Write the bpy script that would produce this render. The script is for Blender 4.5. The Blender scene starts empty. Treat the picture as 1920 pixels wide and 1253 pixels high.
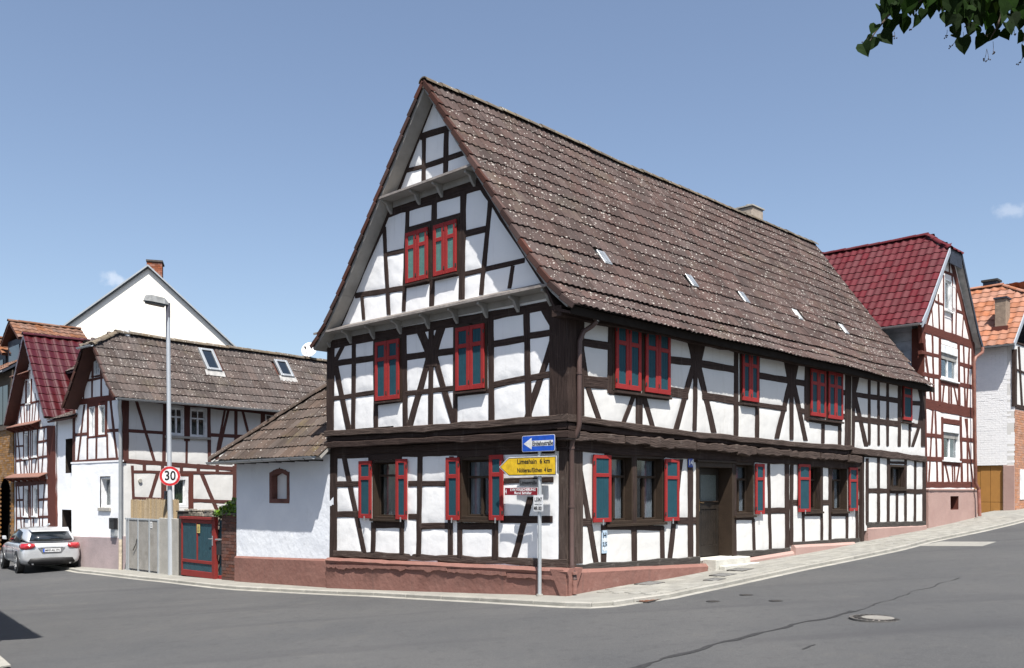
import bpy, bmesh, math, random
import numpy as np
from mathutils import Vector, Matrix, noise
random.seed(7)
R = math.radians
SC = bpy.context.scene
COL = SC.collection
# ---------------------------------------------------------------- camera, sky, sun, exposure
FPX, CX, CY, EYE = 1718.0, 960.0, 922.0, 1.7
cam = bpy.data.objects.new('camera', bpy.data.cameras.new('camera'))
COL.objects.link(cam)
cam.location = (0, 0, EYE)
cam.rotation_euler = (R(90), 0, 0)
cam.data.sensor_fit = 'HORIZONTAL'
cam.data.sensor_width = 36.0
cam.data.lens = 36.0 * FPX / 1920
cam.data.shift_y = (CY - 626.5) / 1920
cam.data.clip_start = 0.1
cam.data.clip_end = 3000
SC.camera = cam

LDIR = Vector((-0.11, 0.53, -1.0)).normalized()          # direction the sunlight travels
SUN_EL = math.asin(-LDIR.z)
SUN_AZ = math.atan2(-LDIR.x, -LDIR.y)                     # clockwise from +Y
w = bpy.data.worlds.new('World'); SC.world = w; w.use_nodes = True
nt = w.node_tree; nt.nodes.clear()
sky = nt.nodes.new('ShaderNodeTexSky'); sky.sky_type = 'NISHITA'; sky.sun_disc = False
sky.sun_elevation = SUN_EL; sky.sun_rotation = SUN_AZ
sky.altitude = 100; sky.air_density = 1.0; sky.dust_density = 1.8; sky.ozone_density = 2.6
bg = nt.nodes.new('ShaderNodeBackground'); bg.inputs[1].default_value = 0.088
wo = nt.nodes.new('ShaderNodeOutputWorld')
tc = nt.nodes.new('ShaderNodeTexCoord')
hsv = nt.nodes.new('ShaderNodeHueSaturation'); hsv.inputs['Saturation'].default_value = 0.90; hsv.inputs['Value'].default_value = 1.04
nt.links.new(sky.outputs[0], hsv.inputs['Color']); last = hsv.outputs[0]
# two small fair-weather clouds far away in the sky
for (px, py, rad, sx) in ((214, 524, 0.0120, 0.62), (1899, 396, 0.0125, 0.45)):
    d = Vector(((px - CX) / FPX, 1, (CY - py) / FPX)).normalized()
    sub = nt.nodes.new('ShaderNodeVectorMath'); sub.operation = 'SUBTRACT'
    nt.links.new(tc.outputs['Generated'], sub.inputs[0]); sub.inputs[1].default_value = d
    sc_ = nt.nodes.new('ShaderNodeVectorMath'); sc_.operation = 'MULTIPLY'
    nt.links.new(sub.outputs[0], sc_.inputs[0]); sc_.inputs[1].default_value = (sx, sx, 1.25)
    ln = nt.nodes.new('ShaderNodeVectorMath'); ln.operation = 'LENGTH'
    nt.links.new(sc_.outputs[0], ln.inputs[0])
    nz = nt.nodes.new('ShaderNodeTexNoise'); nz.inputs['Scale'].default_value = 110; nz.inputs['Detail'].default_value = 6
    nt.links.new(tc.outputs['Generated'], nz.inputs['Vector'])
    ad = nt.nodes.new('ShaderNodeMath'); ad.operation = 'MULTIPLY_ADD'
    nt.links.new(nz.outputs[0], ad.inputs[0]); ad.inputs[1].default_value = rad * 1.5
    nt.links.new(ln.outputs['Value'], ad.inputs[2])
    mr = nt.nodes.new('ShaderNodeMapRange'); mr.interpolation_type = 'SMOOTHSTEP'
    nt.links.new(ad.outputs[0], mr.inputs[0])
    mr.inputs[1].default_value = rad * 1.55; mr.inputs[2].default_value = rad * 0.8
    mr.inputs[3].default_value = 0; mr.inputs[4].default_value = 0.42 if px < 900 else 0.26
    mx = nt.nodes.new('ShaderNodeMixRGB'); nt.links.new(mr.outputs[0], mx.inputs[0])
    nt.links.new(last, mx.inputs[1]); mx.inputs[2].default_value = (6.6, 6.8, 7.2, 1)
    last = mx.outputs[0]
nt.links.new(last, bg.inputs[0]); nt.links.new(bg.outputs[0], wo.inputs[0])
sun = bpy.data.objects.new('sun', bpy.data.lights.new('sun', 'SUN'))
COL.objects.link(sun)
sun.data.energy = 5.0; sun.data.angle = R(0.53); sun.data.color = (1.0, 0.955, 0.89)
sun.rotation_euler = LDIR.to_track_quat('-Z', 'Y').to_euler()
sun.location = (-20, -40, 60)
vs = SC.view_settings
vs.view_transform = 'Standard'; vs.look = 'None'; vs.exposure = 0.88; vs.gamma = 1.0; vs.use_curve_mapping = False

# ---------------------------------------------------------------- frames: plan coordinates of each building
class Frame:
    """A building's own axes. x runs along its long side, y runs into the block, z is up."""
    def __init__(s, ox, oy, ang):
        s.ox, s.oy, s.a = ox, oy, ang; s.c, s.s = math.cos(ang), math.sin(ang)
    def ray(s, px, py):
        dx, dz = (px - CX) / FPX, (CY - py) / FPX
        o = (-s.ox*s.c - s.oy*s.s, s.ox*s.s - s.oy*s.c, EYE)
        return o, (dx*s.c + s.s, -dx*s.s + s.c, dz)
    def hit(s, ax, c, px, py):
        o, d = s.ray(px, py); k = (c - o[ax]) / d[ax]
        return Vector((o[0]+k*d[0], o[1]+k*d[1], o[2]+k*d[2]))
    def world(s, x, y, z=0):
        return Vector((s.ox + x*s.c - y*s.s, s.oy + x*s.s + y*s.c, z))
    def local(s, X, Y):
        X -= s.ox; Y -= s.oy
        return (X*s.c + Y*s.s, -X*s.s + Y*s.c)
MF = Frame(0.897, 15.1, math.atan2(.7211, .6928))
HU = [(-60, 2.0), (-20, .84), (0, 0), (3, -.17), (6.6, -.36), (10.5, -.49), (14.4, -.57), (17.2, -.59), (20, -.64), (30, -.8), (60, -1.2)]
def hfun(u):
    if u <= HU[0][0]: return HU[0][1]
    for (a, b), (c, d) in zip(HU, HU[1:]):
        if u <= c: return b + (d-b)*(u-a)/(c-a)
    return HU[-1][1]
TF = [(-60, -2.5), (0, 0), (1.1, .040), (2.7, .074), (4.0, .128), (5.25, .183), (7.6, .256), (10.2, .345), (11.7, .440), (15.7, .600), (18, .715), (20.6, .868), (25, 1.06), (45, 1.85), (60, 2.3)]
def tfun(t):
    if t <= TF[0][0]: return TF[0][1]
    for (a, b), (c, d) in zip(TF, TF[1:]):
        if t <= c: return b + (d-b)*(t-a)/(c-a)
    return TF[-1][1]
def ground_l(t, u):
    return tfun(t) + hfun(u)
def ground_w(X, Y):
    t, u = MF.local(X, Y); return ground_l(t, u)
KERB = 0.065
def ghit(px, py, off=0.0):
    """point of the ground (plus off) seen at a pixel of the photograph, in the main frame"""
    o, d = MF.ray(px, py); k = 8.0
    for _ in range(60):
        x, y, z = (o[i]+k*d[i] for i in range(3))
        e = z - (ground_l(x, y) + off)
        k += e / max(1e-3, (-d[2] + 0.042*(d[0]-d[1]))) * 0.8
    return Vector((o[0]+k*d[0], o[1]+k*d[1], ground_l(o[0]+k*d[0], o[1]+k*d[1]) + off))

# ---------------------------------------------------------------- materials
MATS = {}
def mat(name, col, rough=0.8, var=0.12, vscale=3.0, bump=0.0, bscale=30.0, metal=0.0, spec=0.4, col2=None,
        uvgrain=False, isl=0.0, coat=0.0, stain=None, tint=None):
    if name in MATS: return MATS[name]
    m = bpy.data.materials.new(name); m.use_nodes = True; MATS[name] = m
    nt = m.node_tree; N = nt.nodes; L = nt.links
    b = N['Principled BSDF']
    b.inputs['Roughness'].default_value = rough; b.inputs['Metallic'].default_value = metal
    b.inputs['Specular IOR Level'].default_value = spec
    if coat: b.inputs['Coat Weight'].default_value = coat; b.inputs['Coat Roughness'].default_value = 0.08
    ge = N.new('ShaderNodeNewGeometry')
    if uvgrain:
        uv = N.new('ShaderNodeUVMap'); uv.uv_map = 'grain'
        mp = N.new('ShaderNodeMapping'); mp.inputs['Scale'].default_value = (38, 2.2, 1)
        L.new(uv.outputs[0], mp.inputs[0]); vec = mp.outputs[0]
    else:
        vec = ge.outputs['Position']
    n1 = N.new('ShaderNodeTexNoise'); n1.inputs['Scale'].default_value = (1.0 if uvgrain else vscale)
    n1.inputs['Detail'].default_value = 6; n1.inputs['Roughness'].default_value = 0.62
    L.new(vec, n1.inputs['Vector'])
    c2 = col2 or tuple(c * 0.55 for c in col)
    mx = N.new('ShaderNodeMixRGB'); mx.inputs[1].default_value = (*col, 1); mx.inputs[2].default_value = (*c2, 1)
    mr = N.new('ShaderNodeMapRange'); L.new(n1.outputs[0], mr.inputs[0])
    mr.inputs[1].default_value = 0.38; mr.inputs[2].default_value = 0.68
    mr.inputs[3].default_value = 0; mr.inputs[4].default_value = min(1, var * 4) if col2 is None else var
    L.new(mr.outputs[0], mx.inputs[0]); cur = mx.outputs[0]
    if stain:      # (colour, scale, threshold, amount)
        n3 = N.new('ShaderNodeTexNoise'); n3.inputs['Scale'].default_value = stain[1]; n3.inputs['Detail'].default_value = 8
        n3.inputs['Roughness'].default_value = 0.7
        L.new(ge.outputs['Position'], n3.inputs['Vector'])
        m3 = N.new('ShaderNodeMapRange'); L.new(n3.outputs[0], m3.inputs[0])
        m3.inputs[1].default_value = stain[2]; m3.inputs[2].default_value = stain[2] + 0.12
        m3.inputs[4].default_value = stain[3]
        x3 = N.new('ShaderNodeMixRGB'); L.new(m3.outputs[0], x3.inputs[0]); L.new(cur, x3.inputs[1])
        x3.inputs[2].default_value = (*stain[0], 1); cur = x3.outputs[0]
    if isl:
        oi = N.new('ShaderNodeObjectInfo')
        ad = N.new('ShaderNodeMath'); ad.operation = 'ADD'
        L.new(ge.outputs['Random Per Island'], ad.inputs[0]); L.new(oi.outputs['Random'], ad.inputs[1])
        fr = N.new('ShaderNodeMath'); fr.operation = 'FRACT'; L.new(ad.outputs[0], fr.inputs[0])
        hs = N.new('ShaderNodeHueSaturation'); L.new(cur, hs.inputs['Color'])
        m2 = N.new('ShaderNodeMapRange'); L.new(fr.outputs[0], m2.inputs[0])
        m2.inputs[3].default_value = 1 - isl; m2.inputs[4].default_value = 1 + isl
        L.new(m2.outputs[0], hs.inputs['Value'])
        m4 = N.new('ShaderNodeMath'); m4.operation = 'MULTIPLY_ADD'; L.new(fr.outputs[0], m4.inputs[0])
        m4.inputs[1].default_value = 7.31; m4.inputs[2].default_value = 0.1
        f4 = N.new('ShaderNodeMath'); f4.operation = 'FRACT'; L.new(m4.outputs[0], f4.inputs[0])
        m5 = N.new('ShaderNodeMapRange'); L.new(f4.outputs[0], m5.inputs[0])
        m5.inputs[3].default_value = 1 - isl*0.9; m5.inputs[4].default_value = 1 + isl*0.9
        L.new(m5.outputs[0], hs.inputs['Saturation']); cur = hs.outputs[0]
    L.new(cur, b.inputs['Base Color'])
    if bump:
        n2 = N.new('ShaderNodeTexNoise'); n2.inputs['Scale'].default_value = (1.6 if uvgrain else bscale)
        n2.inputs['Detail'].default_value = 7; L.new(vec, n2.inputs['Vector'])
        bp = N.new('ShaderNodeBump'); bp.inputs['Strength'].default_value = bump; bp.inputs['Distance'].default_value = 0.02
        L.new(n2.outputs[0], bp.inputs['Height']); L.new(bp.outputs[0], b.inputs['Normal'])
    m['last'] = 1
    return m

def lichen_mat(name, col, col2, amount=1.0, moss=(0.098, 0.082, 0.060)):
    """weathered concrete roof tile: per-tile tone, streaks, moss and round pale lichen rosettes"""
    m = mat(name, col, rough=0.92, var=0.75, vscale=1.3, bump=0.35, bscale=45, col2=col2, isl=0.20,
            stain=(moss, 0.9, 0.56, 0.45), spec=0.08)
    nt = m.node_tree; N = nt.nodes; L = nt.links; b = N['Principled BSDF']
    cur = b.inputs['Base Color'].links[0].from_socket
    ge = N.new('ShaderNodeNewGeometry')
    wn = N.new('ShaderNodeTexNoise'); wn.inputs['Scale'].default_value = 22; wn.inputs['Detail'].default_value = 3
    L.new(ge.outputs['Position'], wn.inputs['Vector'])
    wv = N.new('ShaderNodeVectorMath'); wv.operation = 'MULTIPLY_ADD'
    L.new(wn.outputs['Color'], wv.inputs[0]); wv.inputs[1].default_value = (0.035, 0.035, 0.035)
    L.new(ge.outputs['Position'], wv.inputs[2])
    big = N.new('ShaderNodeTexNoise'); big.inputs['Scale'].default_value = 0.55; big.inputs['Detail'].default_value = 3
    L.new(ge.outputs['Position'], big.inputs['Vector'])
    for sc, rad, keep, ring in ((6.5, 0.20, 0.74, 1), (11.0, 0.24, 0.70, 0), (21.0, 0.26, 0.60, 0)):
        v = N.new('ShaderNodeTexVoronoi'); v.inputs['Scale'].default_value = sc
        L.new(wv.outputs[0], v.inputs['Vector'])
        d = N.new('ShaderNodeMapRange'); L.new(v.outputs['Distance'], d.inputs[0])
        d.inputs[1].default_value = rad; d.inputs[2].default_value = rad * 0.72
        sp = N.new('ShaderNodeSeparateColor'); L.new(v.outputs['Color'], sp.inputs[0])
        th = N.new('ShaderNodeMath'); th.operation = 'MULTIPLY_ADD'
        L.new(big.outputs[0], th.inputs[0]); th.inputs[1].default_value = 0.9; L.new(sp.outputs[0], th.inputs[2])
        gt = N.new('ShaderNodeMath'); gt.operation = 'GREATER_THAN'; L.new(th.outputs[0], gt.inputs[0])
        gt.inputs[1].default_value = keep + 0.45 + (1-amount)*0.4
        mu = N.new('ShaderNodeMath'); mu.operation = 'MULTIPLY'; L.new(d.outputs[0], mu.inputs[0]); L.new(gt.outputs[0], mu.inputs[1])
        o = mu.outputs[0]
        if ring:
            d2 = N.new('ShaderNodeMapRange'); L.new(v.outputs['Distance'], d2.inputs[0])
            d2.inputs[1].default_value = rad*0.62; d2.inputs[2].default_value = rad*0.3
            d2.inputs[3].default_value = 1; d2.inputs[4].default_value = 0.35
            m2 = N.new('ShaderNodeMath'); m2.operation = 'MULTIPLY'; L.new(o, m2.inputs[0]); L.new(d2.outputs[0], m2.inputs[1]); o = m2.outputs[0]
        k = N.new('ShaderNodeMath'); k.operation = 'MULTIPLY'; L.new(o, k.inputs[0]); k.inputs[1].default_value = 0.85
        x = N.new('ShaderNodeMixRGB'); L.new(k.outputs[0], x.inputs[0]); L.new(cur, x.inputs[1])
        x.inputs[2].default_value = (0.36, 0.34, 0.31, 1); cur = x.outputs[0]
    L.new(cur, b.inputs['Base Color'])
    return m

def glass_mat():
    m = bpy.data.materials.new('window_glass'); m.use_nodes = True; nt = m.node_tree; nt.nodes.clear()
    t = nt.nodes.new('ShaderNodeBsdfTransparent'); t.inputs[0].default_value = (0.80, 0.83, 0.84, 1)
    g = nt.nodes.new('ShaderNodeBsdfGlossy'); g.inputs['Roughness'].default_value = 0.03; g.inputs[0].default_value = (0.9, 0.93, 0.95, 1)
    ge = nt.nodes.new('ShaderNodeNewGeometry'); dt = nt.nodes.new('ShaderNodeVectorMath'); dt.operation = 'DOT_PRODUCT'
    nt.links.new(ge.outputs['Incoming'], dt.inputs[0]); nt.links.new(ge.outputs['Normal'], dt.inputs[1])
    ab = nt.nodes.new('ShaderNodeMath'); ab.operation = 'ABSOLUTE'; nt.links.new(dt.outputs['Value'], ab.inputs[0])
    om = nt.nodes.new('ShaderNodeMath'); om.operation = 'SUBTRACT'; om.inputs[0].default_value = 1; nt.links.new(ab.outputs[0], om.inputs[1])
    f = nt.nodes.new('ShaderNodeMath'); f.operation = 'POWER'; f.inputs[1].default_value = 4.0; nt.links.new(om.outputs[0], f.inputs[0])
    a = nt.nodes.new('ShaderNodeMath'); a.operation = 'MULTIPLY_ADD'; a.inputs[1].default_value = 0.9; a.inputs[2].default_value = 0.07; a.use_clamp = True
    mx = nt.nodes.new('ShaderNodeMixShader'); o = nt.nodes.new('ShaderNodeOutputMaterial')
    nt.links.new(f.outputs[0], a.inputs[0]); nt.links.new(a.outputs[0], mx.inputs[0])
    nt.links.new(t.outputs[0], mx.inputs[1]); nt.links.new(g.outputs[0], mx.inputs[2]); nt.links.new(mx.outputs[0], o.inputs[0])
    return m
GLASS = glass_mat()
TIMBER = mat('dark_timber', (0.052, 0.036, 0.031), 0.85, 0.75, bump=0.8, col2=(0.017, 0.012, 0.011), uvgrain=True, spec=0.08, stain=((0.12, 0.10, 0.088), 5.0, 0.60, 0.35))
TIMBER_L = mat('weathered_timber', (0.088, 0.066, 0.057), 0.9, 0.8, bump=1.0, col2=(0.026, 0.019, 0.016), uvgrain=True, spec=0.08, stain=((0.16, 0.135, 0.12), 4.0, 0.58, 0.5))
TIMBER_R = mat('red_brown_timber', (0.118, 0.040, 0.030), 0.8, 0.6, bump=0.5, col2=(0.055, 0.022, 0.018), uvgrain=True, spec=0.12)
TIMBER_R2 = mat('maroon_timber', (0.100, 0.043, 0.036), 0.8, 0.6, bump=0.5, col2=(0.05, 0.025, 0.022), uvgrain=True, spec=0.12)
SILLWOOD = mat('blackened_sill_timber', (0.070, 0.064, 0.058), 0.9, 0.8, bump=0.8, col2=(0.03, 0.026, 0.024), uvgrain=True, spec=0.1, stain=((0.17, 0.155, 0.14), 5.0, 0.55, 0.5))
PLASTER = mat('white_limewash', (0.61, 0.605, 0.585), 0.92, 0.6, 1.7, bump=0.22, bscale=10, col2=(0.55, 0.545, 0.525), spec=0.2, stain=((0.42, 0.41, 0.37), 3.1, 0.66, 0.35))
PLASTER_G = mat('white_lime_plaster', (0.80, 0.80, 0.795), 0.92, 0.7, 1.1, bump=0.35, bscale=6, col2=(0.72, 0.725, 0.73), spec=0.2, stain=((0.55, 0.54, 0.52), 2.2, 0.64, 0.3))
CREAM = mat('cream_render', (0.82, 0.79, 0.72), 0.9, 0.3, 0.4, bump=0.1, bscale=30, col2=(0.77, 0.745, 0.68), spec=0.2)
PINKST = mat('pink_sandstone_paint', (0.215, 0.112, 0.092), 0.9, 0.8, 2.6, bump=0.7, bscale=9, col2=(0.19, 0.092, 0.075), spec=0.2, stain=((0.31, 0.20, 0.17), 4.0, 0.60, 0.5))
PINKPALE = mat('pale_pink_render', (0.36, 0.245, 0.215), 0.9, 0.6, 1.6, bump=0.3, bscale=18, col2=(0.31, 0.20, 0.175), spec=0.2)
MAUVE = mat('mauve_plinth_render', (0.37, 0.30, 0.30), 0.9, 0.7, 2.0, bump=0.3, bscale=16, col2=(0.28, 0.235, 0.235), spec=0.2)
REDP = mat('red_shutter_paint', (0.265, 0.024, 0.023), 0.6, 0.5, 3.0, bump=0.12, bscale=40, col2=(0.20, 0.018, 0.018), spec=0.2)
TEAL = mat('teal_shutter_board', (0.018, 0.062, 0.082), 0.6, 0.5, 6.0, bump=0.15, bscale=40, col2=(0.012, 0.043, 0.060), spec=0.15)
TEALG = mat('weathered_green_shutter_board', (0.085, 0.19, 0.165), 0.7, 0.7, 8.0, bump=0.15, bscale=40, col2=(0.055, 0.13, 0.125))
BROWNW = mat('dark_brown_window_paint', (0.040, 0.028, 0.020), 0.6, 0.5, 6.0, spec=0.15, bump=0.2, bscale=30, col2=(0.024, 0.017, 0.013))
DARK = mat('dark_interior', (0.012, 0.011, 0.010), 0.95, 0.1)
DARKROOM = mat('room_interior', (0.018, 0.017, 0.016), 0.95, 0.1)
CURT = mat('net_curtain', (0.42, 0.44, 0.48), 0.9, 0.5, 9.0, col2=(0.22, 0.24, 0.29))
GREYC = mat('grey_blind', (0.30, 0.29, 0.27), 0.9, 0.4, 5.0)
TILE = lichen_mat('main_roof_tile', (0.080, 0.057, 0.052), (0.048, 0.036, 0.033), 1.0)
TILE2 = lichen_mat('grey_brown_roof_tile', (0.090, 0.073, 0.067), (0.052, 0.044, 0.041), 0.82)
TILE3 = lichen_mat('garage_roof_tile', (0.090, 0.069, 0.058), (0.048, 0.038, 0.033), 0.45, moss=(0.12, 0.10, 0.045))
RIDGE = lichen_mat('mossy_ridge_tile', (0.15, 0.125, 0.095), (0.085, 0.068, 0.052), 1.0, moss=(0.19, 0.165, 0.10))
VERGE = mat('brown_verge_tile', (0.070, 0.040, 0.034), 0.85, 0.6, 5.0, bump=0.2, bscale=40, col2=(0.060, 0.034, 0.030), isl=0.35, spec=0.1)
SOFFIT = mat('weathered_grey_soffit_paint', (0.31, 0.30, 0.28), 0.85, 0.7, 2.5, bump=0.2, bscale=20, col2=(0.21, 0.20, 0.185), stain=((0.2, 0.19, 0.17), 3, 0.6, 0.5))
APRON = mat('weathered_apron_board', (0.27, 0.245, 0.225), 0.9, 0.8, 4.0, bump=0.4, bscale=20, col2=(0.15, 0.13, 0.12))
REDTILE = mat('wine_red_roof_tile', (0.082, 0.016, 0.020), 0.66, 0.4, 1.2, bump=0.08, bscale=30, col2=(0.09, 0.012, 0.017), isl=0.12, spec=0.15)
REDGLZ = mat('glazed_maroon_roof_tile', (0.056, 0.010, 0.012), 0.28, 0.3, 1.5, col2=(0.048, 0.007, 0.012), isl=0.08, spec=0.4, coat=0.12)
ORANGE = mat('orange_clay_roof_tile', (0.275, 0.135, 0.088), 0.85, 0.6, 3.0, bump=0.2, bscale=30, col2=(0.26, 0.095, 0.05), isl=0.16, spec=.2)
ORANGE2 = mat('old_orange_brown_roof_tile', (0.155, 0.075, 0.045), 0.88, 0.7, 4.0, bump=0.2, bscale=30, col2=(0.105, 0.052, 0.032), isl=0.25)
BRICK = mat('red_brown_brick', (0.115, 0.050, 0.036), 0.85, 0.6, 12, bump=0.3, bscale=60, col2=(0.07, 0.030, 0.022), isl=0.25)
YBRICK = mat('ochre_brick', (0.27, 0.145, 0.055), 0.85, 0.6, 9, bump=0.3, bscale=60, col2=(0.19, 0.10, 0.04), isl=0.22)
MORTAR = mat('mortar', (0.22, 0.19, 0.155), 0.95, 0.4, 8)
ZINC = mat('zinc_sheet', (0.42, 0.44, 0.45), 0.45, 0.5, 3.0, bump=0.05, metal=0.6, col2=(0.30, 0.32, 0.33))
GALV = mat('galvanised_steel', (0.50, 0.53, 0.55), 0.42, 0.5, 5.0, metal=0.55, col2=(0.40, 0.42, 0.44))
PIPEBR = mat('brown_painted_pipe', (0.085, 0.052, 0.045), 0.5, 0.5, 5, col2=(0.055, 0.035, 0.03))
PIPERED = mat('pink_painted_pipe', (0.33, 0.14, 0.11), 0.55, 0.4, 5)
WPVC = mat('white_window_paint', (0.78, 0.79, 0.79), 0.4, 0.2, 4)
CONC = mat('pale_concrete', (0.36, 0.345, 0.31), 0.9, 0.7, 4, bump=0.4, bscale=40, col2=(0.26, 0.25, 0.225))
STEPST = mat('pale_step_stone', (0.50, 0.49, 0.44), 0.9, 0.7, 4, bump=0.4, bscale=30, col2=(0.36, 0.35, 0.31))
BLACK = mat('black_rubber', (0.014, 0.014, 0.015), 0.7, 0.2, 5)
IRON = mat('dark_iron', (0.06, 0.055, 0.05), 0.6, 0.5, 20, bump=0.2, metal=0.4)
def streaks(m, col, amt):
    """faint rain streaks and grime running down the plaster"""
    nt = m.node_tree; N = nt.nodes; L = nt.links; b = N['Principled BSDF']; cur = b.inputs['Base Color'].links[0].from_socket
    ge = N.new('ShaderNodeNewGeometry'); mp = N.new('ShaderNodeMapping'); mp.inputs['Scale'].default_value = (7, 7, .55); L.new(ge.outputs['Position'], mp.inputs[0])
    for sc, lo, vec, a in ((1.0, .56, mp.outputs[0], amt), (38.0, .62, ge.outputs['Position'], amt*.8)):
        n = N.new('ShaderNodeTexNoise'); n.inputs['Scale'].default_value = sc; n.inputs['Detail'].default_value = 6; n.inputs['Roughness'].default_value = .7; L.new(vec, n.inputs['Vector'])
        r = N.new('ShaderNodeMapRange'); L.new(n.outputs[0], r.inputs[0]); r.inputs[1].default_value = lo; r.inputs[2].default_value = lo+.16; r.inputs[4].default_value = a
        x = N.new('ShaderNodeMixRGB'); L.new(r.outputs[0], x.inputs[0]); L.new(cur, x.inputs[1]); x.inputs[2].default_value = (*col, 1); cur = x.outputs[0]
    L.new(cur, b.inputs['Base Color'])
streaks(PLASTER, (.44, .42, .37), .38); streaks(PLASTER_G, (.55, .54, .52), .38); streaks(PINKST, (.13, .085, .075), .5); streaks(PINKPALE, (.28, .19, .17), .4); streaks(TIMBER, (.13, .11, .098), .30); streaks(REDP, (.30, .07, .06), .18)
# ---------------------------------------------------------------- mesh helpers
def link(name, me, parent=None, m=None):
    o = bpy.data.objects.new(name, me); COL.objects.link(o)
    if m is not None and not me.materials: me.materials.append(m)
    if parent is not None: o.parent = parent
    return o
def mesh(name, vs_, fs, m, parent=None, smooth=False, bevel=0.0, recalc=True):
    me = bpy.data.meshes.new(name)
    me.from_pydata([tuple(v) for v in vs_], [], fs)
    if recalc or bevel:
        bm = bmesh.new(); bm.from_mesh(me)
        bmesh.ops.recalc_face_normals(bm, faces=bm.faces)
        if bevel:
            es = [e for e in bm.edges if len(e.link_faces) == 2 and e.calc_face_angle(0) > 0.6]
            bmesh.ops.bevel(bm, geom=es, offset=bevel, segments=1, affect='EDGES')
        bm.to_mesh(me); bm.free()
    if smooth: me.polygons.foreach_set('use_smooth', [True]*len(me.polygons))
    return link(name, me, parent, m)
class MB:
    """collects boxes, tubes and prisms, all of ONE object"""
    def __init__(s): s.v = []; s.f = []
    def add(s, v, f):
        b = len(s.v); s.v += [Vector(p) for p in v]; s.f += [tuple(b+i for i in q) for q in f]
    def box(s, a, b):
        x0, y0, z0 = (min(a[i], b[i]) for i in range(3)); x1, y1, z1 = (max(a[i], b[i]) for i in range(3))
        s.add([(x0,y0,z0),(x1,y0,z0),(x1,y1,z0),(x0,y1,z0),(x0,y0,z1),(x1,y0,z1),(x1,y1,z1),(x0,y1,z1)],
              [(0,3,2,1),(4,5,6,7),(0,1,5,4),(1,2,6,5),(2,3,7,6),(3,0,4,7)])
    def prism(s, pts, d):
        """closed polygon pts swept by vector d"""
        n = len(pts); d = Vector(d)
        s.add([Vector(p) for p in pts] + [Vector(p)+d for p in pts],
              [tuple(range(n))[::-1], tuple(range(n, 2*n))] + [(i, (i+1) % n, n+(i+1) % n, n+i) for i in range(n)])
    def tube(s, pts, r, n=10, cap=True):
        pts = [Vector(p) for p in pts]; rr = r if isinstance(r, (list, tuple)) else [r]*len(pts)
        base = len(s.v); up = None
        for i, p in enumerate(pts):
            d = (pts[min(i+1, len(pts)-1)] - pts[max(i-1, 0)]).normalized()
            if up is None: up = Vector((0,0,1)) if abs(d.z) < .9 else Vector((1,0,0))
            a = d.cross(up).normalized(); b = a.cross(d).normalized(); up = b
            for k in range(n):
                t = 2*math.pi*k/n; s.v.append(p + a*math.cos(t)*rr[i] + b*math.sin(t)*rr[i])
        for i in range(len(pts)-1):
            for k in range(n):
                s.f.append((base+i*n+k, base+i*n+(k+1) % n, base+(i+1)*n+(k+1) % n, base+(i+1)*n+k))
        if cap:
            s.f.append(tuple(base+k for k in range(n))[::-1]); s.f.append(tuple(base+(len(pts)-1)*n+k for k in range(n)))
    def build(s, name, m, parent=None, smooth=False, bevel=0.0):
        return mesh(name, s.v, s.f, m, parent, smooth, bevel)
def thing(name, label, cat, loc=(0,0,0), rot=0.0, group=None):
    o = bpy.data.objects.new(name, None); COL.objects.link(o); o.empty_display_size = 0.3
    o.location = loc; o.rotation_euler = (0, 0, rot); o['label'] = label; o['category'] = cat
    if group: o['group'] = group
    return o
def tag(o, label, cat, group=None):
    o['label'] = label; o['category'] = cat
    if group: o['group'] = group
    return o
def struct(o): o['kind'] = 'structure'; return o
def shade_flat_by_angle(o, ang=35):
    me = o.data
    me.polygons.foreach_set('use_smooth', [True]*len(me.polygons))
    bm = bmesh.new(); bm.from_mesh(me)
    for e in bm.edges:
        if len(e.link_faces) == 2 and e.calc_face_angle(0) > R(ang): e.smooth = False
    bm.to_mesh(me); bm.free()
    return o
def text_mesh(name, s, size, m, parent, mtx, width=None, extrude=0.001, align='CENTER', bold=.022):
    cu = bpy.data.curves.new(name, 'FONT'); cu.body = s; cu.size = size; cu.extrude = extrude
    cu.align_x = align; cu.align_y = 'CENTER'; cu.resolution_u = 3; cu.offset = size*bold
    t = bpy.data.objects.new('tmp', cu); COL.objects.link(t)
    bpy.context.view_layer.update()
    me = bpy.data.meshes.new_from_object(t.evaluated_get(bpy.context.evaluated_depsgraph_get()))
    bpy.data.objects.remove(t); bpy.data.curves.remove(cu)
    if width:
        xs = [v.co.x for v in me.vertices]; w_ = max(xs) - min(xs)
        for v in me.vertices: v.co.x *= width / w_
    me.materials.clear()
    o = link(name, me, parent, m); o.matrix_local = mtx
    return o

# ---------------------------------------------------------------- wall planes and half-timbering
class Wall:
    """a vertical wall: axis 0 -> plane x=c seen from -x; axis 1 -> plane y=c seen from -y"""
    def __init__(s, fr, ax, c, parent, z0=0.0):
        s.fr, s.ax, s.c, s.parent, s.z0 = fr, ax, c, parent, z0
    def m(s, px, py):
        p = s.fr.hit(s.ax, s.c, px, py)
        return (p[1-s.ax], p[2])
    def p3(s, a, z, d=0.0):
        return Vector((s.c-d, a, z-s.z0)) if s.ax == 0 else Vector((a, s.c-d, z-s.z0))
def zp(z, x, y): return (z[0] + x/z[2], z[1] + y/z[2])
Z1 = (580, 120, 3.6846); Z2 = (580, 420, 3.6846); Z3 = (580, 780, 3.6846)
Z4 = (1040, 540, 5.2222); Z5 = (1040, 780, 3.686); Z6 = (1360, 600, 4.8); Z7 = (1360, 820, 4.8)
ZA = (1520, 420, 4.475); ZB = (1620, 680, 3.2967); ZC = (1700, 600, 3.1313)
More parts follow.
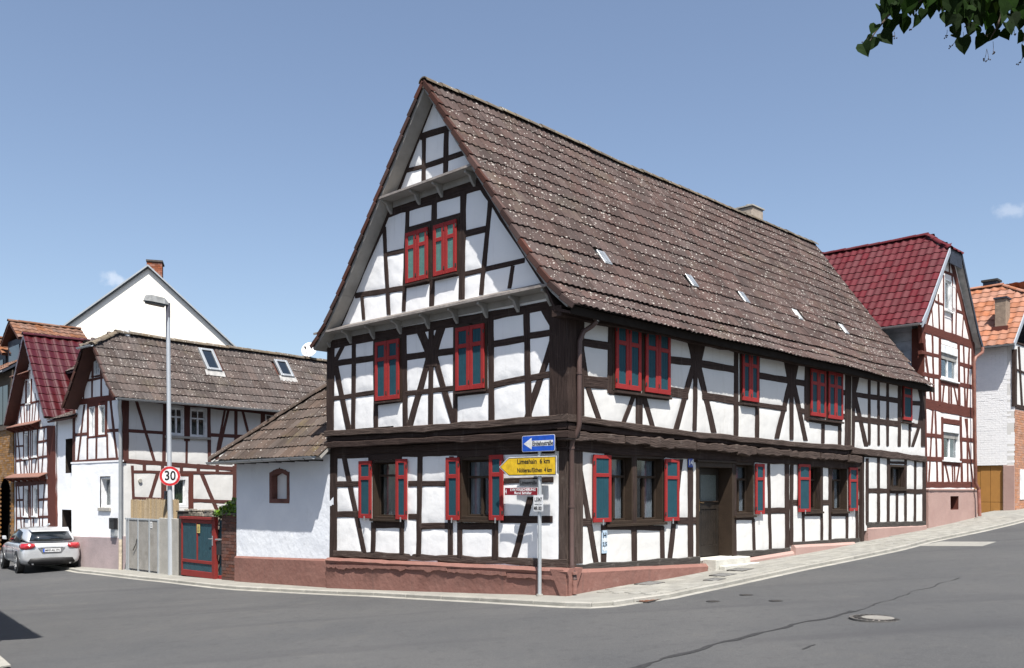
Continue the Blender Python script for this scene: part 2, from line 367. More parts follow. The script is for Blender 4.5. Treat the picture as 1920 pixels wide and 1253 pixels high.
ZD = (100, 600, 4.178); ZE = (0, 580, 2.457); ZF = (200, 820, 4.477); ZG = (400, 640, 2.723)
ZH = (0, 590, 5.964); ZI = (0, 780, 5.45); ZP = (0, 0, 1.0)
def quad_of(w_, kind, za, xa, ya, zb, xb, yb, wd, wd2=None):
    A = zp(za, xa, ya); B = zp(zb, xb, yb); ha = wd/za[2]/2; hb = (wd2 if wd2 else wd/za[2]*zb[2])/zb[2]/2
    if kind == 'V':
        q = [w_.m(A[0]-ha, A[1]), w_.m(A[0]+ha, A[1]), w_.m(B[0]+hb, B[1]), w_.m(B[0]-hb, B[1])]
    else:
        q = [w_.m(A[0], A[1]-ha), w_.m(A[0], A[1]+ha), w_.m(B[0], B[1]+hb), w_.m(B[0], B[1]-hb)]
    return [Vector(p) for p in q]        # 0,1 at end A (side0, side1), 2,3 at end B (side1, side0)
def timber(w_, q, m, name='timber', front=0.022, back=0.09, rough=1.0, chamf=0.010):
    s0a, s1a, s1b, s0b = q
    ln = ((s0a+s1a)/2 - (s0b+s1b)/2).length
    n = max(1, int(ln/0.28)); sd = random.random()*100
    vs_, uvs = [], []
    for i in range(n+1):
        t = i/n; a = s0a.lerp(s0b, t); b = s1a.lerp(s1b, t); wv = b-a; wd = wv.length; u = wv/max(wd, 1e-6)
        ca, cb = (0, 0) if i in (0, n) else ((random.random()-.5)*wd*.10*rough, (random.random()-.5)*wd*.10*rough)
        a = a + u*ca; b = b + u*cb; ch = min(chamf, wd*.2)
        f = front + ((random.random()-.5)*0.006*rough)
        for (p, d, uu) in ((a, -back, -back), (a, f-ch, 0), (a+u*ch, f, ch), (b-u*ch, f, wd-ch), (b, f-ch, wd), (b, -back, wd+back)):
            vs_.append(w_.p3(p.x, p.y, d)); uvs.append((uu+sd, t*ln+sd*3.1))
    fs = []
    for i in range(n):
        for k in range(5): fs.append((i*6+k, i*6+k+1, i*6+k+7, i*6+k+6))
    fs.append((0,1,2,3,4,5)); fs.append(tuple(n*6+k for k in (5,4,3,2,1,0)))
    me = bpy.data.meshes.new(name); me.from_pydata([tuple(v) for v in vs_], [], fs)
    uvl = me.uv_layers.new(name='grain'); li = [0]*len(me.loops); me.loops.foreach_get('vertex_index', li)
    uvl.data.foreach_set('uv', [c for i in li for c in uvs[i]])
    bm = bmesh.new(); bm.from_mesh(me); bmesh.ops.recalc_face_normals(bm, faces=bm.faces); bm.to_mesh(me); bm.free()
    return link(name, me, w_.parent, m)
def inpoly(P, A, Zc):
    """mask of points (A,Zc) inside polygon P"""
    r = np.zeros(A.shape, bool); n = len(P)
    for i in range(n):
        x0, y0 = P[i][0], P[i][1]; x1, y1 = P[(i+1) % n][0], P[(i+1) % n][1]
        c = ((y0 > Zc) != (y1 > Zc))
        with np.errstate(divide='ignore', invalid='ignore'):
            r ^= c & (A < (x1-x0)*(Zc-y0)/(y1-y0+1e-12) + x0)
    return r
def panels(w_, outline, quads, holes, m, res=0.04, bulge=0.016, edge=0.004, name='plaster_panel', depth_in=0.0):
    a0 = min(p[0] for p in outline); a1 = max(p[0] for p in outline)
    z0 = min(p[1] for p in outline); z1 = max(p[1] for p in outline)
    na, nz = int((a1-a0)/res)+2, int((z1-z0)/res)+2
    AC = a0 + (np.arange(na)+.5)*res; ZC_ = z0 + (np.arange(nz)+.5)*res
    A, Zc = np.meshgrid(AC, ZC_, indexing='ij')
    ins = inpoly(outline, A, Zc)
    tm = np.zeros_like(ins)
    for q in quads: tm |= inpoly(q, A, Zc)
    ho = np.zeros_like(ins)
    for h in holes: ho |= inpoly(h, A, Zc)
    free = ins & ~tm & ~ho
    lab = np.zeros(ins.shape, int); cnt = 0
    for i, j in zip(*np.nonzero(free)):
        if lab[i, j]: continue
        cnt += 1; st = [(i, j)]; lab[i, j] = cnt
        while st:
            x, y = st.pop()
            for x2, y2 in ((x+1,y),(x-1,y),(x,y+1),(x,y-1)):
                if 0 <= x2 < na and 0 <= y2 < nz and free[x2, y2] and not lab[x2, y2]:
                    lab[x2, y2] = cnt; st.append((x2, y2))
    allowed = ins & ~ho
    for c in range(1, cnt+1):
        cm = lab == c; area = int(cm.sum())
        ii, jj = np.nonzero(cm); i0, i1 = max(ii.min()-3, 0), ii.max()+4; j0, j1 = max(jj.min()-3, 0), jj.max()+4
        s_ = cm[i0:i1, j0:j1]; al = allowed[i0:i1, j0:j1]
        def dil(x):
            r = x.copy(); r[1:] |= x[:-1]; r[:-1] |= x[1:]; r[:, 1:] |= x[:, :-1]; r[:, :-1] |= x[:, 1:]; return r
        def ero(x): return ~dil(~np.pad(x, 1))[1:-1, 1:-1]
        dist = s_.astype(float); e = s_
        for _ in range(4):
            e = ero(e); dist += e
        big = (dil(s_) & al)
        big = (dil(big) & al) if area > 3 else big
        hgt = np.where(big, edge + bulge*(1-np.exp(-dist/1.8)), 0)
        NX, NY = big.shape; vid = {}; vs_ = []; fs = []
        def vert(i, j):
            if (i, j) in vid: return vid[(i, j)]
            hs = [hgt[x, y] for x in (i-1, i) for y in (j-1, j) if 0 <= x < NX and 0 <= y < NY and big[x, y]]
            h = sum(hs)/len(hs)
            a = a0 + (i+i0)*res; z = z0 + (j+j0)*res
            h += 0.006*noise.noise(Vector((a*2.3, z*2.3, w_.c*7))) + 0.003*noise.noise(Vector((a*7, z*7, w_.c)))
            vid[(i, j)] = len(vs_); vs_.append(w_.p3(a, z, h - depth_in)); return vid[(i, j)]
        for i, j in zip(*np.nonzero(big)):
            f = (vert(i, j), vert(i+1, j), vert(i+1, j+1), vert(i, j+1))
            fs.append(f if w_.ax == 1 else f[::-1])
        mesh(name, vs_, fs, m, w_.parent, smooth=True, recalc=False)
def rect_px(w_, x0, y0, x1, y1, z=ZP):
    a = w_.m(*zp(z, x0, y0)); b = w_.m(*zp(z, x1, y1))
    return (min(a[0], b[0]), b[1], max(a[0], b[0]), a[1])      # a0,z0,a1,z1
def rquad(r, g=0.0): return [Vector((r[0]-g, r[1]-g)), Vector((r[2]+g, r[1]-g)), Vector((r[2]+g, r[3]+g)), Vector((r[0]-g, r[3]+g))]
def wbox(mb, w_, a0, z0, a1, z1, d0, d1):
    mb.box(w_.p3(a0, z0, d0), w_.p3(a1, z1, d1))
def shutter(w_, r, d=0.03, th=0.035, panel=TEAL, frame=REDP, split=0.30, double=False, name='shutter', st=None, back_board=True):
    """ledged shutter: painted frame with a short upper and a long lower panel"""
    a0, z0, a1, z1 = r; W = a1-a0; H = z1-z0
    if double:
        shutter(w_, (a0, z0, (a0+a1)/2-.004, z1), d, th, panel, frame, split, False, name, st)
        shutter(w_, ((a0+a1)/2+.004, z0, a1, z1), d, th, panel, frame, split, False, name, st); return
    s = st or min(0.075, W*.24); mb = MB(); zm = z1 - H*split
    if d < .045 and back_board: wb_ = MB(); wbox(wb_, w_, a0-.05, z0-.03, a1+.05, z1+.05, -.02, d-.006); wb_.build('shutter_rebate', BROWNW, w_.parent)
    wbox(mb, w_, a0, z0, a0+s, z1, d, d+th); wbox(mb, w_, a1-s, z0, a1, z1, d, d+th)
    for (q0, q1) in ((z0, z0+s*1.15), (zm-s*.5, zm+s*.5), (z1-s, z1)):
        wbox(mb, w_, a0+s-.002, q0, a1-s+.002, q1, d+.0015, d+th-.0015)
    f = mb.build(name, frame, w_.parent, bevel=0.004)
    for (q0, q1) in ((z0+s*1.15, zm-s*.5), (zm+s*.5, z1-s)):
        mb = MB(); n = max(2, int((a1-a0-2*s)/0.06))
        for k in range(n):
            x0 = a0+s + (a1-a0-2*s)*k/n; x1 = a0+s + (a1-a0-2*s)*(k+1)/n
            wbox(mb, w_, x0+.0015, q0-.005, x1-.0015, q1+.005, d+.006, d+th-.016)
        wbox(mb, w_, a0+s-.004, q0-.004, a1-s+.004, q1+.004, d+.004, d+.010)
        mb.build('shutter_panel', panel, f, bevel=0.002)
    if d >= .045:
        mb = MB(); wbox(mb, w_, (a0+a1)/2-.012, z0-.05, (a0+a1)/2+.012, z0+.045, d+th, d+th+.014); mb.build('shutter_catch', ZINC, f)
    for zz in (z0+H*.12, z1-H*.12):
        mb = MB(); wbox(mb, w_, a0-.012, zz-.03, a0+.02, zz+.03, d+th-.004, d+th+.006)
        mb.build('hinge', IRON, f)
    return f
def window(w_, r, m=BROWNW, fr=0.05, depth=0.16, transom=0.33, mull=1, curtain=CURT, sash=0.035, sill=True, proud=0.02,
           casing=0.055, curt_w=1.0, deep=0.45, upper_bars=0, name='window', hbar=0):
    """window set into the wall: casing, sashes, glazing bars, panes, curtain and the dark room box behind"""
    a0, z0, a1, z1 = r; mb = MB()
    for (p, q, s_, t) in ((a0, z0, a0+casing, z1), (a1-casing, z0, a1, z1), (a0+casing, z1-casing, a1-casing, z1), (a0+casing, z0, a1-casing, z0+casing)):
        wbox(mb, w_, p, q, s_, t, -depth-.03, proud)
    f = mb.build(name, m, w_.parent, bevel=0.004)
    b0, c0, b1, c1 = a0+casing, z0+casing, a1-casing, z1-casing
    mb = MB(); D0, D1 = -depth-.025, -depth+.02
    for (p, q, s_, t) in ((b0, c0, b0+sash, c1), (b1-sash, c0, b1, c1), (b0+sash, c1-sash, b1-sash, c1), (b0+sash, c0, b1-sash, c0+sash)):
        wbox(mb, w_, p, q, s_, t, D0, D1)
    mb.build('sash', m, f, bevel=0.003)
    zt = c1 - (c1-c0)*transom if transom else c1
    if transom:
        mb = MB(); wbox(mb, w_, b0+sash, zt-.022, b1-sash, zt+.022, D0-.004, D1+.022); mb.build('transom', m, f, bevel=0.003)
    for k in range(mull):
        x = b0 + (b1-b0)*(k+1)/(mull+1)
        mb = MB(); wbox(mb, w_, x-.026, c0+sash, x+.026, zt-(.022 if transom else sash), D0-.002, D1+.012); mb.build('mullion', m, f, bevel=0.003)
        if upper_bars and transom:
            mb = MB(); wbox(mb, w_, x-.014, zt+.022, x+.014, c1-sash, D0+.004, D1+.004); mb.build('glazing_bar', m, f)
    for k in range(hbar):
        z = c0 + (zt-c0)*(k+1)/(hbar+1)
        mb = MB(); wbox(mb, w_, b0+sash, z-.011, b1-sash, z+.011, D0+.005, D1+.003); mb.build('glazing_bar', m, f)
    dg = -depth-.004
    me_v = [w_.p3(b0+sash*.5, c0+sash*.5, dg), w_.p3(b1-sash*.5, c0+sash*.5, dg), w_.p3(b1-sash*.5, c1-sash*.5, dg), w_.p3(b0+sash*.5, c1-sash*.5, dg)]
    mesh('pane', me_v + [v + (w_.p3(0,0,-.004)-w_.p3(0,0,0)) for v in me_v], [(0,1,2,3),(7,6,5,4),(0,4,5,1),(1,5,6,2),(2,6,7,3),(3,7,4,0)], GLASS, f)
    if curtain:
        for (x0, x1) in (((b0, b1),) if curt_w >= 1 else ((b0, b0+(b1-b0)*curt_w/2), (b1-(b1-b0)*curt_w/2, b1))):
            n = 44; vv = []; ff = []
            for i in range(n+1):
                x = x0 + (x1-x0)*i/n; dd = -depth-.09 + 0.018*math.sin(i*1.55) + 0.010*math.sin(i*.61+1)
                vv += [w_.p3(x, c0+.02, dd), w_.p3(x, c1-.01, dd)]
                if i: ff.append((2*i-2, 2*i, 2*i+1, 2*i-1))
            o = mesh('curtain', vv, ff, curtain, f, smooth=True, recalc=False)
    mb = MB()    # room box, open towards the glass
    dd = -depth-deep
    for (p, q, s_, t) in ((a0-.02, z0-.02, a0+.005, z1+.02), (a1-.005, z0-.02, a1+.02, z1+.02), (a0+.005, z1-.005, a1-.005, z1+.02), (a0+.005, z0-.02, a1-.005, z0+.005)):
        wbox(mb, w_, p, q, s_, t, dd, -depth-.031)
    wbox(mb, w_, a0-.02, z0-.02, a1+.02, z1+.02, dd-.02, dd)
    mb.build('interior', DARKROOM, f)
    if sill:
        mb = MB(); wbox(mb, w_, a0-.03, z0-.045, a1+.03, z0, -.02, proud+.055); mb.build('sill', m, f, bevel=0.004)
    return f

# ---------------------------------------------------------------- tiled roofs
def prof_double(x, W): return 0.021*(1-math.cos(4*math.pi*x/W))*0.5 + (0.004 if x > W*.93 else 0)
def prof_pan(x, W):
    t = x/W; return 0.022*math.sin(math.pi*min(1, t/0.62))**2 if t < .62 else -0.012*math.sin(math.pi*(t-.62)/.38)
TILE_CACHE = {}
def tile_mesh(name, W, Ln, pf, m, over=0.03, lip=0.027, seg=12):
    key = (name, m.name)
    if key in TILE_CACHE: return TILE_CACHE[key]
    vs_, fs = [], []; WT = W + 0.012
    for i in range(seg+1):
        x = WT*i/seg; h = pf(x % W if x <= W else x-W, W)
        vs_ += [(x, .002, h+lip-.014), (x, 0.0, h+lip), (x, 0.0, h+lip), (x, Ln*.5, h+lip*.52), (x, Ln, h+.002)]
    for i in range(seg):
        b = i*5; c = b+5
        fs += [(b, c, c+1, b+1), (b+2, c+2, c+3, b+3), (b+3, c+3, c+4, b+4)]
    fs += [(0, 2, 3, 4), (seg*5+4, seg*5+3, seg*5+2, seg*5)]
    me = bpy.data.meshes.new(name); me.from_pydata(vs_, [], fs); me.materials.append(m)
    me.polygons.foreach_set('use_smooth', [(k % 3) != 0 and k < seg*3 for k in range(len(me.polygons))])
    TILE_CACHE[key] = me; return me
def in_view(P):
    if P.y < 1: return False
    x = CX + FPX*P.x/P.y; y = CY - FPX*(P.z-EYE)/P.y
    return -20 < x < 1940 and -20 < y < 1273
def place_many(parent, name, me, mats_, m, n_ind=290, jitter=0.0):
    """copies that share one mesh; those past n_ind are joined into one part"""
    pw = Matrix.Translation(parent.location) @ Matrix.Rotation(parent.rotation_euler.z, 4, 'Z')
    key = []
    for M_ in mats_:
        P = (pw @ M_).translation
        key.append(((0 if in_view(P) else 1), (P-Vector((0,0,EYE))).length))
    order = sorted(range(len(mats_)), key=lambda i: key[i])
    for i in order[:n_ind]:
        o = link(name, me, parent); o.matrix_local = mats_[i]
    rest = order[n_ind:]
    if rest:
        nv = len(me.vertices); co = np.empty(nv*3); me.vertices.foreach_get('co', co); co = co.reshape(-1, 3)
        co4 = np.c_[co, np.ones(nv)]
        fs = [tuple(p.vertices) for p in me.polygons]; sm = [p.use_smooth for p in me.polygons]
        V = np.concatenate([co4 @ np.array(mats_[i]).T[:, :3] for i in rest]); Fs = []; S = []
        for k in range(len(rest)):
            Fs += [tuple(a+k*nv for a in f) for f in fs]; S += sm
        m2 = bpy.data.meshes.new(name+'_rest'); m2.from_pydata(V.tolist(), [], Fs); m2.materials.append(m)
        m2.polygons.foreach_set('use_smooth', S)
        o = link({'leaf': 'leaves'}.get(name, name+'s'), m2, parent); o['kind'] = 'stuff'
class RoofPlane:
    """a roof slope: O eave corner, A along the eave, N horizontal inward, prof [(n,z)...] from the eave up"""
    def __init__(s, O, A, N, prof):
        s.O, s.A, s.N = Vector(O), Vector(A).normalized(), Vector(N).normalized(); s.prof = prof; s.cum = [0]
        for (a, b), (c, d) in zip(prof, prof[1:]): s.cum.append(s.cum[-1] + math.hypot(c-a, d-b))
        s.len = s.cum[-1]
    def at(s, a, q, up=0.0):
        k = 0
        while k < len(s.cum)-2 and q > s.cum[k+1]: k += 1
        t = (q-s.cum[k])/(s.cum[k+1]-s.cum[k]); (n0, z0), (n1, z1) = s.prof[k], s.prof[k+1]
        T = (s.N*(n1-n0) + Vector((0,0,z1-z0))).normalized(); Nn = s.A.cross(T)
        if Nn.z < 0: Nn = -Nn
        return s.O + s.A*a + s.N*(n0+(n1-n0)*t) + Vector((0,0,z0+(z1-z0)*t)) + Nn*up, T, Nn
    def tiles(s, parent, L, m, W=.30, E=.345, pf=prof_double, name='roof_tile', clip=None, n_ind=290, key=None, sag=0.0, a_start=0.0, jit=1.0, skip=None, lift=0.0):
        me = tile_mesh((key or name)+m.name, W, E+.06, pf, m); ms = []
        rows = int(round(s.len/E)); E = s.len/rows; cols = int(round((L-a_start)/W)); W2 = (L-a_start)/cols
        for r_ in range(rows):
            for c in range(cols):
                a = a_start + c*W2; q = r_*E
                if clip and not clip(a+W2/2, q+E*.5): continue
                if skip and skip(a+W2/2, q+E*.5): continue
                P, T, Nn = s.at(a, q, 0.02+lift); _, T2, N2 = s.at(a, min(s.len, q+E*.6), 0)
                T, Nn = ((T+T2)/2).normalized(), None
                X = s.A
                Nn = X.cross(T)
                if Nn.z < 0: X = X; Nn = -Nn
                j = random.gauss(0, .004)*jit; rx = random.gauss(0, .010)*jit
                P = P + Nn*random.gauss(0, .0025)*jit + T*j
                if sag: P.z += sag*noise.noise(Vector((P.x*.35, P.y*.35, P.z*.5)))
                T = (T + X*rx).normalized(); Xo = T.cross(Nn).normalized()
                if Xo.dot(s.A) < 0:            # mirrored slope: start from the other end
                    P = P + s.A*W2
                M_ = Matrix((( Xo.x, T.x, Nn.x, P.x), (Xo.y, T.y, Nn.y, P.y), (Xo.z, T.z, Nn.z, P.z), (0,0,0,1)))
                ms.append(M_)
        place_many(parent, name, me, ms, m, n_ind)
    def deck(s, parent, poly, th, m, name='roof_deck', up=0.0):
        """slab below the tiles; poly in (a, q)"""
        qs = sorted(set([0]+s.cum[1:-1]+[s.len]))
        mb = MB()
        for q0, q1 in zip(qs, qs[1:]):
            # clip poly to the band q0..q1
            pts = poly
            for lim, sg in ((q0, 1), (q1, -1)):
                out = []
                for i in range(len(pts)):
                    A_, B_ = pts[i], pts[(i+1) % len(pts)]; ia = (A_[1]-lim)*sg >= -1e-9; ib = (B_[1]-lim)*sg >= -1e-9
                    if ia: out.append(A_)
                    if ia != ib:
                        t = (lim-A_[1])/(B_[1]-A_[1]); out.append((A_[0]+(B_[0]-A_[0])*t, lim))
                pts = out
                if not pts: break
            if len(pts) < 3: continue
            top = [s.at(a, min(max(q, q0+1e-6), q1-1e-6), up)[0] for a, q in pts]
            nn = s.at(0, (q0+q1)/2)[2]
            mb.prism(top, -nn*th)
        return mb.build(name, m, parent)
def ridge_run(parent, P, Q, m, r=0.12, seg=0.38, name='ridge_tile', sag=0.0, n_ind=290):
    """half-round cap tiles from P to Q"""
    P, Q = Vector(P), Vector(Q); d = Q-P; L = d.length; d.normalize(); n = max(1, int(round(L/seg))); E = L/n
    side = d.cross(Vector((0,0,1))).normalized(); up = side.cross(d).normalized(); vs_ = []; K = 8
    me = TILE_CACHE.get(('ridge', m.name, round(r,3), round(E,2)))
    if not me:
        fs = []
        for j, (y, rr) in enumerate(((-.03, r*1.06), (E*.15, r*1.04), (E+.01, r*.94))):
            for k in range(K+1):
                t = math.pi*k/K; vs_.append((math.cos(t)*rr, y, math.sin(t)*rr*.8-.03))
        for k in range(K+1):
            t = math.pi*k/K; vs_.append((math.cos(t)*r*.92, -.03, math.sin(t)*r*.66-.03))
        for j in range(2):
            for k in range(K): fs.append((j*(K+1)+k, j*(K+1)+k+1, (j+1)*(K+1)+k+1, (j+1)*(K+1)+k))
        for k in range(K): fs.append((k, 3*(K+1)+k, 3*(K+1)+k+1, k+1))
        me = bpy.data.meshes.new(name); me.from_pydata(vs_, [], fs); me.materials.append(m)
        TILE_CACHE[('ridge', m.name, round(r,3), round(E,2))] = me
    ms = []
    for i in range(n):
        p = P + d*E*i + up*random.gauss(0, .006)
        if sag: p.z += sag*noise.noise(Vector((p.x*.35, p.y*.35, p.z*.5)))
        s2 = side; ms.append(Matrix(((s2.x, d.x, up.x, p.x), (s2.y, d.y, up.y, p.y), (s2.z, d.z, up.z, p.z), (0,0,0,1))))
    place_many(parent, name, me, ms, m, n_ind)
# ================================================================= GROUND
def grid_ground():
    ts = [-200,-120,-80,-60,-45,-32,-24] + [-20+i for i in range(0, 55)] + [37,42,50,60,80,120,200]
    us = [-200,-120,-80,-60,-45,-32,-24] + [-20+i for i in range(0, 60)] + [42,50,60,80,120,200]
    vs_, fs = [], []
    for i, t in enumerate(ts):
        for j, u in enumerate(us):
            p = MF.world(t, u); vs_.append((p.x, p.y, ground_l(t, u)-KERB))
    nj = len(us)
    for i in range(len(ts)-1):
        for j in range(nj-1): fs.append((i*nj+j, (i+1)*nj+j, (i+1)*nj+j+1, i*nj+j+1))
    return mesh('road', vs_, fs, ASPH, smooth=True, recalc=False)
ASPH = mat('asphalt', (0.080, 0.080, 0.080), 0.9, 0.9, 0.30, bump=0.6, bscale=120, col2=(0.058, 0.060, 0.063), spec=0.3,
           stain=((0.098, 0.095, 0.089), 0.8, 0.58, 0.55))
def asph_detail(m):
    nt = m.node_tree; N = nt.nodes; L = nt.links; b = N['Principled BSDF']; cur = b.inputs['Base Color'].links[0].from_socket
    ge = N.new('ShaderNodeNewGeometry')
    for sc, lo, hi, a, c in ((85, .58, .70, .55, (0.16, 0.157, 0.15)), (60, .58, .70, .55, (0.034, 0.034, 0.035)), (6, .58, .66, .30, (0.048, 0.048, 0.050))):
        n = N.new('ShaderNodeTexNoise'); n.inputs['Scale'].default_value = sc; n.inputs['Detail'].default_value = 2
        L.new(ge.outputs['Position'], n.inputs['Vector'])
        r = N.new('ShaderNodeMapRange'); L.new(n.outputs[0], r.inputs[0]); r.inputs[1].default_value = lo; r.inputs[2].default_value = hi; r.inputs[4].default_value = a
        x = N.new('ShaderNodeMixRGB'); L.new(r.outputs[0], x.inputs[0]); L.new(cur, x.inputs[1]); x.inputs[2].default_value = (*c, 1); cur = x.outputs[0]
    # tyre-worn bands that follow the street on the right
    mp = N.new('ShaderNodeMapping'); mp.inputs['Rotation'].default_value = (0, 0, -MF.a); mp.inputs['Scale'].default_value = (0.12, 1.5, 1)
    L.new(ge.outputs['Position'], mp.inputs[0])
    n = N.new('ShaderNodeTexNoise'); n.inputs['Scale'].default_value = 1.0; n.inputs['Detail'].default_value = 5; L.new(mp.outputs[0], n.inputs['Vector'])
    r = N.new('ShaderNodeMapRange'); L.new(n.outputs[0], r.inputs[0]); r.inputs[1].default_value = .54; r.inputs[2].default_value = .72; r.inputs[4].default_value = .6
    x = N.new('ShaderNodeMixRGB'); L.new(r.outputs[0], x.inputs[0]); L.new(cur, x.inputs[1]); x.inputs[2].default_value = (0.052, 0.052, 0.055, 1); cur = x.outputs[0]
    L.new(cur, b.inputs['Base Color'])
asph_detail(ASPH)
struct(grid_ground())
PAVE = mat('pavement_concrete', (0.235, 0.23, 0.205), 0.92, 0.8, 1.8, bump=0.4, bscale=60, col2=(0.18, 0.175, 0.16), stain=((0.29, 0.285, 0.26), 2.5, .6, .5))
PAVB = mat('paving_block', (0.24, 0.235, 0.21), 0.92, 0.8, 3.0, bump=0.4, bscale=60, col2=(0.175, 0.17, 0.155), isl=0.12)
KERBM = mat('kerb_stone', (0.29, 0.28, 0.25), 0.88, 0.8, 3.5, bump=0.3, bscale=50, col2=(0.20, 0.195, 0.175), isl=0.10)
KP = [(-60, 1045), (20, 1051), (90, 1061.5), (149, 1073.6), (300, 1090), (443, 1105.6), (570, 1112.5), (700, 1118), (900, 1129), (1000, 1135), (1060, 1138.3), (1108, 1139.5), (1150, 1137),
      (1189, 1131), (1257, 1122), (1400, 1091.5), (1560, 1058), (1740, 1017.5), (1920, 977.5)]
kerb = [ghit(px, py, -KERB) for px, py in KP]
kerb.insert(0, kerb[0] + (kerb[0]-kerb[1]).normalized()*25)
kerb.append(kerb[-1] + (kerb[-1]-kerb[-2]).normalized()*40)
kerb = [Vector((p.x, p.y, 0)) for p in kerb]
def resample(pl, st):
    out = [pl[0].copy()]; acc = 0
    for a, b in zip(pl, pl[1:]):
        L = (b-a).length; n = max(1, int(round(L/st)))
        for i in range(1, n+1): out.append(a.lerp(b, i/n))
    return out
kl = resample(kerb, 0.98)
def nrm2(pl, i):
    d = (pl[min(i+1, len(pl)-1)] - pl[max(i-1, 0)]); d.z = 0; d.normalize(); return Vector((-d.y, d.x, 0))
inward = []
for i in range(len(kl)):
    n = nrm2(kl, i)
    if n.dot(Vector((5, 5, 0)) - kl[i]) < 0: n = -n
    inward.append(n)
def gw(p, off=0.0):
    q = MF.world(p.x, p.y); return Vector((q.x, q.y, ground_l(p.x, p.y)+off))
# pavement sheet from the kerb to beneath the walls, on both streets
INNER = []
for i, p in enumerate(kl):
    t, u = p.x, p.y
    if u > 1.5: q = Vector((0.6, u, 0))
    elif t > 2.0: q = Vector((t, 0.6, 0))
    else: q = Vector((0.6, 0.6, 0))
    INNER.append(q)
vs_, fs = [], []
for i, p in enumerate(kl):
    a = p + inward[i]*0.12
    for k in range(7): vs_.append(gw(a.lerp(INNER[i], k/6), -0.0))
for i in range(len(kl)-1):
    for k in range(6): fs.append((i*7+k, i*7+k+1, (i+1)*7+k+1, (i+1)*7+k))
struct(mesh('pavement', vs_, fs, PAVE, recalc=False, smooth=True))
kr = thing('kerb', 'pale kerb stones along both pavements, rounding the street corner', 'kerb', gw(Vector((0,-1.5,0))))
inv = Matrix.Translation(-kr.location)
def quadslab(name, pts, th, m, parent, bevel=.008):
    mb = MB(); mb.prism([inv @ p for p in pts], Vector((0,0,-th))); return mb.build(name, m, parent, bevel=bevel)
for i in range(len(kl)-1):
    a, b = kl[i], kl[i+1]; g = (b-a).normalized()*0.0015
    if not in_view(gw(a)) and not in_view(gw(b)): continue
    quadslab('kerb_stone', [gw(a+g, 0.008), gw(b-g, 0.008), gw(b-g+inward[i+1]*.12, 0.008), gw(a+g+inward[i]*.12, 0.008)], 0.22, KERBM, kr, .012)
    quadslab('gutter_stone', [gw(a+g-inward[i]*.11, -KERB+.006), gw(b-g-inward[i+1]*.11, -KERB+.006), gw(b-g-inward[i+1]*.003, -KERB+.012), gw(a+g-inward[i]*.003, -KERB+.012)], 0.1, KERBM, kr, .004)
# paving blocks on the right-hand pavement
pv = thing('paved_footway', 'strip of small grey paving blocks between the main house and the right kerb', 'paving', gw(Vector((2,-.7,0))))
pv['kind'] = 'structure'
del pv['category']
bm_ = MB(); bm_.box((0, 0, -.03), (.232, .152, .0)); tmp = bm_.build('paving_block', PAVB, None, bevel=0.006); bme = tmp.data; bpy.data.objects.remove(tmp)
ms = []
def kerb_u_at(t):
    best = None
    for a, b in zip(kl, kl[1:]):
        if (a.x-t)*(b.x-t) <= 0 and a.y < 1: return a.y + (b.y-a.y)*((t-a.x)/(b.x-a.x+1e-9))
    return -1.6
Rz = Matrix.Rotation(MF.a, 4, 'Z')
tilt = Matrix.Rotation(-math.atan(.042), 4, 'Y')
t = 0.4; ri = 0
while t < 23:
    ku = kerb_u_at(t) + .16; u = ku
    n = int((-.16-ku)/.16)
    for k in range(n):
        tt = t + (0.12 if k % 2 else 0)
        p = gw(Vector((tt, ku+k*.16, 0)), .010+random.gauss(0, .0015)) - pv.location
        ms.append(Matrix.Translation(p) @ Rz @ tilt)
    t += .24
place_many(pv, 'paving_block', bme, ms, PAVB, 290)
# pale patch, crack, covers in the roadway
MARK = mat('worn_pale_road_patch', (0.24, 0.235, 0.21), 0.9, 0.8, 9, bump=0.2, bscale=80, col2=(0.18, 0.175, 0.165))
def road_sheet(name, pix, m, off, label, cat):
    pts = [ghit(px, py, -KERB) for px, py in pix]
    P = [gw(Vector((p.x, p.y, 0)), -KERB+off) for p in pts]; c = sum(P, Vector())/len(P)
    mb = MB(); mb.prism([p-c for p in P], Vector((0,0,-.02)))
    o = mb.build(name, m); o.location = c
    if cat: tag(o, label, cat)
    return o
struct(road_sheet('kerb_corner', [(-90, 1222), (0, 1236), (20, 1254), (-90, 1275)], KERBM, .05, '', None))
o = road_sheet('road_patch', [(1722, 1024), (1842, 1024.5), (1868, 1016.2), (1764, 1015.8)], MARK, .004, '', None); struct(o)
TAR = mat('bitumen_crack_filler', (0.030, 0.030, 0.031), 0.8, 0.4, 20)
def crack(pix, w0, name='road_crack'):
    pts = [ghit(px, py, -KERB) for px, py in pix]; pts = resample([Vector((p.x, p.y, 0)) for p in pts], .05)
    vs_, fs = [], []; 
    for i, p in enumerate(pts):
        n = nrm2(pts, i); wv = w0*(.30 + 1.5*max(0, noise.noise(Vector((i*.13, w0*50, 3)))+.25)); off = n*(noise.noise(Vector((i*.09, 5, 1)))*.07 + noise.noise(Vector((i*.4, 5, 1)))*.02)
        for s_ in (-1, 1): vs_.append(gw(p+off+n*wv*s_, -KERB+.0045))
        if i: fs.append((2*i-2, 2*i-1, 2*i+1, 2*i))
    struct(mesh(name, vs_, fs, TAR, recalc=False))
crack([(1165, 1262), (1210, 1247), (1290, 1224), (1350, 1205), (1420, 1191), (1480, 1172), (1545, 1162), (1600, 1146)], .045)
crack([(1600, 1148), (1640, 1135), (1720, 1108), (1800, 1084)], .010)
crack([(1505, 1218), (1525, 1209)], .02); 
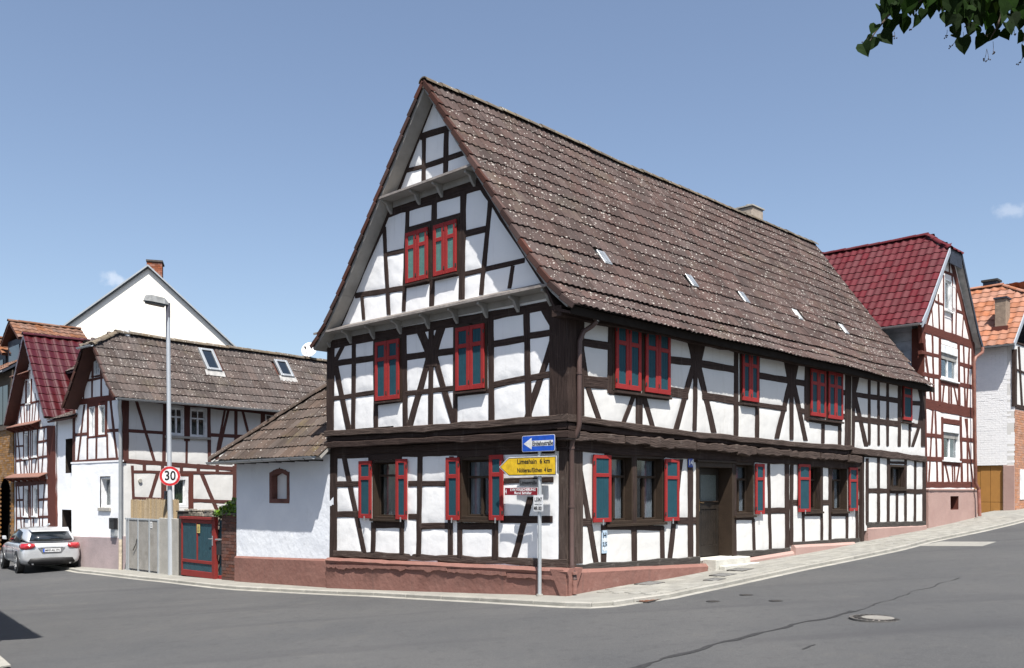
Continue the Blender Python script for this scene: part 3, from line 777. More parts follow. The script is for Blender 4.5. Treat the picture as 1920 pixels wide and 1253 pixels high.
# manhole
def disc(mb, c, r0, r1, z0, z1, n=40):
    for i in range(n):
        a, b = 2*math.pi*i/n, 2*math.pi*(i+1)/n
        P = [(math.cos(t)*r, math.sin(t)*r) for t, r in ((a, r0), (a, r1), (b, r1), (b, r0))]
        mb.prism([(c[0]+x, c[1]+y, z0) for x, y in P], (0, 0, z1-z0))
mp_ = ghit(1646, 1159.5, -KERB); mc = gw(Vector((mp_.x, mp_.y, 0)), -KERB)
mh = thing('manhole_cover', 'round iron manhole cover with pale concrete centre in the near roadway', 'manhole cover', mc)
mb = MB(); disc(mb, (0,0), .30, .335, -.02, .008); mb.build('outer_ring', mat('worn_iron_ring', (.10, .095, .088), .7, .6, 20, bump=.2), mh)
mb = MB()
for i in range(24):
    a = 2*math.pi*i/24
    P = [(math.cos(a+da)*r, math.sin(a+da)*r, .004) for da, r in ((0, .20), (0, .285), (.16, .285), (.16, .20))]
    mb.prism(P, (0,0,.008))
mb.build('cast_iron_ribs', IRON, mh)
mb = MB(); disc(mb, (0,0), .0, .295, -.02, .004); mb.build('cover_plate', mat('rusty_cover_plate', (0.17, 0.15, 0.135), 0.8, 0.7, 20, col2=(0.09, 0.08, 0.075)), mh)
mb = MB(); disc(mb, (0,0), .0, .19, -.01, .011); mb.build('concrete_centre', mat('worn_cover_concrete', (0.20, 0.19, 0.17), 0.9, 0.7, 9, col2=(0.13, 0.125, 0.115)), mh)
for (px, py, lab) in ((1338, 1128, 'small dark valve cover in the road, nearest the drain inlet at the corner'), (1400, 1116, 'small dark valve cover in the road, closest to the right-hand kerb'), (1456, 1127, 'small dark valve cover in the road, nearest the big manhole cover')):
    p = ghit(px, py, -KERB); c = gw(Vector((p.x, p.y, 0)), -KERB)
    vt = thing('valve_cover', lab, 'valve cover', c, MF.a, 'small valve covers in the road')
    mb = MB(); disc(mb, (0,0), 0, .075, -.02, .006, 16); mb.build('cover_lid', IRON, vt)
    mb = MB(); disc(mb, (0,0), .08, .11, -.02, .005, 16); mb.build('cover_rim', TAR, vt)
for (px, py, sx, sy) in ((1218, 1096, .42, .30), (1356, 1080, .40, .3), (1388, 1070, .4, .3), (1340, 1089, .35, .2)):
    p = ghit(px, py); c = gw(Vector((p.x, p.y, 0)), .0)
    lab = {1218: 'grey rectangular hatch in the pavement below the double window', 1356: 'grey rectangular hatch in the pavement just before the doorstep', 1388: 'grey rectangular hatch in the pavement beside the doorstep, farthest up the street', 1340: 'small grey hatch in the pavement nearest the kerb before the doorstep'}[px]
    vt = thing('pavement_hatch', lab, 'hatch', c, MF.a, 'hatches in the right pavement'); vt.rotation_euler = (0, -.036, MF.a); vt.location.z += .012
    mb = MB(); mb.box((-sx/2, -sy/2, -.02), (sx/2, sy/2, .013)); mb.build('hatch_lid', mat('grey_iron_hatch', (0.16, 0.16, 0.155), 0.7, 0.5, 20, bump=.2), vt, bevel=.003)
    mb = MB()
    for (a, b, c_, d) in ((-sx/2-.02, -sy/2-.02, sx/2+.02, -sy/2-.003), (-sx/2-.02, sy/2+.003, sx/2+.02, sy/2+.02), (-sx/2-.02, -sy/2-.003, -sx/2-.003, sy/2+.003), (sx/2+.003, -sy/2-.003, sx/2+.02, sy/2+.003)):
        mb.box((a, b, -.02), (c_, d, .014))
    mb.build('hatch_frame', IRON, vt)
p = ghit(1228, 1123, -KERB); c = gw(Vector((p.x, p.y, 0)), -KERB)
vt = thing('drain_inlet', 'rust-brown gully grating against the kerb at the street corner', 'drain', c, MF.a + .12)
mb = MB(); 
for k in range(9): mb.box((-.45+k*.1, -.13, -.02), (-.39+k*.1, .13, .014))
mb.build('grating_bars', mat('rusty_iron', (0.16, 0.065, 0.035), 0.85, 0.7, 15, bump=.3, col2=(.08, .035, .02)), vt)
mb = MB(); mb.box((-.50, -.16, -.02), (.50, -.134, .016)); mb.box((-.50, .134, -.02), (.50, .16, .016)); mb.box((-.50,-.133,-.02),(.50,.133,.003)); mb.build('grating_frame', IRON, vt)

# ================================================================= MAIN HOUSE
house = thing('half_timbered_house', 'large white half-timbered corner house with red shutters and a steep lichened brown roof', 'house', (MF.ox, MF.oy, 0), MF.a)
G0 = Wall(MF, 0, 0.0, house)       # gable, ground floor
G1 = Wall(MF, 0, -0.15, house)     # gable, upper floor and attic
L0 = Wall(MF, 1, 0.0, house)       # long wall, ground floor
L1 = Wall(MF, 1, -0.15, house)     # long wall, upper floor
LE = Wall(MF, 1, -0.10, house)     # long wall, far bay, ground floor
def frame_up(w_, rows, m, front=.022, back=.09, rough=1.0):
    Q = []
    for r_ in rows:
        kind = r_[0]; q = quad_of(w_, 'H' if kind == 'H' else 'V', *r_[1:])
        nm = {'H': 'timber_rail', 'V': 'timber_post', 'B': 'timber_brace'}[kind]
        timber(w_, q, m, nm, front + {'H': 0.0, 'V': 0.003, 'B': -0.003}[kind], back, rough)
        Q.append(q)
    return Q
gatt = [   # attic gable
 ('H', Z1, 770, 505, Z1, 1012, 428, 46), ('V', Z1, 795, 515, Z1, 792, 850, 28), ('V', Z1, 951, 445, Z1, 943, 800, 32),
 ('H', Z1, 676, 738, Z1, 806, 705, 30), ('H', Z1, 790, 712, Z1, 1120, 598, 38), ('B', Z1, 872, 190, Z1, 576, 955, 42),
 ('B', Z1, 872, 190, Z1, 1215, 800, 34),
 ('H', Z1, 500, 1030, Z1, 1230, 815, 90), ('V', Z1, 683, 995, Z2, 655, 605, 27), ('V', Z1, 868, 940, Z2, 848, 570, 34),
 ('V', Z1, 1068, 880, Z2, 1055, 522, 42), ('B', Z1, 1254, 925, Z2, 1190, 492, 33), ('H', Z1, 690, 1143, Z1, 1052, 1043, 34),
 ('H', Z2, 322, 496, Z2, 672, 442, 38), ('H', Z2, 535, 212, Z2, 665, 183, 34), ('V', Z2, 520, 20, Z2, 552, 628, 26),
 ('V', Z2, 366, 500, Z2, 380, 662, 22), ('H', Z2, 1078, 347, Z2, 1490, 252, 36), ('H', Z2, 1086, 68, Z2, 1222, 36, 46),
 ('B', Z2, 1408, 290, Z2, 1384, 447, 28), ('B', Z1, 560, 985, Z2, 200, 712, 48), ('B', Z1, 1205, 830, Z2, 1650, 410, 95),
 ('H', Z2, 672, 434, Z2, 850, 398, 24), ('H', Z2, 866, 384, Z2, 1045, 346, 24),
 ('V', Z2, 1040, 0, Z2, 1034, 350, 22)]
gup = [    # upper floor, gable side
 ('H', Z2, 128, 838, Z2, 1705, 555, 62), ('V', Z2, 152, 800, Z3, 147, 135, 50), ('V', Z2, 311, 800, Z3, 306, 120, 28),
 ('H', Z2, 172, 968, Z2, 475, 922, 42), ('H', Z2, 160, 1208, Z2, 460, 1163, 32), ('B', Z2, 185, 985, Z3, 278, 112, 38),
 ('B', Z2, 250, 815, Z2, 178, 955, 30), ('V', Z2, 460, 770, Z3, 463, 105, 30), ('V', Z2, 656, 750, Z3, 668, 98, 36),
 ('H', Z2, 465, 1243, Z2, 645, 1220, 26), ('V', Z2, 846, 700, Z3, 840, 92, 34), ('V', Z2, 848, 850, Z2, 848, 985, 84), ('B', Z2, 762, 725, Z2, 838, 905, 62),
 ('B', Z2, 922, 690, Z2, 862, 880, 60), ('H', Z2, 668, 922, Z2, 1005, 878, 46), ('B', Z2, 835, 900, Z3, 690, 97, 44),
 ('B', Z2, 862, 900, Z3, 1008, 78, 42), ('H', Z2, 668, 1172, Z2, 1025, 1133, 36), ('V', Z2, 1012, 680, Z3, 1012, 70, 28),
 ('V', Z2, 1256, 620, Z3, 1262, 55, 40), ('H', Z2, 1015, 1178, Z2, 1250, 1152, 34), ('H', Z2, 1265, 832, Z2, 1510, 790, 46),
 ('H', Z2, 1515, 775, Z2, 1712, 745, 46), ('V', Z2, 1502, 590, Z3, 1520, 35, 42), ('H', Z2, 1270, 1115, Z2, 1495, 1068, 46),
 ('H', Z2, 1515, 1068, Z2, 1705, 1032, 46), ('B', Z2, 1682, 810, Z3, 1498, 45, 46), ('B', Z2, 1612, 565, Z2, 1712, 740, 60),
 ('H', Z2, 475, 792, Z2, 645, 765, 22), ('H', Z2, 1020, 700, Z2, 1240, 668, 24)]
ggr = [    # ground floor, gable side
 ('V', Z3, 173, 250, Z3, 168, 985, 50), ('H', Z3, 150, 262, Z3, 1700, 228, 66), ('H', Z3, 190, 472, Z3, 370, 470, 40),
 ('H', Z3, 688, 469, Z3, 755, 468, 40), ('H', Z3, 780, 469, Z3, 970, 468, 40), ('H', Z3, 1350, 450, Z3, 1690, 440, 40),
 ('H', Z3, 190, 681, Z3, 365, 679, 42), ('H', Z3, 688, 697, Z3, 750, 697, 42), ('H', Z3, 772, 763, Z3, 965, 760, 45),
 ('H', Z3, 1325, 716, Z3, 1685, 714, 50), ('B', Z3, 243, 285, Z3, 382, 945, 34), ('V', Z3, 447, 735, Z3, 443, 942, 32),
 ('V', Z3, 642, 735, Z3, 642, 955, 30), ('V', Z3, 768, 280, Z3, 758, 965, 34), ('V', Z3, 978, 715, Z3, 978, 978, 34),
 ('V', Z3, 1043, 735, Z3, 1043, 980, 34), ('V', Z3, 1287, 720, Z3, 1287, 990, 45), ('H', Z3, 445, 747, Z3, 660, 748, 56),
 ('H', Z3, 1030, 760, Z3, 1300, 762, 48), ('B', Z3, 1532, 560, Z3, 1413, 1000, 46), 
 ('V', Z3, 985, 280, Z3, 985, 300, 30), ('V', Z3, 430, 280, Z3, 432, 330, 40), ('V', Z3, 1040, 270, Z3, 1040, 330, 30)]
WP = Wall(MF, 0, 0.0, house)
Qa = frame_up(G1, gatt, TIMBER); Qb = frame_up(G1, gup, TIMBER); Qc = frame_up(G0, ggr, TIMBER)
# corner posts (both faces) as whole timbers
def corner_post(x0, y0, wx, wy, z0, z1, nm='corner_post', m=TIMBER_L):
    mb = MB(); n = 9; ring = []
    for i in range(n+1):
        z = z0 + (z1-z0)*i/n; j = [random.gauss(0, .004) for _ in range(4)]
        ring.append([(x0+j[0], y0+j[1], z), (x0+wx+j[2], y0+j[1]*.5, z), (x0+wx, y0+wy, z), (x0+j[0]*.5, y0+wy+j[3], z)])
    vs_ = [p for r_ in ring for p in r_]; fs = []
    for i in range(n):
        for k in range(4): fs.append((i*4+k, i*4+(k+1) % 4, (i+1)*4+(k+1) % 4, (i+1)*4+k))
    fs += [(0,1,2,3), (n*4+3, n*4+2, n*4+1, n*4)]
    o = mesh(nm, vs_, fs, m, house, bevel=0)
    uv = o.data.uv_layers.new(name='grain')
    for l in o.data.loops:
        c = o.data.vertices[l.vertex_index].co; uv.data[l.index].uv = (c.x+c.y*1.01+2, c.z)
    return o
zpl = lambda u: 0.44 - 0.026*u     # top of the plinth along the gable
corner_post(-.030, -.030, .42, .17, .50, 2.72)
corner_post(-.185, -.185, .42, .40, 2.955, 4.98, m=TIMBER)
Qb.append([Vector(p) for p in ((-.19, 3.0), (.215, 3.0), (.215, 5.0), (-.19, 5.0))])
Qc.append([Vector(p) for p in ((-.04, .3), (.14, .3), (.14, 2.8), (-.04, 2.8))])
# sill beam and jetty of the gable
def long_beam(w_, a0, z0a, a1, z0b, h, d0, d1, m, name, sag=0.0, rough=1.6, seg=None):
    """horizontal timber between two wall points given by their centre heights"""
    n = max(2, int(abs(a1-a0)/(seg or .35))); vs_, uvs = [], []; sd = random.random()*50
    for i in range(n+1):
        t = i/n; a = a0+(a1-a0)*t; z = z0a+(z0b-z0a)*t - sag*4*t*(1-t) + random.gauss(0, .004)*rough; jd = random.gauss(0, .005)*rough; hh = h/2*(1+random.gauss(0, .05)*rough)
        for (dz, d, uu) in ((-hh, d0, 0), (-hh, d1-.012+jd, .1), (-hh+.012, d1+jd, .12), (hh-.012, d1+jd, .12+h), (hh, d1-.012+jd, .14+h), (hh, d0, .3+h)):
            vs_.append(w_.p3(a, z+dz, d)); uvs.append((uu+sd, t*abs(a1-a0)+sd))
    fs = []
    for i in range(n):
        for k in range(6): fs.append((i*6+k, i*6+(k+1) % 6, (i+1)*6+(k+1) % 6, (i+1)*6+k))
    fs.append(tuple(range(6))); fs.append(tuple(n*6+k for k in range(5, -1, -1)))
    me = bpy.data.meshes.new(name); me.from_pydata([tuple(v) for v in vs_], [], fs)
    uvl = me.uv_layers.new(name='grain')
    for l in me.loops: uvl.data[l.index].uv = uvs[l.vertex_index]
    bm = bmesh.new(); bm.from_mesh(me); bmesh.ops.recalc_face_normals(bm, faces=bm.faces); bm.to_mesh(me); bm.free()
    return link(name, me, w_.parent, m)
long_beam(G1, -.20, 2.895, 6.60, 2.935, .12, -.2, .055, TIMBER_L, 'sill_beam', sag=.02)
long_beam(G1, -.17, 2.765, 6.58, 2.80, .105, -.2, -.005, TIMBER, 'jetty_beam')
long_beam(G1, -.20, 2.64, 6.62, 2.69, .12, -.2, .045, TIMBER, 'jetty_beam')
long_beam(G0, -.03, 2.52, 6.50, 2.565, .14, -.2, .045, TIMBER, 'wall_plate')
long_beam(G0, -.045, .515, 6.50, .375, .14, -.2, .035, TIMBER_L, 'sill_beam', rough=2)
long_beam(L1, -.20, 2.895, 10.62, 2.775, .12, -.2, .055, TIMBER_L, 'sill_beam', sag=.06)
long_beam(L1, -.17, 2.765, 10.62, 2.65, .10, -.2, -.005, TIMBER, 'jetty_beam')
n = 15                              # ragged beam ends and lower jetty timber
for k in range(n):
    t0, t1 = k/n, (k+1)/n; a0, a1 = -.18 + 11.35*t0, -.18 + 11.35*t1 - .006
    long_beam(L1, a0, 2.62-.12*t0+random.gauss(0,.008), a1, 2.62-.12*t1+random.gauss(0,.008), .13+random.random()*.05, -.2, .045+random.random()*.03, TIMBER_L, 'joist_board', rough=2.2, seg=.14)
long_beam(L0, -.03, 2.47, 11.55, 2.36, .20, -.2, .05, TIMBER, 'wall_plate')
long_beam(L1, 10.63, 2.72, 15.66, 2.63, .17, -.2, .045, TIMBER_L, 'sill_beam')
# gable infill panels
def poly_px(w_, z, pts): return [Vector(w_.m(*zp(z, x, y))) for x, y in pts]
apex = (3.05, 9.17)
out_att = [(-.05, 5.02), (.42, 5.60), apex, (5.70, 5.72), (6.30, 5.02)]
holes_g1 = []
sh_att = [rect_px(G1, 680, 58, 832, 400, Z2), rect_px(G1, 874, 10, 1030, 355, Z2)]
def quad_px(w_, z, pts): return [Vector(w_.m(*zp(z, *p))) for p in pts]
panels(G1, [Vector(p) for p in out_att], Qa, [], PLASTER_G)
panels(G1, [Vector(p) for p in ((-.05, 2.95), (6.50, 2.98), (6.50, 4.98), (-.05, 4.98))], Qb, [], PLASTER_G)
# shutters: attic pair, upper floor pair (closed)
def sh_quad(w_, z, x0, yt0, x1, yt1, yb0, yb1, **k):
    a0 = w_.m(*zp(z, x0, yt0)); a1 = w_.m(*zp(z, x1, yt1)); b0 = w_.m(*zp(z, x0, yb0)); b1 = w_.m(*zp(z, x1, yb1))
    r_ = (min(a0[0], a1[0]), (b0[1]+b1[1])/2, max(a0[0], a1[0]), (a0[1]+a1[1])/2)
    return shutter(w_, r_, double=True, **k)
sh_quad(G1, Z2, 680, 65, 832, 30, 412, 385, d=.035, panel=TEALG)
sh_quad(G1, Z2, 872, 12, 1030, -25, 368, 332, d=.035, panel=TEALG)
sh_quad(G1, Z2, 470, 822, 634, 795, 1228, 1208, d=.035)
sh_quad(G1, Z2, 1026, 722, 1222, 690, 1160, 1133, d=.035)
for q in ((470, 1232, 640, 1212), (1024, 1165, 1228, 1140), (675, 418, 838, 388), (868, 372, 1036, 340)):
    a = G1.m(*zp(Z2, q[0], q[1])); b = G1.m(*zp(Z2, q[2], q[3]))
    mb = MB(); z_ = (a[1]+b[1])/2; wbox(mb, G1, min(a[0], b[0]), z_-.045, max(a[0], b[0]), z_-.012, -.02, .10); mb.build('window_sill', TIMBER, house, bevel=.003)
# ground floor windows of the gable
r1 = rect_px(G0, 440, 308, 640, 716, Z3); r1 = (r1[0], r1[1], r1[2], r1[3])
r2 = rect_px(G0, 1044, 286, 1285, 722, Z3)
window(G0, r1, mull=0, transom=.24, depth=.14, curtain=GREYC, casing=.05, sash=.03)
w2 = window(G0, r2, mull=1, transom=.30, depth=.14, curtain=CURT, curt_w=.55, casing=.06)
Qc_h = [rquad(r1, -.01), rquad(r2, -.01)]
panels(G0, [Vector(p) for p in ((-.02, .40), (6.40, .36), (6.40, 2.5), (-.02, 2.5))], Qc, Qc_h, PLASTER_G)
shutter(G0, rect_px(G0, 361, 314, 447, 708, Z3), d=.05); shutter(G0, rect_px(G0, 617, 300, 693, 716, Z3), d=.05)
shutter(G0, rect_px(G0, 963, 290, 1054, 721, Z3), d=.05); shutter(G0, rect_px(G0, 1262, 272, 1357, 722, Z3), d=.05)
# house plant and glass vase standing inside the right-hand gable window: part of what the window shows
# ---- long wall, upper floor
lup = [
 ('H', Z4, 150, 215, Z6, 1790, 585, 66, 58), ('B', Z4, 236, 480, Z4, 300, 905, 60), ('B', Z4, 290, 880, Z5, 305, 30, 52),
 ('H', Z4, 262, 530, Z4, 530, 572, 78), ('H', Z4, 280, 915, Z4, 545, 938, 120), ('V', Z4, 545, 300, Z4, 531, 1030, 44),
 ('V', Z4, 846, 360, Z4, 826, 1010, 40), ('V', Z4, 1113, 420, Z4, 1112, 1060, 16), ('H', Z4, 530, 1022, Z4, 1112, 1082, 46),
 ('B', Z4, 768, 1060, Z5, 472, 48, 46), ('V', Z4, 823, 1070, Z5, 579, 62, 66), ('B', Z4, 868, 1070, Z5, 672, 74, 52),
 ('V', Z4, 1382, 480, Z5, 962, 102, 40), ('V', Z4, 1386, 640, Z4, 1382, 810, 104), ('V', Z6, 594, 470, Z6, 594, 585, 70), ('B', Z4, 1318, 470, Z4, 1372, 700, 78), ('B', Z4, 1445, 500, Z4, 1398, 720, 78),
 ('B', Z4, 1352, 770, Z5, 836, 92, 56), ('B', Z4, 1405, 770, Z5, 1097, 116, 56), ('H', Z4, 1108, 702, Z4, 1340, 728, 70),
 ('H', Z4, 1425, 742, Z4, 1765, 802, 70), ('H', Z4, 1105, 1012, Z4, 1300, 1045, 95), ('H', Z4, 1440, 1055, Z4, 1770, 1108, 76),
 ('V', Z6, 93, 225, Z6, 90, 1045, 40), ('V', Z6, 288, 270, Z6, 280, 1065, 34), ('H', Z6, 110, 752, Z6, 285, 778, 32),
 ('H', Z6, 295, 500, Z6, 575, 547, 58), ('H', Z6, 612, 556, Z6, 722, 574, 56), ('V', Z6, 592, 370, Z6, 590, 1078, 34),
 ('B', Z6, 556, 360, Z6, 584, 530, 68), ('B', Z6, 632, 370, Z6, 600, 530, 62), ('B', Z6, 582, 550, Z6, 458, 1068, 44),
 ('B', Z6, 606, 550, Z6, 718, 1088, 42), ('H', Z6, 285, 765, Z6, 545, 800, 48), ('H', Z6, 645, 808, Z6, 730, 832, 50),
 ('V', Z6, 730, 380, Z6, 724, 900, 38), ('H', Z6, 725, 893, Z6, 1035, 942, 42), ('V', Z6, 875, 940, Z6, 872, 1112, 30),
 ('V', Z6, 1025, 940, Z6, 1023, 1135, 28), ('H', Z6, 1040, 652, Z6, 1085, 658, 50), ('H', Z6, 1040, 862, Z6, 1085, 872, 46),
 ('V', Z6, 1100, 470, Z6, 1093, 1145, 48), ('V', Z6, 1148, 480, Z6, 1132, 1155, 46), ('V', Z6, 1290, 510, Z6, 1290, 1125, 24),
 ('V', Z6, 1373, 525, Z6, 1375, 1130, 21), ('V', Z6, 1457, 540, Z6, 1455, 1135, 22), ('V', Z6, 1562, 560, Z6, 1560, 1140, 27),
 ('V', Z6, 1655, 930, Z6, 1652, 1140, 19), ('V', Z6, 1668, 590, Z6, 1666, 940, 12), ('V', Z6, 1776, 600, Z6, 1775, 1140, 38),
 ('H', Z6, 1160, 672, Z6, 1570, 730, 46), ('H', Z6, 1660, 747, Z6, 1760, 752, 42), ('H', Z6, 1130, 886, Z6, 1575, 940, 54),
 ('H', Z6, 1655, 945, Z6, 1765, 956, 34), ('B', Z6, 1152, 640, Z6, 1264, 1140, 38), ('B', Z6, 1190, 500, Z6, 1155, 655, 34),
 ('B', Z6, 1748, 935, Z6, 1680, 1142, 28), ('B', Z6, 1738, 610, Z6, 1770, 745, 30), ('B', Z6, 1766, 760, Z6, 1742, 935, 26),
 ('H', Z6, 1570, 900, Z6, 1660, 912, 20)]
Qd = frame_up(L1, lup, TIMBER)
Qd.append([Vector(p) for p in ((-.19, 2.9), (.24, 2.9), (.24, 5.0), (-.19, 5.0))])
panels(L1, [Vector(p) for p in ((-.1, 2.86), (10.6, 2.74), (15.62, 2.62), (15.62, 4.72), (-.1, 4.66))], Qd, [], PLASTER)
sh_quad(L1, Z4, 574, 342, 820, 380, 985, 1016, d=.035); sh_quad(L1, Z4, 866, 402, 1108, 438, 1022, 1052, d=.035)
sh_quad(L1, Z6, 133, 265, 278, 285, 722, 748, d=.035); sh_quad(L1, Z6, 750, 440, 884, 462, 860, 880, d=.035)
sh_quad(L1, Z6, 908, 468, 1038, 482, 884, 905, d=.035)
r_ = rect_px(L1, 1586, 585, 1664, 910, Z6); shutter(L1, (r_[0], r_[1], r_[2], r_[3]-.0), d=.03)
for q in ((570, 1000, 1108, 1060, Z4), (126, 736, 278, 760, Z6), (742, 874, 1036, 918, Z6), (1578, 908, 1668, 922, Z6)):
    a = L1.m(*zp(q[4], q[0], q[1])); b = L1.m(*zp(q[4], q[2], q[3])); z_ = (a[1]+b[1])/2
    mb = MB(); wbox(mb, L1, a[0], z_-.06, b[0], z_-.02, -.02, .10); mb.build('window_sill', TIMBER, house, bevel=.003)
# ---- long wall, ground floor
lgr = [
 ('B', Z5, 153, 255, Z5, 285, 1025, 37), ('H', Z5, 100, 735, Z5, 252, 735, 56), ('H', Z5, 838, 726, Z5, 975, 724, 50),
 ('H', Z5, 340, 768, Z5, 748, 776, 36), ('V', Z5, 334, 750, Z5, 334, 1025, 36), ('V', Z5, 543, 735, Z5, 547, 1015, 36),
 ('V', Z5, 738, 765, Z5, 742, 1000, 30), ('B', Z5, 868, 300, Z5, 792, 995, 34), ('V', Z5, 932, 300, Z5, 936, 990, 36),
 ('V', Z5, 985, 310, Z5, 985, 990, 16), ('H', Z5, 960, 306, Z5, 1250, 318, 30), ('V', Z5, 546, 262, Z5, 547, 745, 24), ('H', Z5, 340, 258, Z5, 760, 276, 34), ('H', Z7, 70, 215, Z7, 255, 226, 30), ('H', Z7, 700, 235, Z7, 1100, 246, 30), ('V', Z5, 1243, 310, Z5, 1245, 975, 14),
 ('V', Z7, 247, 735, Z7, 255, 1030, 24), ('V', Z7, 384, 235, Z7, 400, 1012, 25), ('V', Z7, 549, 240, Z7, 553, 1010, 40),
 ('V', Z7, 592, 245, Z7, 590, 975, 30), ('H', Z7, 330, 661, Z7, 540, 661, 54), ('H', Z7, 575, 586, Z7, 650, 590, 50),
 ('H', Z7, 78, 728, Z7, 250, 730, 36), ('H', Z7, 685, 690, Z7, 862, 690, 44), ('H', Z7, 940, 690, Z7, 1098, 690, 44),
 ('V', Z7, 696, 700, Z7, 699, 950, 24), ('V', Z7, 861, 245, Z7, 863, 935, 22), ('V', Z7, 934, 245, Z7, 938, 930, 24),
 ('V', Z7, 1090, 690, Z7, 1090, 920, 22), ('V', Z7, 1181, 260, Z7, 1180, 920, 24), ('V', Z7, 1248, 240, Z7, 1250, 915, 36),
 ('H', Z7, 860, 588, Z7, 938, 588, 48), ('H', Z7, 1165, 584, Z7, 1260, 584, 50)]
Qe = frame_up(L0, lgr, TIMBER)
def sill_run(w_, z, x0, y0, x1, y1, h, m=SILLWOOD):
    a = w_.m(*zp(z, x0, y0)); b = w_.m(*zp(z, x1, y1)); long_beam(w_, a[0], a[1], b[0], b[1], h, -.2, .04, m, 'sill_beam', rough=1.5)
sill_run(L0, Z5, 112, 1062, 995, 997, .16); sill_run(L0, Z7, 88, 1052, 572, 1022, .13); sill_run(L0, Z7, 600, 968, 1258, 925, .13)
Wn = [rect_px(L0, 352, 262, 540, 738, Z5), rect_px(L0, 552, 268, 752, 738, Z5), rect_px(L0, 76, 222, 250, 700, Z7),
      rect_px(L0, 712, 245, 860, 668, Z7), rect_px(L0, 945, 250, 1092, 668, Z7)]
z0_ = (Wn[0][1]+Wn[1][1])/2; z1_ = (Wn[0][3]+Wn[1][3])/2
for i in (0, 1): Wn[i] = (Wn[i][0], z0_, Wn[i][2], z1_)
for i, r_ in enumerate(Wn):
    window(L0, r_, mull=1, transom=.30, depth=.15, curtain=CURT, curt_w=(.75, .8, .7, 1.0, .8)[i], casing=.055)
door_r = rect_px(L0, 972, 318, 1236, 985, Z5)
door_r = (door_r[0], L0.m(*zp(Z5, 1100, 978))[1], door_r[2], L0.m(*zp(Z5, 1100, 322))[1])
hl = [rquad(r_, -.01) for r_ in Wn] + [rquad(door_r, -.01)]
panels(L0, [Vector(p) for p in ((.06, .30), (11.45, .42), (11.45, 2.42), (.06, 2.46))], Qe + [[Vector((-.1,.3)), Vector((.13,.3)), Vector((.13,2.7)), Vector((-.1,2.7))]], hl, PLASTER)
for (x0, y0, x1, y1, z) in ((246, 268, 367, 732, Z5), (742, 297, 838, 724, Z5), (247, 238, 325, 690, Z7), (636, 242, 738, 670, Z7), (1092, 272, 1165, 662, Z7)):
    shutter(L0, rect_px(L0, x0, y0, x1, y1, z), d=.05, st=.062)
# far bay, ground floor
lex = [('V', Z7, 1272, 190, Z7, 1272, 790, 26), ('V', Z7, 1374, 185, Z7, 1374, 785, 24), ('V', Z7, 1464, 185, Z7, 1461, 785, 24), ('V', Z7, 1619, 185, Z7, 1616, 785, 20),
       ('V', Z7, 1706, 185, Z7, 1701, 785, 20), ('V', Z7, 1784, 185, Z7, 1786, 785, 30), ('V', Z7, 1541, 495, Z7, 1540, 785, 21),
       ('H', Z7, 1270, 481, Z7, 1795, 489, 44), ('H', Z7, 1462, 226, Z7, 1620, 232, 22)]
Qf = frame_up(LE, lex, TIMBER)
rw = rect_px(LE, 1472, 245, 1616, 468, Z7)
window(LE, rw, mull=1, transom=0, depth=.14, curtain=CURT, casing=.06, curt_w=.8)
a = LE.m(*zp(Z7, 1268, 790)); b = LE.m(*zp(Z7, 1795, 778)); long_beam(LE, a[0], a[1], b[0], b[1], .15, -.2, .035, SILLWOOD, 'sill_beam', rough=1.5)
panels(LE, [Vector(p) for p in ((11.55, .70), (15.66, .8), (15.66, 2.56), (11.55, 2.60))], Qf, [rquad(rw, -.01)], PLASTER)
mb = MB(); mb.box((11.45, -.10, .4), (11.57, .3, 2.6)); mb.build('return_wall', TIMBER, house)
# ---- door
for (w__, r_) in [(L0, q_) for q_ in Wn + [door_r]] + [(G0, r1), (G0, r2)]:
    mb = MB(); wbox(mb, w__, r_[0]-.02, r_[3]+.002, r_[2]+.02, 2.45, -.08, .034); mb.build('window_lintel', TIMBER, house, bevel=.004)
DOORP = mat('dark_brown_door_paint', (.020, .015, .011), .5, .5, 6, bump=.2, bscale=30)
dr = MB(); a0, z0, a1, z1 = door_r
for (p, q, s_, t) in ((a0, z0-.05, a0+.10, z1), (a1-.10, z0-.05, a1, z1), (a0+.10, z1-.10, a1-.10, z1)):
    wbox(dr, L0, p, q, s_, t, -.34, .03)
df = dr.build('door_frame', BROWNW, house, bevel=.006)
mb = MB(); wbox(mb, L0, a0-.02, z1, a1+.02, z1+.04, -.1, .07); mb.build('door_cornice', BROWNW, house, bevel=.004)
b0, b1 = a0+.10, a1-.10; mb = MB()
dd = -.28; W = b1-b0; xs = [b0, b0+W*.30, b1]; door = None
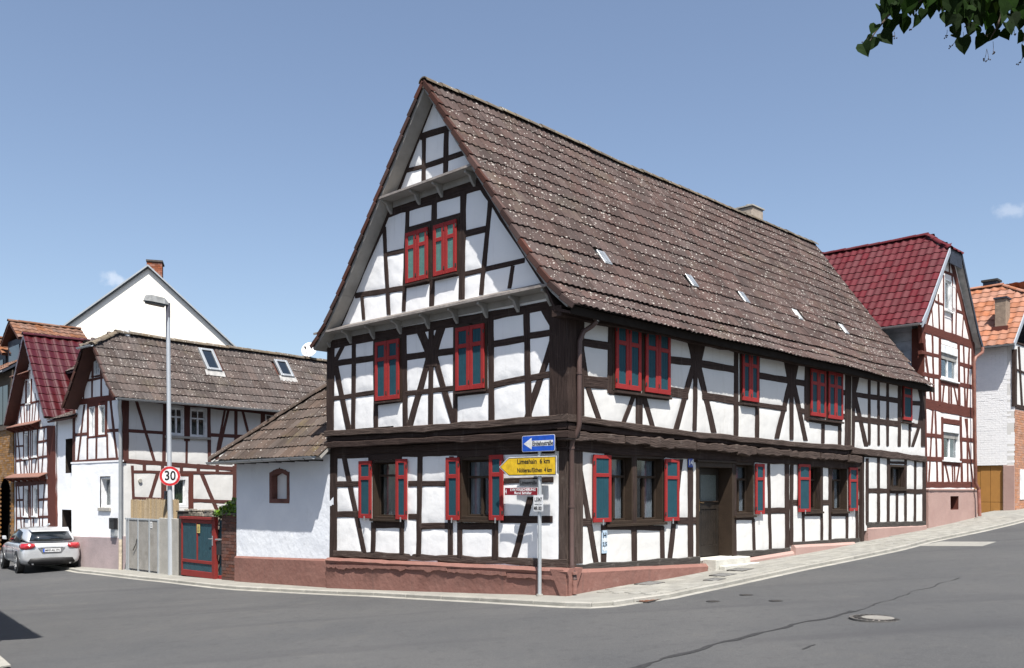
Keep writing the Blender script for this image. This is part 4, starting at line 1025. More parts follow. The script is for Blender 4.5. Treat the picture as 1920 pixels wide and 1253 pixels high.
for (x0, x1) in ((b0+.006, b0+W*.345), (b0+W*.355, b1-.006)):
    mb = MB(); s_ = .075; hm = z0+1.02
    wbox(mb, L0, x0, z0, x0+s_, z1-.105, dd-.04, dd); wbox(mb, L0, x1-s_, z0, x1, z1-.105, dd-.04, dd)
    for (q0, q1) in ((z0, z0+.22), (hm-.06, hm+.10), (z1-.24, z1-.105)): wbox(mb, L0, x0+s_, q0, x1-s_, q1, dd-.04, dd-.001)
    lf = mb.build('door_leaf', DOORP, df, bevel=.005)
    mb = MB(); k = x0+s_
    nn = max(2, int((x1-x0-2*s_)/.07))
    for i in range(nn):
        wbox(mb, L0, x0+s_+(x1-x0-2*s_)*i/nn+.002, z0+.22, x0+s_+(x1-x0-2*s_)*(i+1)/nn-.002, hm-.06, dd-.03, dd-.014)
    mb.build('door_panel', DOORP, lf, bevel=.003)
    mb = MB(); wbox(mb, L0, x0+s_-.005, hm+.10, x1-s_+.005, z1-.235, dd-.03, dd-.024)
    mb.build('door_pane', mat('ornamental_glass', (.12, .14, .13), .12, .5, 40, bump=.6, bscale=70, col2=(.05, .06, .055), spec=.8), lf)
    mb = MB(); wbox(mb, L0, x0+s_-.02, hm+.085, x1-s_+.02, hm+.11, dd, dd+.03); mb.build('door_ledge', BROWNW, lf, bevel=.003)
mb = MB(); wbox(mb, L0, b0+W*.30, z0, b0+W*.40, z1-.11, dd+.001, dd+.022); mb.build('door_cover_strip', DOORP, df, bevel=.004)
mb = MB(); hx = b0+W*.35; BR = mat('worn_brass', (.30, .20, .10), .4, .5, 20, metal=.8)
wbox(mb, L0, hx-.02, z0+.92, hx+.02, z0+1.17, dd+.022, dd+.03); mb.tube([L0.p3(hx, z0+1.10, dd+.03), L0.p3(hx, z0+1.10, dd+.07), L0.p3(hx+.10, z0+1.09, dd+.075)], .009, 8)
mb.build('door_handle', BR, df)
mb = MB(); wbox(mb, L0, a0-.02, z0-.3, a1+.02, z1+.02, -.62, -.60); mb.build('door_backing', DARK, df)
step = MB(); zs = z0-.01
p0 = L0.m(1318, 1040)[0]; p1 = L0.m(1383, 1040)[0]
step.box((p0, -.30, -.2), (p1, .25, zs)); step.build('door_step', STEPST, house, bevel=.012)
step = MB(); step.box((p0+.10, -.44, -.2), (p1+.12, -.301, ground_l(p1, -.3)+.045)); step.build('door_step', STEPST, house, bevel=.012)
# ---- plinths
def plinth(w_, pts, zb, d, m, name='plinth', cap=0.0, seg=.4, rough=.01):
    """pts [(a, ztop)] along the wall; zb(a) bottom"""
    vs_, fs = [], []; P = []
    for (a, z), (b, y) in zip(pts, pts[1:]):
        n = max(1, int(abs(b-a)/seg)); P += [(a+(b-a)*i/n, z+(y-z)*i/n) for i in range(n)]
    P.append(pts[-1]); rows = 5
    for i, (a, z) in enumerate(P):
        j = 0 if i in (0, len(P)-1) else random.gauss(0, rough*.5)
        vs_ += [w_.p3(a, z+j, -.22), w_.p3(a, z+j+.004, d-.05)]
        for k in range(rows):
            t = k/(rows-1); dd_ = d - (.035 if k == 0 else 0) + (random.gauss(0, rough) if k else 0)
            if cap and k >= 2: dd_ -= cap
            zz = z - (.012 if k == 0 else 0)
            if k == 1: zz = z - .05 + j
            if k == 2: zz = z - .10 - abs(random.gauss(0, .022)) if cap else z - .12
            if k > 2: zz = (z-.12) + (zb(a) - (z-.12))*(k-2)/(rows-3)
            vs_.append(w_.p3(a, zz, dd_))
    nr = rows+2
    for i in range(len(P)-1):
        for k in range(nr-1): fs.append((i*nr+k, i*nr+k+1, (i+1)*nr+k+1, (i+1)*nr+k))
    fs.append(tuple(range(nr))); fs.append(tuple((len(P)-1)*nr+k for k in range(nr-1, -1, -1)))
    o = mesh(name, vs_, fs, m, w_.parent)
    return shade_flat_by_angle(o, 30)
plinth(G0, [(-.17, .445), (6.62, .285)], lambda a: ground_l(0, a)-.25, .17, PINKST, cap=.035, rough=.009, seg=.25)
q = lambda w_, px, py: w_.m(px, py)
plinth(L0, [(-.165, .42), (.35, .40), L0.m(1318, 1057)], lambda a: ground_l(a, 0)-.25, .12, PINKST, rough=.006)
up_ = lambda p, dz=.06: (p[0], p[1]+dz)
plinth(L0, [up_(L0.m(1384, 1054)), up_(L0.m(1484, 1038))], lambda a: ground_l(a, 0)-.25, .11, PINKPALE, rough=.004)
plinth(L0, [up_(L0.m(1482, 1027.5)), up_(L0.m(1596, 1021))], lambda a: ground_l(a, 0)-.25, .13, PINKPALE, rough=.004)
plinth(LE, [up_(LE.m(1624, 990.5), .03), up_(LE.m(1734, 985), .03)], lambda a: ground_l(a, 0)-.25, .05, PINKPALE, rough=.004)
# broken render patches on the gable plinth: raised skins with ragged lower edges
for (x0, y0, x1, y1, dp) in ((160, 1030, 990, 1075, .03), (1000, 1060, 1400, 1110, .03), (1410, 1090, 1745, 1120, .028)):
    A_ = G0.m(*zp(Z3, x0, y0)); B_ = G0.m(*zp(Z3, x1, y1-.0)); a_, b_ = sorted((A_[0], B_[0])); n = int((b_-a_)/.09)+2
    ztop = lambda a: (A_[1] + (G0.m(*zp(Z3, x1, y0+ (20 if x1 > 900 else 8)))[1]-A_[1])*(a-A_[0])/(B_[0]-A_[0]))
    front = .172-.035*(0 if y0 < 1060 or x0 >= 1000 else 1); poly = []
    for i in range(n): poly.append((a_+(b_-a_)*i/(n-1), ztop(a_+(b_-a_)*i/(n-1))+.02))
    for i in range(n-1, -1, -1): poly.append((a_+(b_-a_)*i/(n-1)+random.gauss(0, .012), ztop(a_+(b_-a_)*i/(n-1))-.028-abs(random.gauss(0, .022))))
    mb = MB(); mb.prism([G0.p3(a, z, .125) for a, z in poly], G0.p3(0, 0, .125+dp+.01)-G0.p3(0, 0, .125)); mb.build('plinth_render_patch', PINKST, house)
# ---- dark box added behind the skin to block light, back and far walls
mb = MB(); mb.box((.80, .80, -.6), (15.5, 5.6, 4.5)); mb.build('light_block_core', DARK, house)
BK = MB(); BK.box((0.2, 6.35, -.8), (15.6, 6.5, 4.7)); BK.build('wall', PLASTER, house)
BK = MB(); BK.prism([(15.55, .0, .3), (15.55, 6.4, .3), (15.55, 6.4, 4.8), (15.55, 5.6, 5.8), (15.55, 3.05, 9.2), (15.55, .45, 5.6), (15.55, 0, 4.8)], (.12, 0, 0)); BK.build('gable_wall', PLASTER, house)
# ---- roof
PR = [(-.56, 4.60), (-.12, 4.97), (.42, 5.62), (3.05, 9.26)]
RL = RoofPlane((-.47, 0, 0), (1, 0, 0), (0, 1, 0), PR)
RR = RoofPlane((-.47, 6.68, 0), (1, 0, 0), (0, -1, 0), [(0, 4.74), (.44, 5.10), (1.0, 5.76), (3.63, 9.26)])
Lr = 16.5
xe = lambda q_, ln: 15.72 + .15*q_/ln
hatches = [(1130, 485), (1294, 528), (1391, 558), (1492, 591), (1579, 618)]
HT = []
def on_slope(roof, fr, px, py, y_a, y_b, side=1):
    """find (a, q) of the slope point seen at a pixel"""
    best = None
    o, d = fr.ray(px, py)
    for i in range(400):
        q_ = roof.len*i/399; P, T, Nn = roof.at(0, q_)
        # solve on plane containing A through P with normal Nn
        den = Nn.dot(Vector(d)); k = Nn.dot(P-Vector(o))/den; H = Vector(o)+Vector(d)*k
        e = abs((H-P).dot(T))
        if best is None or e < best[0]: best = (e, (H-roof.O).dot(roof.A), q_)
    return best[1], best[2]
for (px, py) in hatches: HT.append(on_slope(RL, MF, px, py, 0, 0))
RL.tiles(house, Lr, TILE, clip=lambda a, q_: a < xe(q_, RL.len), sag=.05, skip=lambda a, q_: any(abs(a-h[0]) < .15 and abs(q_-h[1]) < .2 for h in HT))
RR.tiles(house, Lr, TILE, clip=lambda a, q_: a < xe(q_, RR.len), sag=.05, n_ind=0, name='roof_tile')
RL.deck(house, [(0.02, 0.14), (xe(0, 1), .14), (xe(1, 1), RL.len), (.02, RL.len)], .07, SOFFIT, up=-.02)
RR.deck(house, [(0.02, 0.02), (xe(0, 1), .02), (xe(1, 1), RR.len), (.02, RR.len)], .07, SOFFIT, up=-.02)
ridge_run(house, (-.46, 3.05, 9.30), (15.42, 3.05, 9.30), RIDGE, .115, .40, sag=.05)
# verge tiles: one per course on both slopes, hanging over the gable edge
def verge(parent, roof, a, E, m, w0=.03, h=.095, name='verge_tile', out=-1, clip=None):
    rows = int(round(roof.len/E)); E = roof.len/rows
    for r_ in range(rows):
        q_ = r_*E
        if clip and not clip(q_): continue
        P, T, Nn = roof.at(a, q_+.001, .0); P2, T2, _ = roof.at(a, min(roof.len, q_+E*1.03), .0); T = (P2-P).normalized(); Nn = roof.A.cross(T)
        if Nn.z < 0: Nn = -Nn
        X = roof.A*out; L_ = (P2-P).length
        mb = MB(); b = P + Nn*.062; e = P + T*(L_-.012) + Nn*.034
        mb.prism([b - X*.10, b + X*w0, b + X*w0 - Nn*h, b + X*(w0-.022) - Nn*h, b + X*(w0-.022) - Nn*.02, b - X*.10 - Nn*.02], e-b)
        mb.build(name, m, parent, bevel=.004)
verge(house, RL, 0, .345, VERGE); verge(house, RR, 0, .345, VERGE)
# light slots: small sheet-metal/glass tiles let into the slope
for i, (a, q_) in enumerate(HT):
    P, T, Nn = RL.at(a-.15, q_-.20, .03); X = RL.A
    mb = MB(); mb.prism([P+X*.02, P+X*.25, P+X*.25+T*.34, P+X*.02+T*.34], Nn*.03); h_ = mb.build('skylight_tile', ZINC, house, bevel=.004)
    for k in range(2 if i < 4 else 1):
        mb = MB(); b = P + X*(.04+k*.105) + T*.03 + Nn*.028; mb.prism([b, b+X*.085, b+X*.085+T*.28, b+T*.28], Nn*.010)
        mb.build('skylight_pane', mat('pale_roof_glass', (.26, .28, .30), .2, .3, 9, spec=.6) if i < 3 else mat('milky_roof_glass', (.50, .51, .50), .4, .3, 9), h_)
# eave board and soffit along the street
def board(parent, pts, d, m, name): mb = MB(); mb.prism(pts, d); return mb.build(name, m, parent)
EB = mat('weathered_eave_board', (0.024, 0.020, 0.017), .95, .8, 5, bump=.3, bscale=30, col2=(.016, .013, .011), spec=.03)
board(house, [(-.45, -.50, 4.50), (-.45, -.47, 4.50), (-.45, -.47, 4.66), (-.45, -.50, 4.63)], (15.85, 0, 0), EB, 'eave_board')
board(house, [(-.43, -.469, 4.51), (-.43, -.13, 4.60), (-.43, -.13, 4.66), (-.43, -.469, 4.55)], (15.8, 0, 0), TIMBER, 'soffit_board')
board(house, [(-.43, -.16, 4.60), (-.43, -.12, 4.60), (-.43, .35, 5.45), (-.43, .30, 5.45)], (.28, 0, 0), TIMBER, 'verge_end_board')
long_beam(L1, -.42, 4.60, 15.7, 4.66, .18, -.1, .10, TIMBER, 'eave_beam')
# ---- chimney near the ridge
cp = MF.hit(1, 3.6, 1407, 400)
mb = MB(); mb.box((cp.x-.34, 3.35, 8.6), (cp.x+.30, 3.95, 9.86)); mb.build('chimney', mat('lime_washed_chimney', (.36, .31, .25), .9, .8, 3, bump=.5, bscale=12, col2=(.22, .18, .15)), house, bevel=.03)
mb = MB(); mb.box((cp.x-.37, 3.32, 9.861), (cp.x+.33, 3.98, 9.90)); mb.tube([(cp.x, 3.65, 9.90), (cp.x, 3.65, 10.02)], .09, 10); mb.build('chimney_cap', CONC, house)
# ---- pent boards (aprons) with scrolled brackets across the gable
def apron(a0, a1, z0, z1, proj, name='pent_board'):
    n = 3; 
    for k in range(n):        # overlapping boards
        d0, d1 = proj*k/n, proj*(k+1)/n+.02
        zz = lambda z, d: z + .11 - .11*d/proj + .008*(n-k)
        mb = MB(); mb.prism([G1.p3(a0, zz(z0, d0), d0), G1.p3(a1, zz(z1, d0), d0), G1.p3(a1, zz(z1, d1), d1), G1.p3(a0, zz(z0, d1), d1)], (0, 0, -.018)); mb.build(name, APRON, house)
    mb = MB(); mb.prism([G1.p3(a0, z0+.012, proj), G1.p3(a1, z1+.012, proj), G1.p3(a1, z1-.03, proj), G1.p3(a0, z0-.03, proj)], G1.p3(0,0,.022)-G1.p3(0,0,0)); mb.build('pent_fascia', APRON, house)
    mb = MB(); mb.prism([G1.p3(a0+.1, z0-.035, -.02), G1.p3(a1-.1, z1-.035, -.02), G1.p3(a1-.1, z1-.035, proj), G1.p3(a0+.1, z0-.035, proj)], (0,0,.015)); mb.build('pent_soffit', SOFFIT, house)
def bracket(a, z, proj, h=.26, th=.055):
    pts = [(.0, 0), (proj*.93, 0), (proj*.93, -.045)]
    for i in range(9):
        t = i/8; pts.append((proj*(.80-.68*t) + .03*math.sin(t*math.pi*2)*-.6, -.06 - (h-.07)*t - .04*math.sin(t*math.pi)*(-1)))
    pts.append((.03, -h)); pts.append((0, -h))
    mb = MB(); mb.prism([G1.p3(a-th/2, z+pz, .02+d) for d, pz in pts], (0, th, 0)); mb.build('pent_bracket', SOFFIT, house, bevel=.004)
apron(-.02, 6.62, 5.05, 5.04, .29); apron(1.72, 4.52, 7.42, 7.41, .30)
for x in (150, 295, 455, 640, 835, 1030, 1235, 1452, 1678):
    y = 765 - (x-60)*.208; a = G1.m(*zp(Z2, x, y+30))[0]; bracket(a, 5.015, .26)
for x in (575, 770, 925, 1150):
    y = 970-(x-490)*.355; a = G1.m(*zp(Z1, x, y+30))[0]; bracket(a, 7.385, .27, .24)
mb = MB(); wbox(mb, G1, .1, 4.90, 6.5, 5.012, .026, .04); mb.build('frieze_board', SOFFIT, house)
mb = MB(); wbox(mb, G1, 1.95, 7.26, 4.3, 7.38, .026, .04); mb.build('frieze_board', SOFFIT, house)
# ---- downpipe at the corner, thin cable, house number, small plates
y_ = -.30
pu = [MF.hit(1, -.42, 1118, 597), MF.hit(1, -.42, 1117, 605), MF.hit(1, -.34, 1108, 613), MF.hit(1, -.26, 1094, 622), MF.hit(1, -.235, 1087, 640), MF.hit(1, -.235, 1086, 700), MF.hit(1, -.235, 1086, 796),
      MF.hit(1, -.21, 1084, 806), MF.hit(1, -.13, 1073, 828), MF.hit(1, -.10, 1072, 840), MF.hit(1, -.10, 1072, 950), MF.hit(1, -.10, 1072, 1062), MF.hit(1, -.16, 1076, 1078), MF.hit(1, -.185, 1077.5, 1088)]
e = pu[-1].copy(); e.z = ground_l(e.x, e.y)+.02
mb = MB(); mb.tube(pu, .042, 12); shade_flat_by_angle(mb.build('downpipe', PIPEBR, house))
mb = MB(); mb.tube([pu[-1], e], .046, 12); mb.tube([e+Vector((0,0,.32)), e+Vector((0,0,.36))], .055, 12); shade_flat_by_angle(mb.build('downpipe_foot', PINKST, house))
mb = MB(); mb.tube([pu[0]+Vector((0,0,.10)), pu[0]+Vector((0,0,.02)), pu[0]+Vector((0,0,-.05))], [.055, .055, .043], 12); mb.build('downpipe_outlet', ZINC, house)
for k in (5, 9, 10, 11):
    mb = MB(); p = pu[k]; mb.tube([p+Vector((0,0,-.018)), p+Vector((0,0,.018))], .050, 12); mb.tube([p, p+Vector((0,.2,0))], .008, 6); mb.build('pipe_clip', PIPEBR, house)
a = L1.m(*zp(Z6, 1123, 500)); b = L1.m(*zp(Z6, 1120, 1140)); mb = MB(); mb.tube([L1.p3(a[0], a[1], .035), L1.p3(b[0], b[1], .035)], .012, 6); mb.build('cable_conduit', CONC, house)
ra = L0.m(*zp(Z5, 930, 325)); BLUE = mat('enamel_blue', (.015, .05, .30), .35, .2, 9); WHITE = mat('sign_white', (.80, .80, .78), .45, .2, 9)
mb = MB(); wbox(mb, L0, ra[0]-.085, ra[1]-.085, ra[0]+.085, ra[1]+.085, .025, .034); hn = mb.build('house_number_plate', BLUE, house, bevel=.002)
def wall_mtx(w_, a, z, d):
    if w_.ax == 1: return Matrix.Translation(w_.p3(a, z, d)) @ Matrix.Rotation(R(90), 4, 'X')
    return Matrix.Translation(w_.p3(a, z, d)) @ Matrix.Rotation(R(-90), 4, 'Z') @ Matrix.Rotation(R(90), 4, 'X')
text_mesh('house_number', '14', .15, WHITE, hn, wall_mtx(L0, ra[0], ra[1], .0355))
rp = rect_px(L0, 315, 792, 352, 948, Z5); mb = MB(); wbox(mb, L0, rp[0], rp[1], rp[2], rp[3], .026, .040); hp = mb.build('hydrant_plate', mat('faded_blue_white_plate', (.42, .52, .60), .5, .7, 30, col2=(.22, .32, .45)), house, bevel=.002)
DKB = mat('sign_black', (.012, .012, .014), .5, .2, 9)
for k, s_ in enumerate(('H', '100', '2,5', '4,0')):
    text_mesh('plate_text', s_, .10 if k else .13, DKB if k % 2 == 0 else WHITE, hp, wall_mtx(L0, (rp[0]+rp[2])/2, rp[3]-.09-k*(rp[3]-rp[1]-.12)/3.6, .0415))
# ================================================================= GARAGE ANNEX (white, hipped)
gar = thing('white_annex', 'low white rendered annex with hipped tile roof and blind arched window niche', 'annex', (MF.ox, MF.oy, 0), MF.a)
AW = Wall(MF, 0, 0.0, gar)
y0g, y1g = 6.515, 10.56
nr = [AW.m(*zp(ZG, 291, 826)), AW.m(*zp(ZG, 392, 662))]; na0, na1 = sorted((nr[0][0], nr[1][0])); nz0, nz1 = nr[0][1], nr[1][1]+.06
def arch_pts(a0, a1, z0, zt, rise=.10, n=8):
    P = [(a0, z0), (a1, z0), (a1, zt-rise)]
    for i in range(1, n): 
        t = i/n; P.append((a1+(a0-a1)*t, zt-rise+rise*math.sin(math.pi*t)))
    P.append((a0, zt-rise)); return P
hole = [Vector(p) for p in arch_pts(na0+.005, na1-.005, nz0+.005, nz1-.005)]
panels(AW, [Vector(p) for p in ((y0g, .0), (y1g, .0), (y1g, 2.5), (y0g, 2.5))], [], [hole], mat('grey_white_plaster', (0.74, 0.765, 0.80), 0.92, 0.7, 1.1, bump=.6, bscale=7, col2=(0.64, 0.67, 0.72), spec=.2, stain=((.55,.56,.58), 1.5, .6, .4)), res=.05, bulge=.0, edge=.02, name='plaster_wall')
NST = mat('brown_pink_niche_surround', (.165, .072, .058), .9, .5, 5, bump=.3)
mb = MB(); o_ = arch_pts(na0, na1, nz0, nz1); i_ = arch_pts(na0+.10, na1-.10, nz0+.10, nz1-.10, .07)
for k in range(len(o_)):
    k2 = (k+1) % len(o_); mb.prism([AW.p3(*o_[k], .028), AW.p3(*o_[k2], .028), AW.p3(*i_[k2], .028), AW.p3(*i_[k], .028)], AW.p3(0,0,-.16)-AW.p3(0,0,.028))
mb.build('niche_surround', NST, gar)
mb = MB(); mb.prism([AW.p3(*p, -.13) for p in i_], AW.p3(0,0,-.03)-AW.p3(0,0,0)); mb.build('niche_back', PLASTER_G, gar)
mb = MB(); mb.box((.20, y0g, -.8), (4.4, y1g-.2, 2.5)); mb.build('light_block_core', DARK, gar)
mb = MB(); mb.box((.0, y1g-.2, -.8), (4.4, y1g-.001, 2.45)); mb.build('side_wall', PLASTER_G, gar)
plinth(AW, [(6.63, .255), (10.60, .135)], lambda a: ground_l(0, a)-.25, .06, PINKST, rough=.006)
RG = RoofPlane((-.40, 6.50, 0), (0, 1, 0), (1, 0, 0), [(0, 2.43), (3.2, 2.43+2.92)])
cs = 3.2/RG.len
RG.tiles(gar, 4.6, TILE3, W=.30, E=.36, clip=lambda a, q_: a < 4.58 - q_*cs, name='roof_tile', jit=1.6)
RG.deck(gar, [(0, .02), (4.54, .02), (4.54-3.1, RG.len-.05), (0, RG.len-.05)], .06, SOFFIT)
RG2 = RoofPlane((-.40, 11.08, 0), (1, 0, 0), (0, -1, 0), [(0, 2.43), (3.2, 2.43+2.92)])
RG2.tiles(gar, 4.8, TILE3, W=.30, E=.36, clip=lambda a, q_: a > q_*cs+.1, name='roof_tile', n_ind=0)
RG2.deck(gar, [(.04, .02), (4.8, .02), (4.8, RG2.len), (3.1, RG2.len-.1)], .06, SOFFIT)
ridge_run(gar, (-.42, 11.10, 2.50), (-.40+3.2, 11.08-3.2, 2.50+2.92), TILE3, .12, .38, name='hip_tile')
def gutter(parent, P, Q, r=.065, m=ZINC, name='gutter', drop=0.0):
    P, Q = Vector(P), Vector(Q); d = (Q-P).normalized(); s_ = d.cross(Vector((0,0,1))).normalized(); vs_, fs = [], []; K = 8
    for p in (P, Q):
        for rr in (r, r-.006):
            for k in range(K+1):
                t = math.pi + math.pi*k/K; vs_.append(p + s_*math.cos(t)*rr + Vector((0,0,math.sin(t)*rr)))
    n = K+1
    for k in range(K):
        fs += [(k, k+1, 2*n+k+1, 2*n+k), (n+k, 3*n+k, 3*n+k+1, n+k+1), (k, n+k, n+k+1, k+1), (2*n+k, 2*n+k+1, 3*n+k+1, 3*n+k)]
    fs += [(0, 2*n, 3*n, n), (K, n+K, 3*n+K, 2*n+K)]
    o = mesh(name, vs_, fs, m, parent); return o
gutter(gar, (-.46, 6.62, 2.45), (-.46, 11.16, 2.42))
for k in range(8):
    mb = MB(); yb = 6.9+k*.55; mb.box((-.40, yb, 2.36), (-.02, yb+.03, 2.395)); mb.tube([(-.40, yb+.015, 2.38), (-.47, yb+.015, 2.372), (-.53, yb+.015, 2.42)], .008, 6); mb.build('gutter_bracket', IRON, gar)

# ================================================================= YARD GATE, PILLAR, FENCES
def brick_fill(parent, w_, outline, m, holes=(), bw=.24, bh=.071, gap=.011, d0=-.05, d1=.012, n_ind=290, name='brick'):
    mb = MB(); mb.box((0, 0, 0), (1, 1, 1)); t_ = mb.build(name, m, None, bevel=0); me = t_.data; bpy.data.objects.remove(t_)
    A = [p[0] for p in outline]; Zs = [p[1] for p in outline]; ms = []; r_ = 0; z = min(Zs)
    while z < max(Zs):
        a = min(A) - (.5*(bw+gap) if r_ % 2 else 0)
        while a < max(A):
            a0_, a1_ = max(a, min(A)), min(a+bw, max(A)); c = np.array([[(a0_+a1_)/2]]), np.array([[z+bh/2]])
            if a1_-a0_ > .03 and inpoly(outline, *c)[0, 0] and not any(inpoly(h, *c)[0, 0] for h in holes):
                dd = d1 + random.gauss(0, .0015); p = w_.p3(a0_, z, dd); q_ = w_.p3(a1_, z+bh, d0); s_ = q_-p
                ms.append(Matrix(((s_.x, 0, 0, p.x), (0, s_.y, 0, p.y), (0, 0, s_.z, p.z), (0,0,0,1))))
            a += bw+gap
        z += bh+gap; r_ += 1
    place_many(parent, name, me, ms, m, n_ind)
PX = lambda fr_, ax, c, px, py: fr_.hit(ax, c, px, py)
pil = thing('brick_pillar', 'dark red-brown brick pillar between the red gate and the white annex', 'pillar', (MF.ox, MF.oy, 0), MF.a)
PW = Wall(MF, 0, .0, pil); tz = PW.m(430, 966)[1]; pa, pb = 10.62, 11.33
mb = MB(); mb.box((.02, pa+.01, -.9), (.45, pb-.01, tz-.01)); mb.build('mortar_core', MORTAR, pil)
brick_fill(pil, PW, [Vector(p) for p in ((pa, -.75), (pb, -.75), (pb, tz), (pa, tz))], BRICK, d0=-.06, d1=.0)
PW2 = Wall(MF, 1, pa, pil); brick_fill(pil, PW2, [Vector(p) for p in ((.0, -.75), (.46, -.75), (.46, tz), (.0, tz))], BRICK, d0=-.05, d1=-.005, name='brick')
mb = MB(); mb.box((-.03, pa-.03, tz), (.5, pb+.03, tz+.05)); mb.build('pillar_coping', mat('dark_coping', (.09, .075, .065), .9, .6, 9, bump=.4), pil, bevel=.01)
REDG = mat('dull_red_gate_paint', (.20, .026, .022), .6, .5, 4, col2=(.14, .018, .016), spec=.2)
gate = thing('garden_gate', 'red-framed wooden yard gate with dark teal boards beside the brick pillar', 'gate', (MF.ox, MF.oy, 0), MF.a)
GW = Wall(MF, 0, .05, gate)
g0_ = GW.m(343, 1080); g1_ = GW.m(404, 976); ga, gb = g1_[0], g0_[0]; gz0, gz1 = g0_[1]+.03, GW.m(370, 974)[1]
mb = MB(); 
for (p, q_, s_, t) in ((ga, gz0, ga+.09, gz1), (gb-.07, gz0, gb, gz1), (ga+.09, gz1-.10, gb-.07, gz1), (ga+.09, gz0, gb-.07, gz0+.16), (ga+.09, gz0+.36, gb-.07, gz0+.44), ((ga+gb)/2-.03, gz0+.44, (ga+gb)/2+.03, gz1-.10)):
    wbox(mb, GW, p, q_, s_, t, .0, .055)
mb.build('gate_frame', REDG, gate, bevel=.006)
TEALD = mat('dark_teal_board', (.018, .060, .078), .6, .6, 7, bump=.2, bscale=30, col2=(.010, .034, .046))
n = 15
for k in range(n):
    a = ga+.09+(gb-.07-ga-.09)*k/n; b = ga+.09+(gb-.07-ga-.09)*(k+1)/n
    mb = MB(); wbox(mb, GW, a+.003, gz0+.15, b-.003, gz1-.09, .012, .034); mb.build('gate_board', TEALD, gate, bevel=.002)
mb = MB(); wbox(mb, GW, ga-.10, gz0-.1, ga-.01, gz1+.06, -.02, .07); wbox(mb, GW, ga-.10, gz1+.0, gb+.02, gz1+.07, -.02, .09); mb.build('gate_post', REDG, gate, bevel=.006)
mb = MB(); hx = ga+.05; wbox(mb, GW, hx-.02, gz0+.85, hx+.02, gz0+1.1, .055, .062); mb.tube([GW.p3(hx, gz0+1.02, .06), GW.p3(hx, gz0+1.02, .11), GW.p3(hx+.1, gz0+1.02, .11)], .01, 8); mb.build('gate_handle', ZINC, gate)
mb = MB(); a = GW.m(376, 990); wbox(mb, GW, a[0]-.08, a[1]-.13, a[0]+.08, a[1]+.09, .056, .060)
nt_ = mb.build('notice', mat('yellow_notice', (.62, .50, .16), .6, .2, 9), gate)
for k in range(5):
    mb = MB(); wbox(mb, GW, a[0]-.055, a[1]-.10+k*.036, a[0]+.05, a[1]-.088+k*.036, .0605, .0615); mb.build('notice_line', DKB, nt_)
mb = MB()
for zz in (gz0+.40, gz0+.16): wbox(mb, GW, ga+.1, zz+.045, (ga+gb)/2-.04, zz+.052, .055, .058)
gp = thing('intercom_post', 'narrow teal post with black letterbox between the red gate and brick pillar', 'letterbox', (MF.ox, MF.oy, 0), MF.a)
LW = Wall(MF, 0, .10, gp); b0_ = ga-.11; b1_ = b0_-.27
mb = MB(); wbox(mb, LW, b1_, gz0-.1, b0_, gz1, -.03, .0); mb.build('post_board', TEALD, gp)
mb = MB(); wbox(mb, LW, b1_+.02, gz0+.62, b0_-.02, gz0+.98, .0, .10); f = mb.build('letterbox', mat('black_letterbox', (.02, .02, .022), .35, .3, 9), gp, bevel=.01)
mb = MB(); wbox(mb, LW, b1_+.02, gz0+1.0, b0_-.02, gz0+1.03, .0, .13); mb.build('letterbox_flap', ZINC, f)
mb = MB(); wbox(mb, LW, b1_, gz0-.08, b0_, gz0+.10, .001, .03); mb.build('post_foot', REDP, gp)
sw = thing('rubble_wall', 'low rubble-stone wall top behind the red gate and reed screen', 'wall', (MF.ox, MF.oy, 0), MF.a)
SW = Wall(MF, 0, .55, sw); sa0, sa1 = 11.2, 14.4; st = SW.m(380, 957)[1]; RUB = mat('rubble_stone', (.25, .22, .18), .95, .8, 6, bump=.8, bscale=14, col2=(.11, .10, .08), isl=.25)
mb = MB(); mb.box((.62, sa0, -.9), (.85, sa1, st-.05)); mb.build('wall_core', MORTAR, sw)
z = -.6
while z < st-.03:
    a = sa0; hh = .085+random.random()*.06
    while a < sa1:
        ww = .10+random.random()*.16; mb = MB(); wbox(mb, SW, a+.006, z+.004, min(a+ww, sa1), min(z+hh, st+random.random()*.03), -.12, random.random()*.03)
        if z > st-.62: mb.build('stone', RUB, sw, bevel=.015)
        a += ww+.008
    z += hh+.006
pt = thing('timber_gatepost', 'blackened wooden post left of the red gate', 'post', (MF.ox, MF.oy, 0), MF.a)
TW = Wall(MF, 0, .04, pt); a = TW.m(343.5, 1080)[0]; b = TW.m(332, 1078)[0]; zt = TW.m(337, 960)[1]
mb = MB(); wbox(mb, TW, a, -.75, b, zt, -.16, .0); mb.build('post_shaft', SILLWOOD, pt, bevel=.015); mb = MB(); wbox(mb, TW, a-.02, zt, b+.02, zt+.03, -.18, .02); mb.build('post_cap', SILLWOOD, pt)
# grey sheet-metal gate with steel frame, concrete pier, reed screen on top
mg = thing('metal_gate', 'weathered grey metal yard gate in three panels beside the white gabled house', 'gate', (MF.ox, MF.oy, 0), MF.a)
MW = Wall(MF, 0, .02, mg); FENC = mat('weathered_grey_board', (.30, .285, .26), .85, .8, 3, bump=.3, bscale=20, col2=(.20, .19, .17), stain=((.17,.15,.12), 1.4, .55, .5))
xs = [MW.m(px, 1070)[0] for px in (235.5, 241, 260, 281, 297.5, 316)]
zt = MW.m(262, 974)[1]; zb = MW.m(262, 1069)[1]
for (i, j) in ((1, 2), (2, 3), (3, 4)):
    a, b = xs[j], xs[i]; n = 5
    for k in range(n):
        mb = MB(); wbox(mb, MW, a+(b-a)*k/n+.004, zb+.02, a+(b-a)*(k+1)/n-.004, zt-.02, -.02, .004+random.random()*.004); mb.build('gate_plank', FENC, mg)
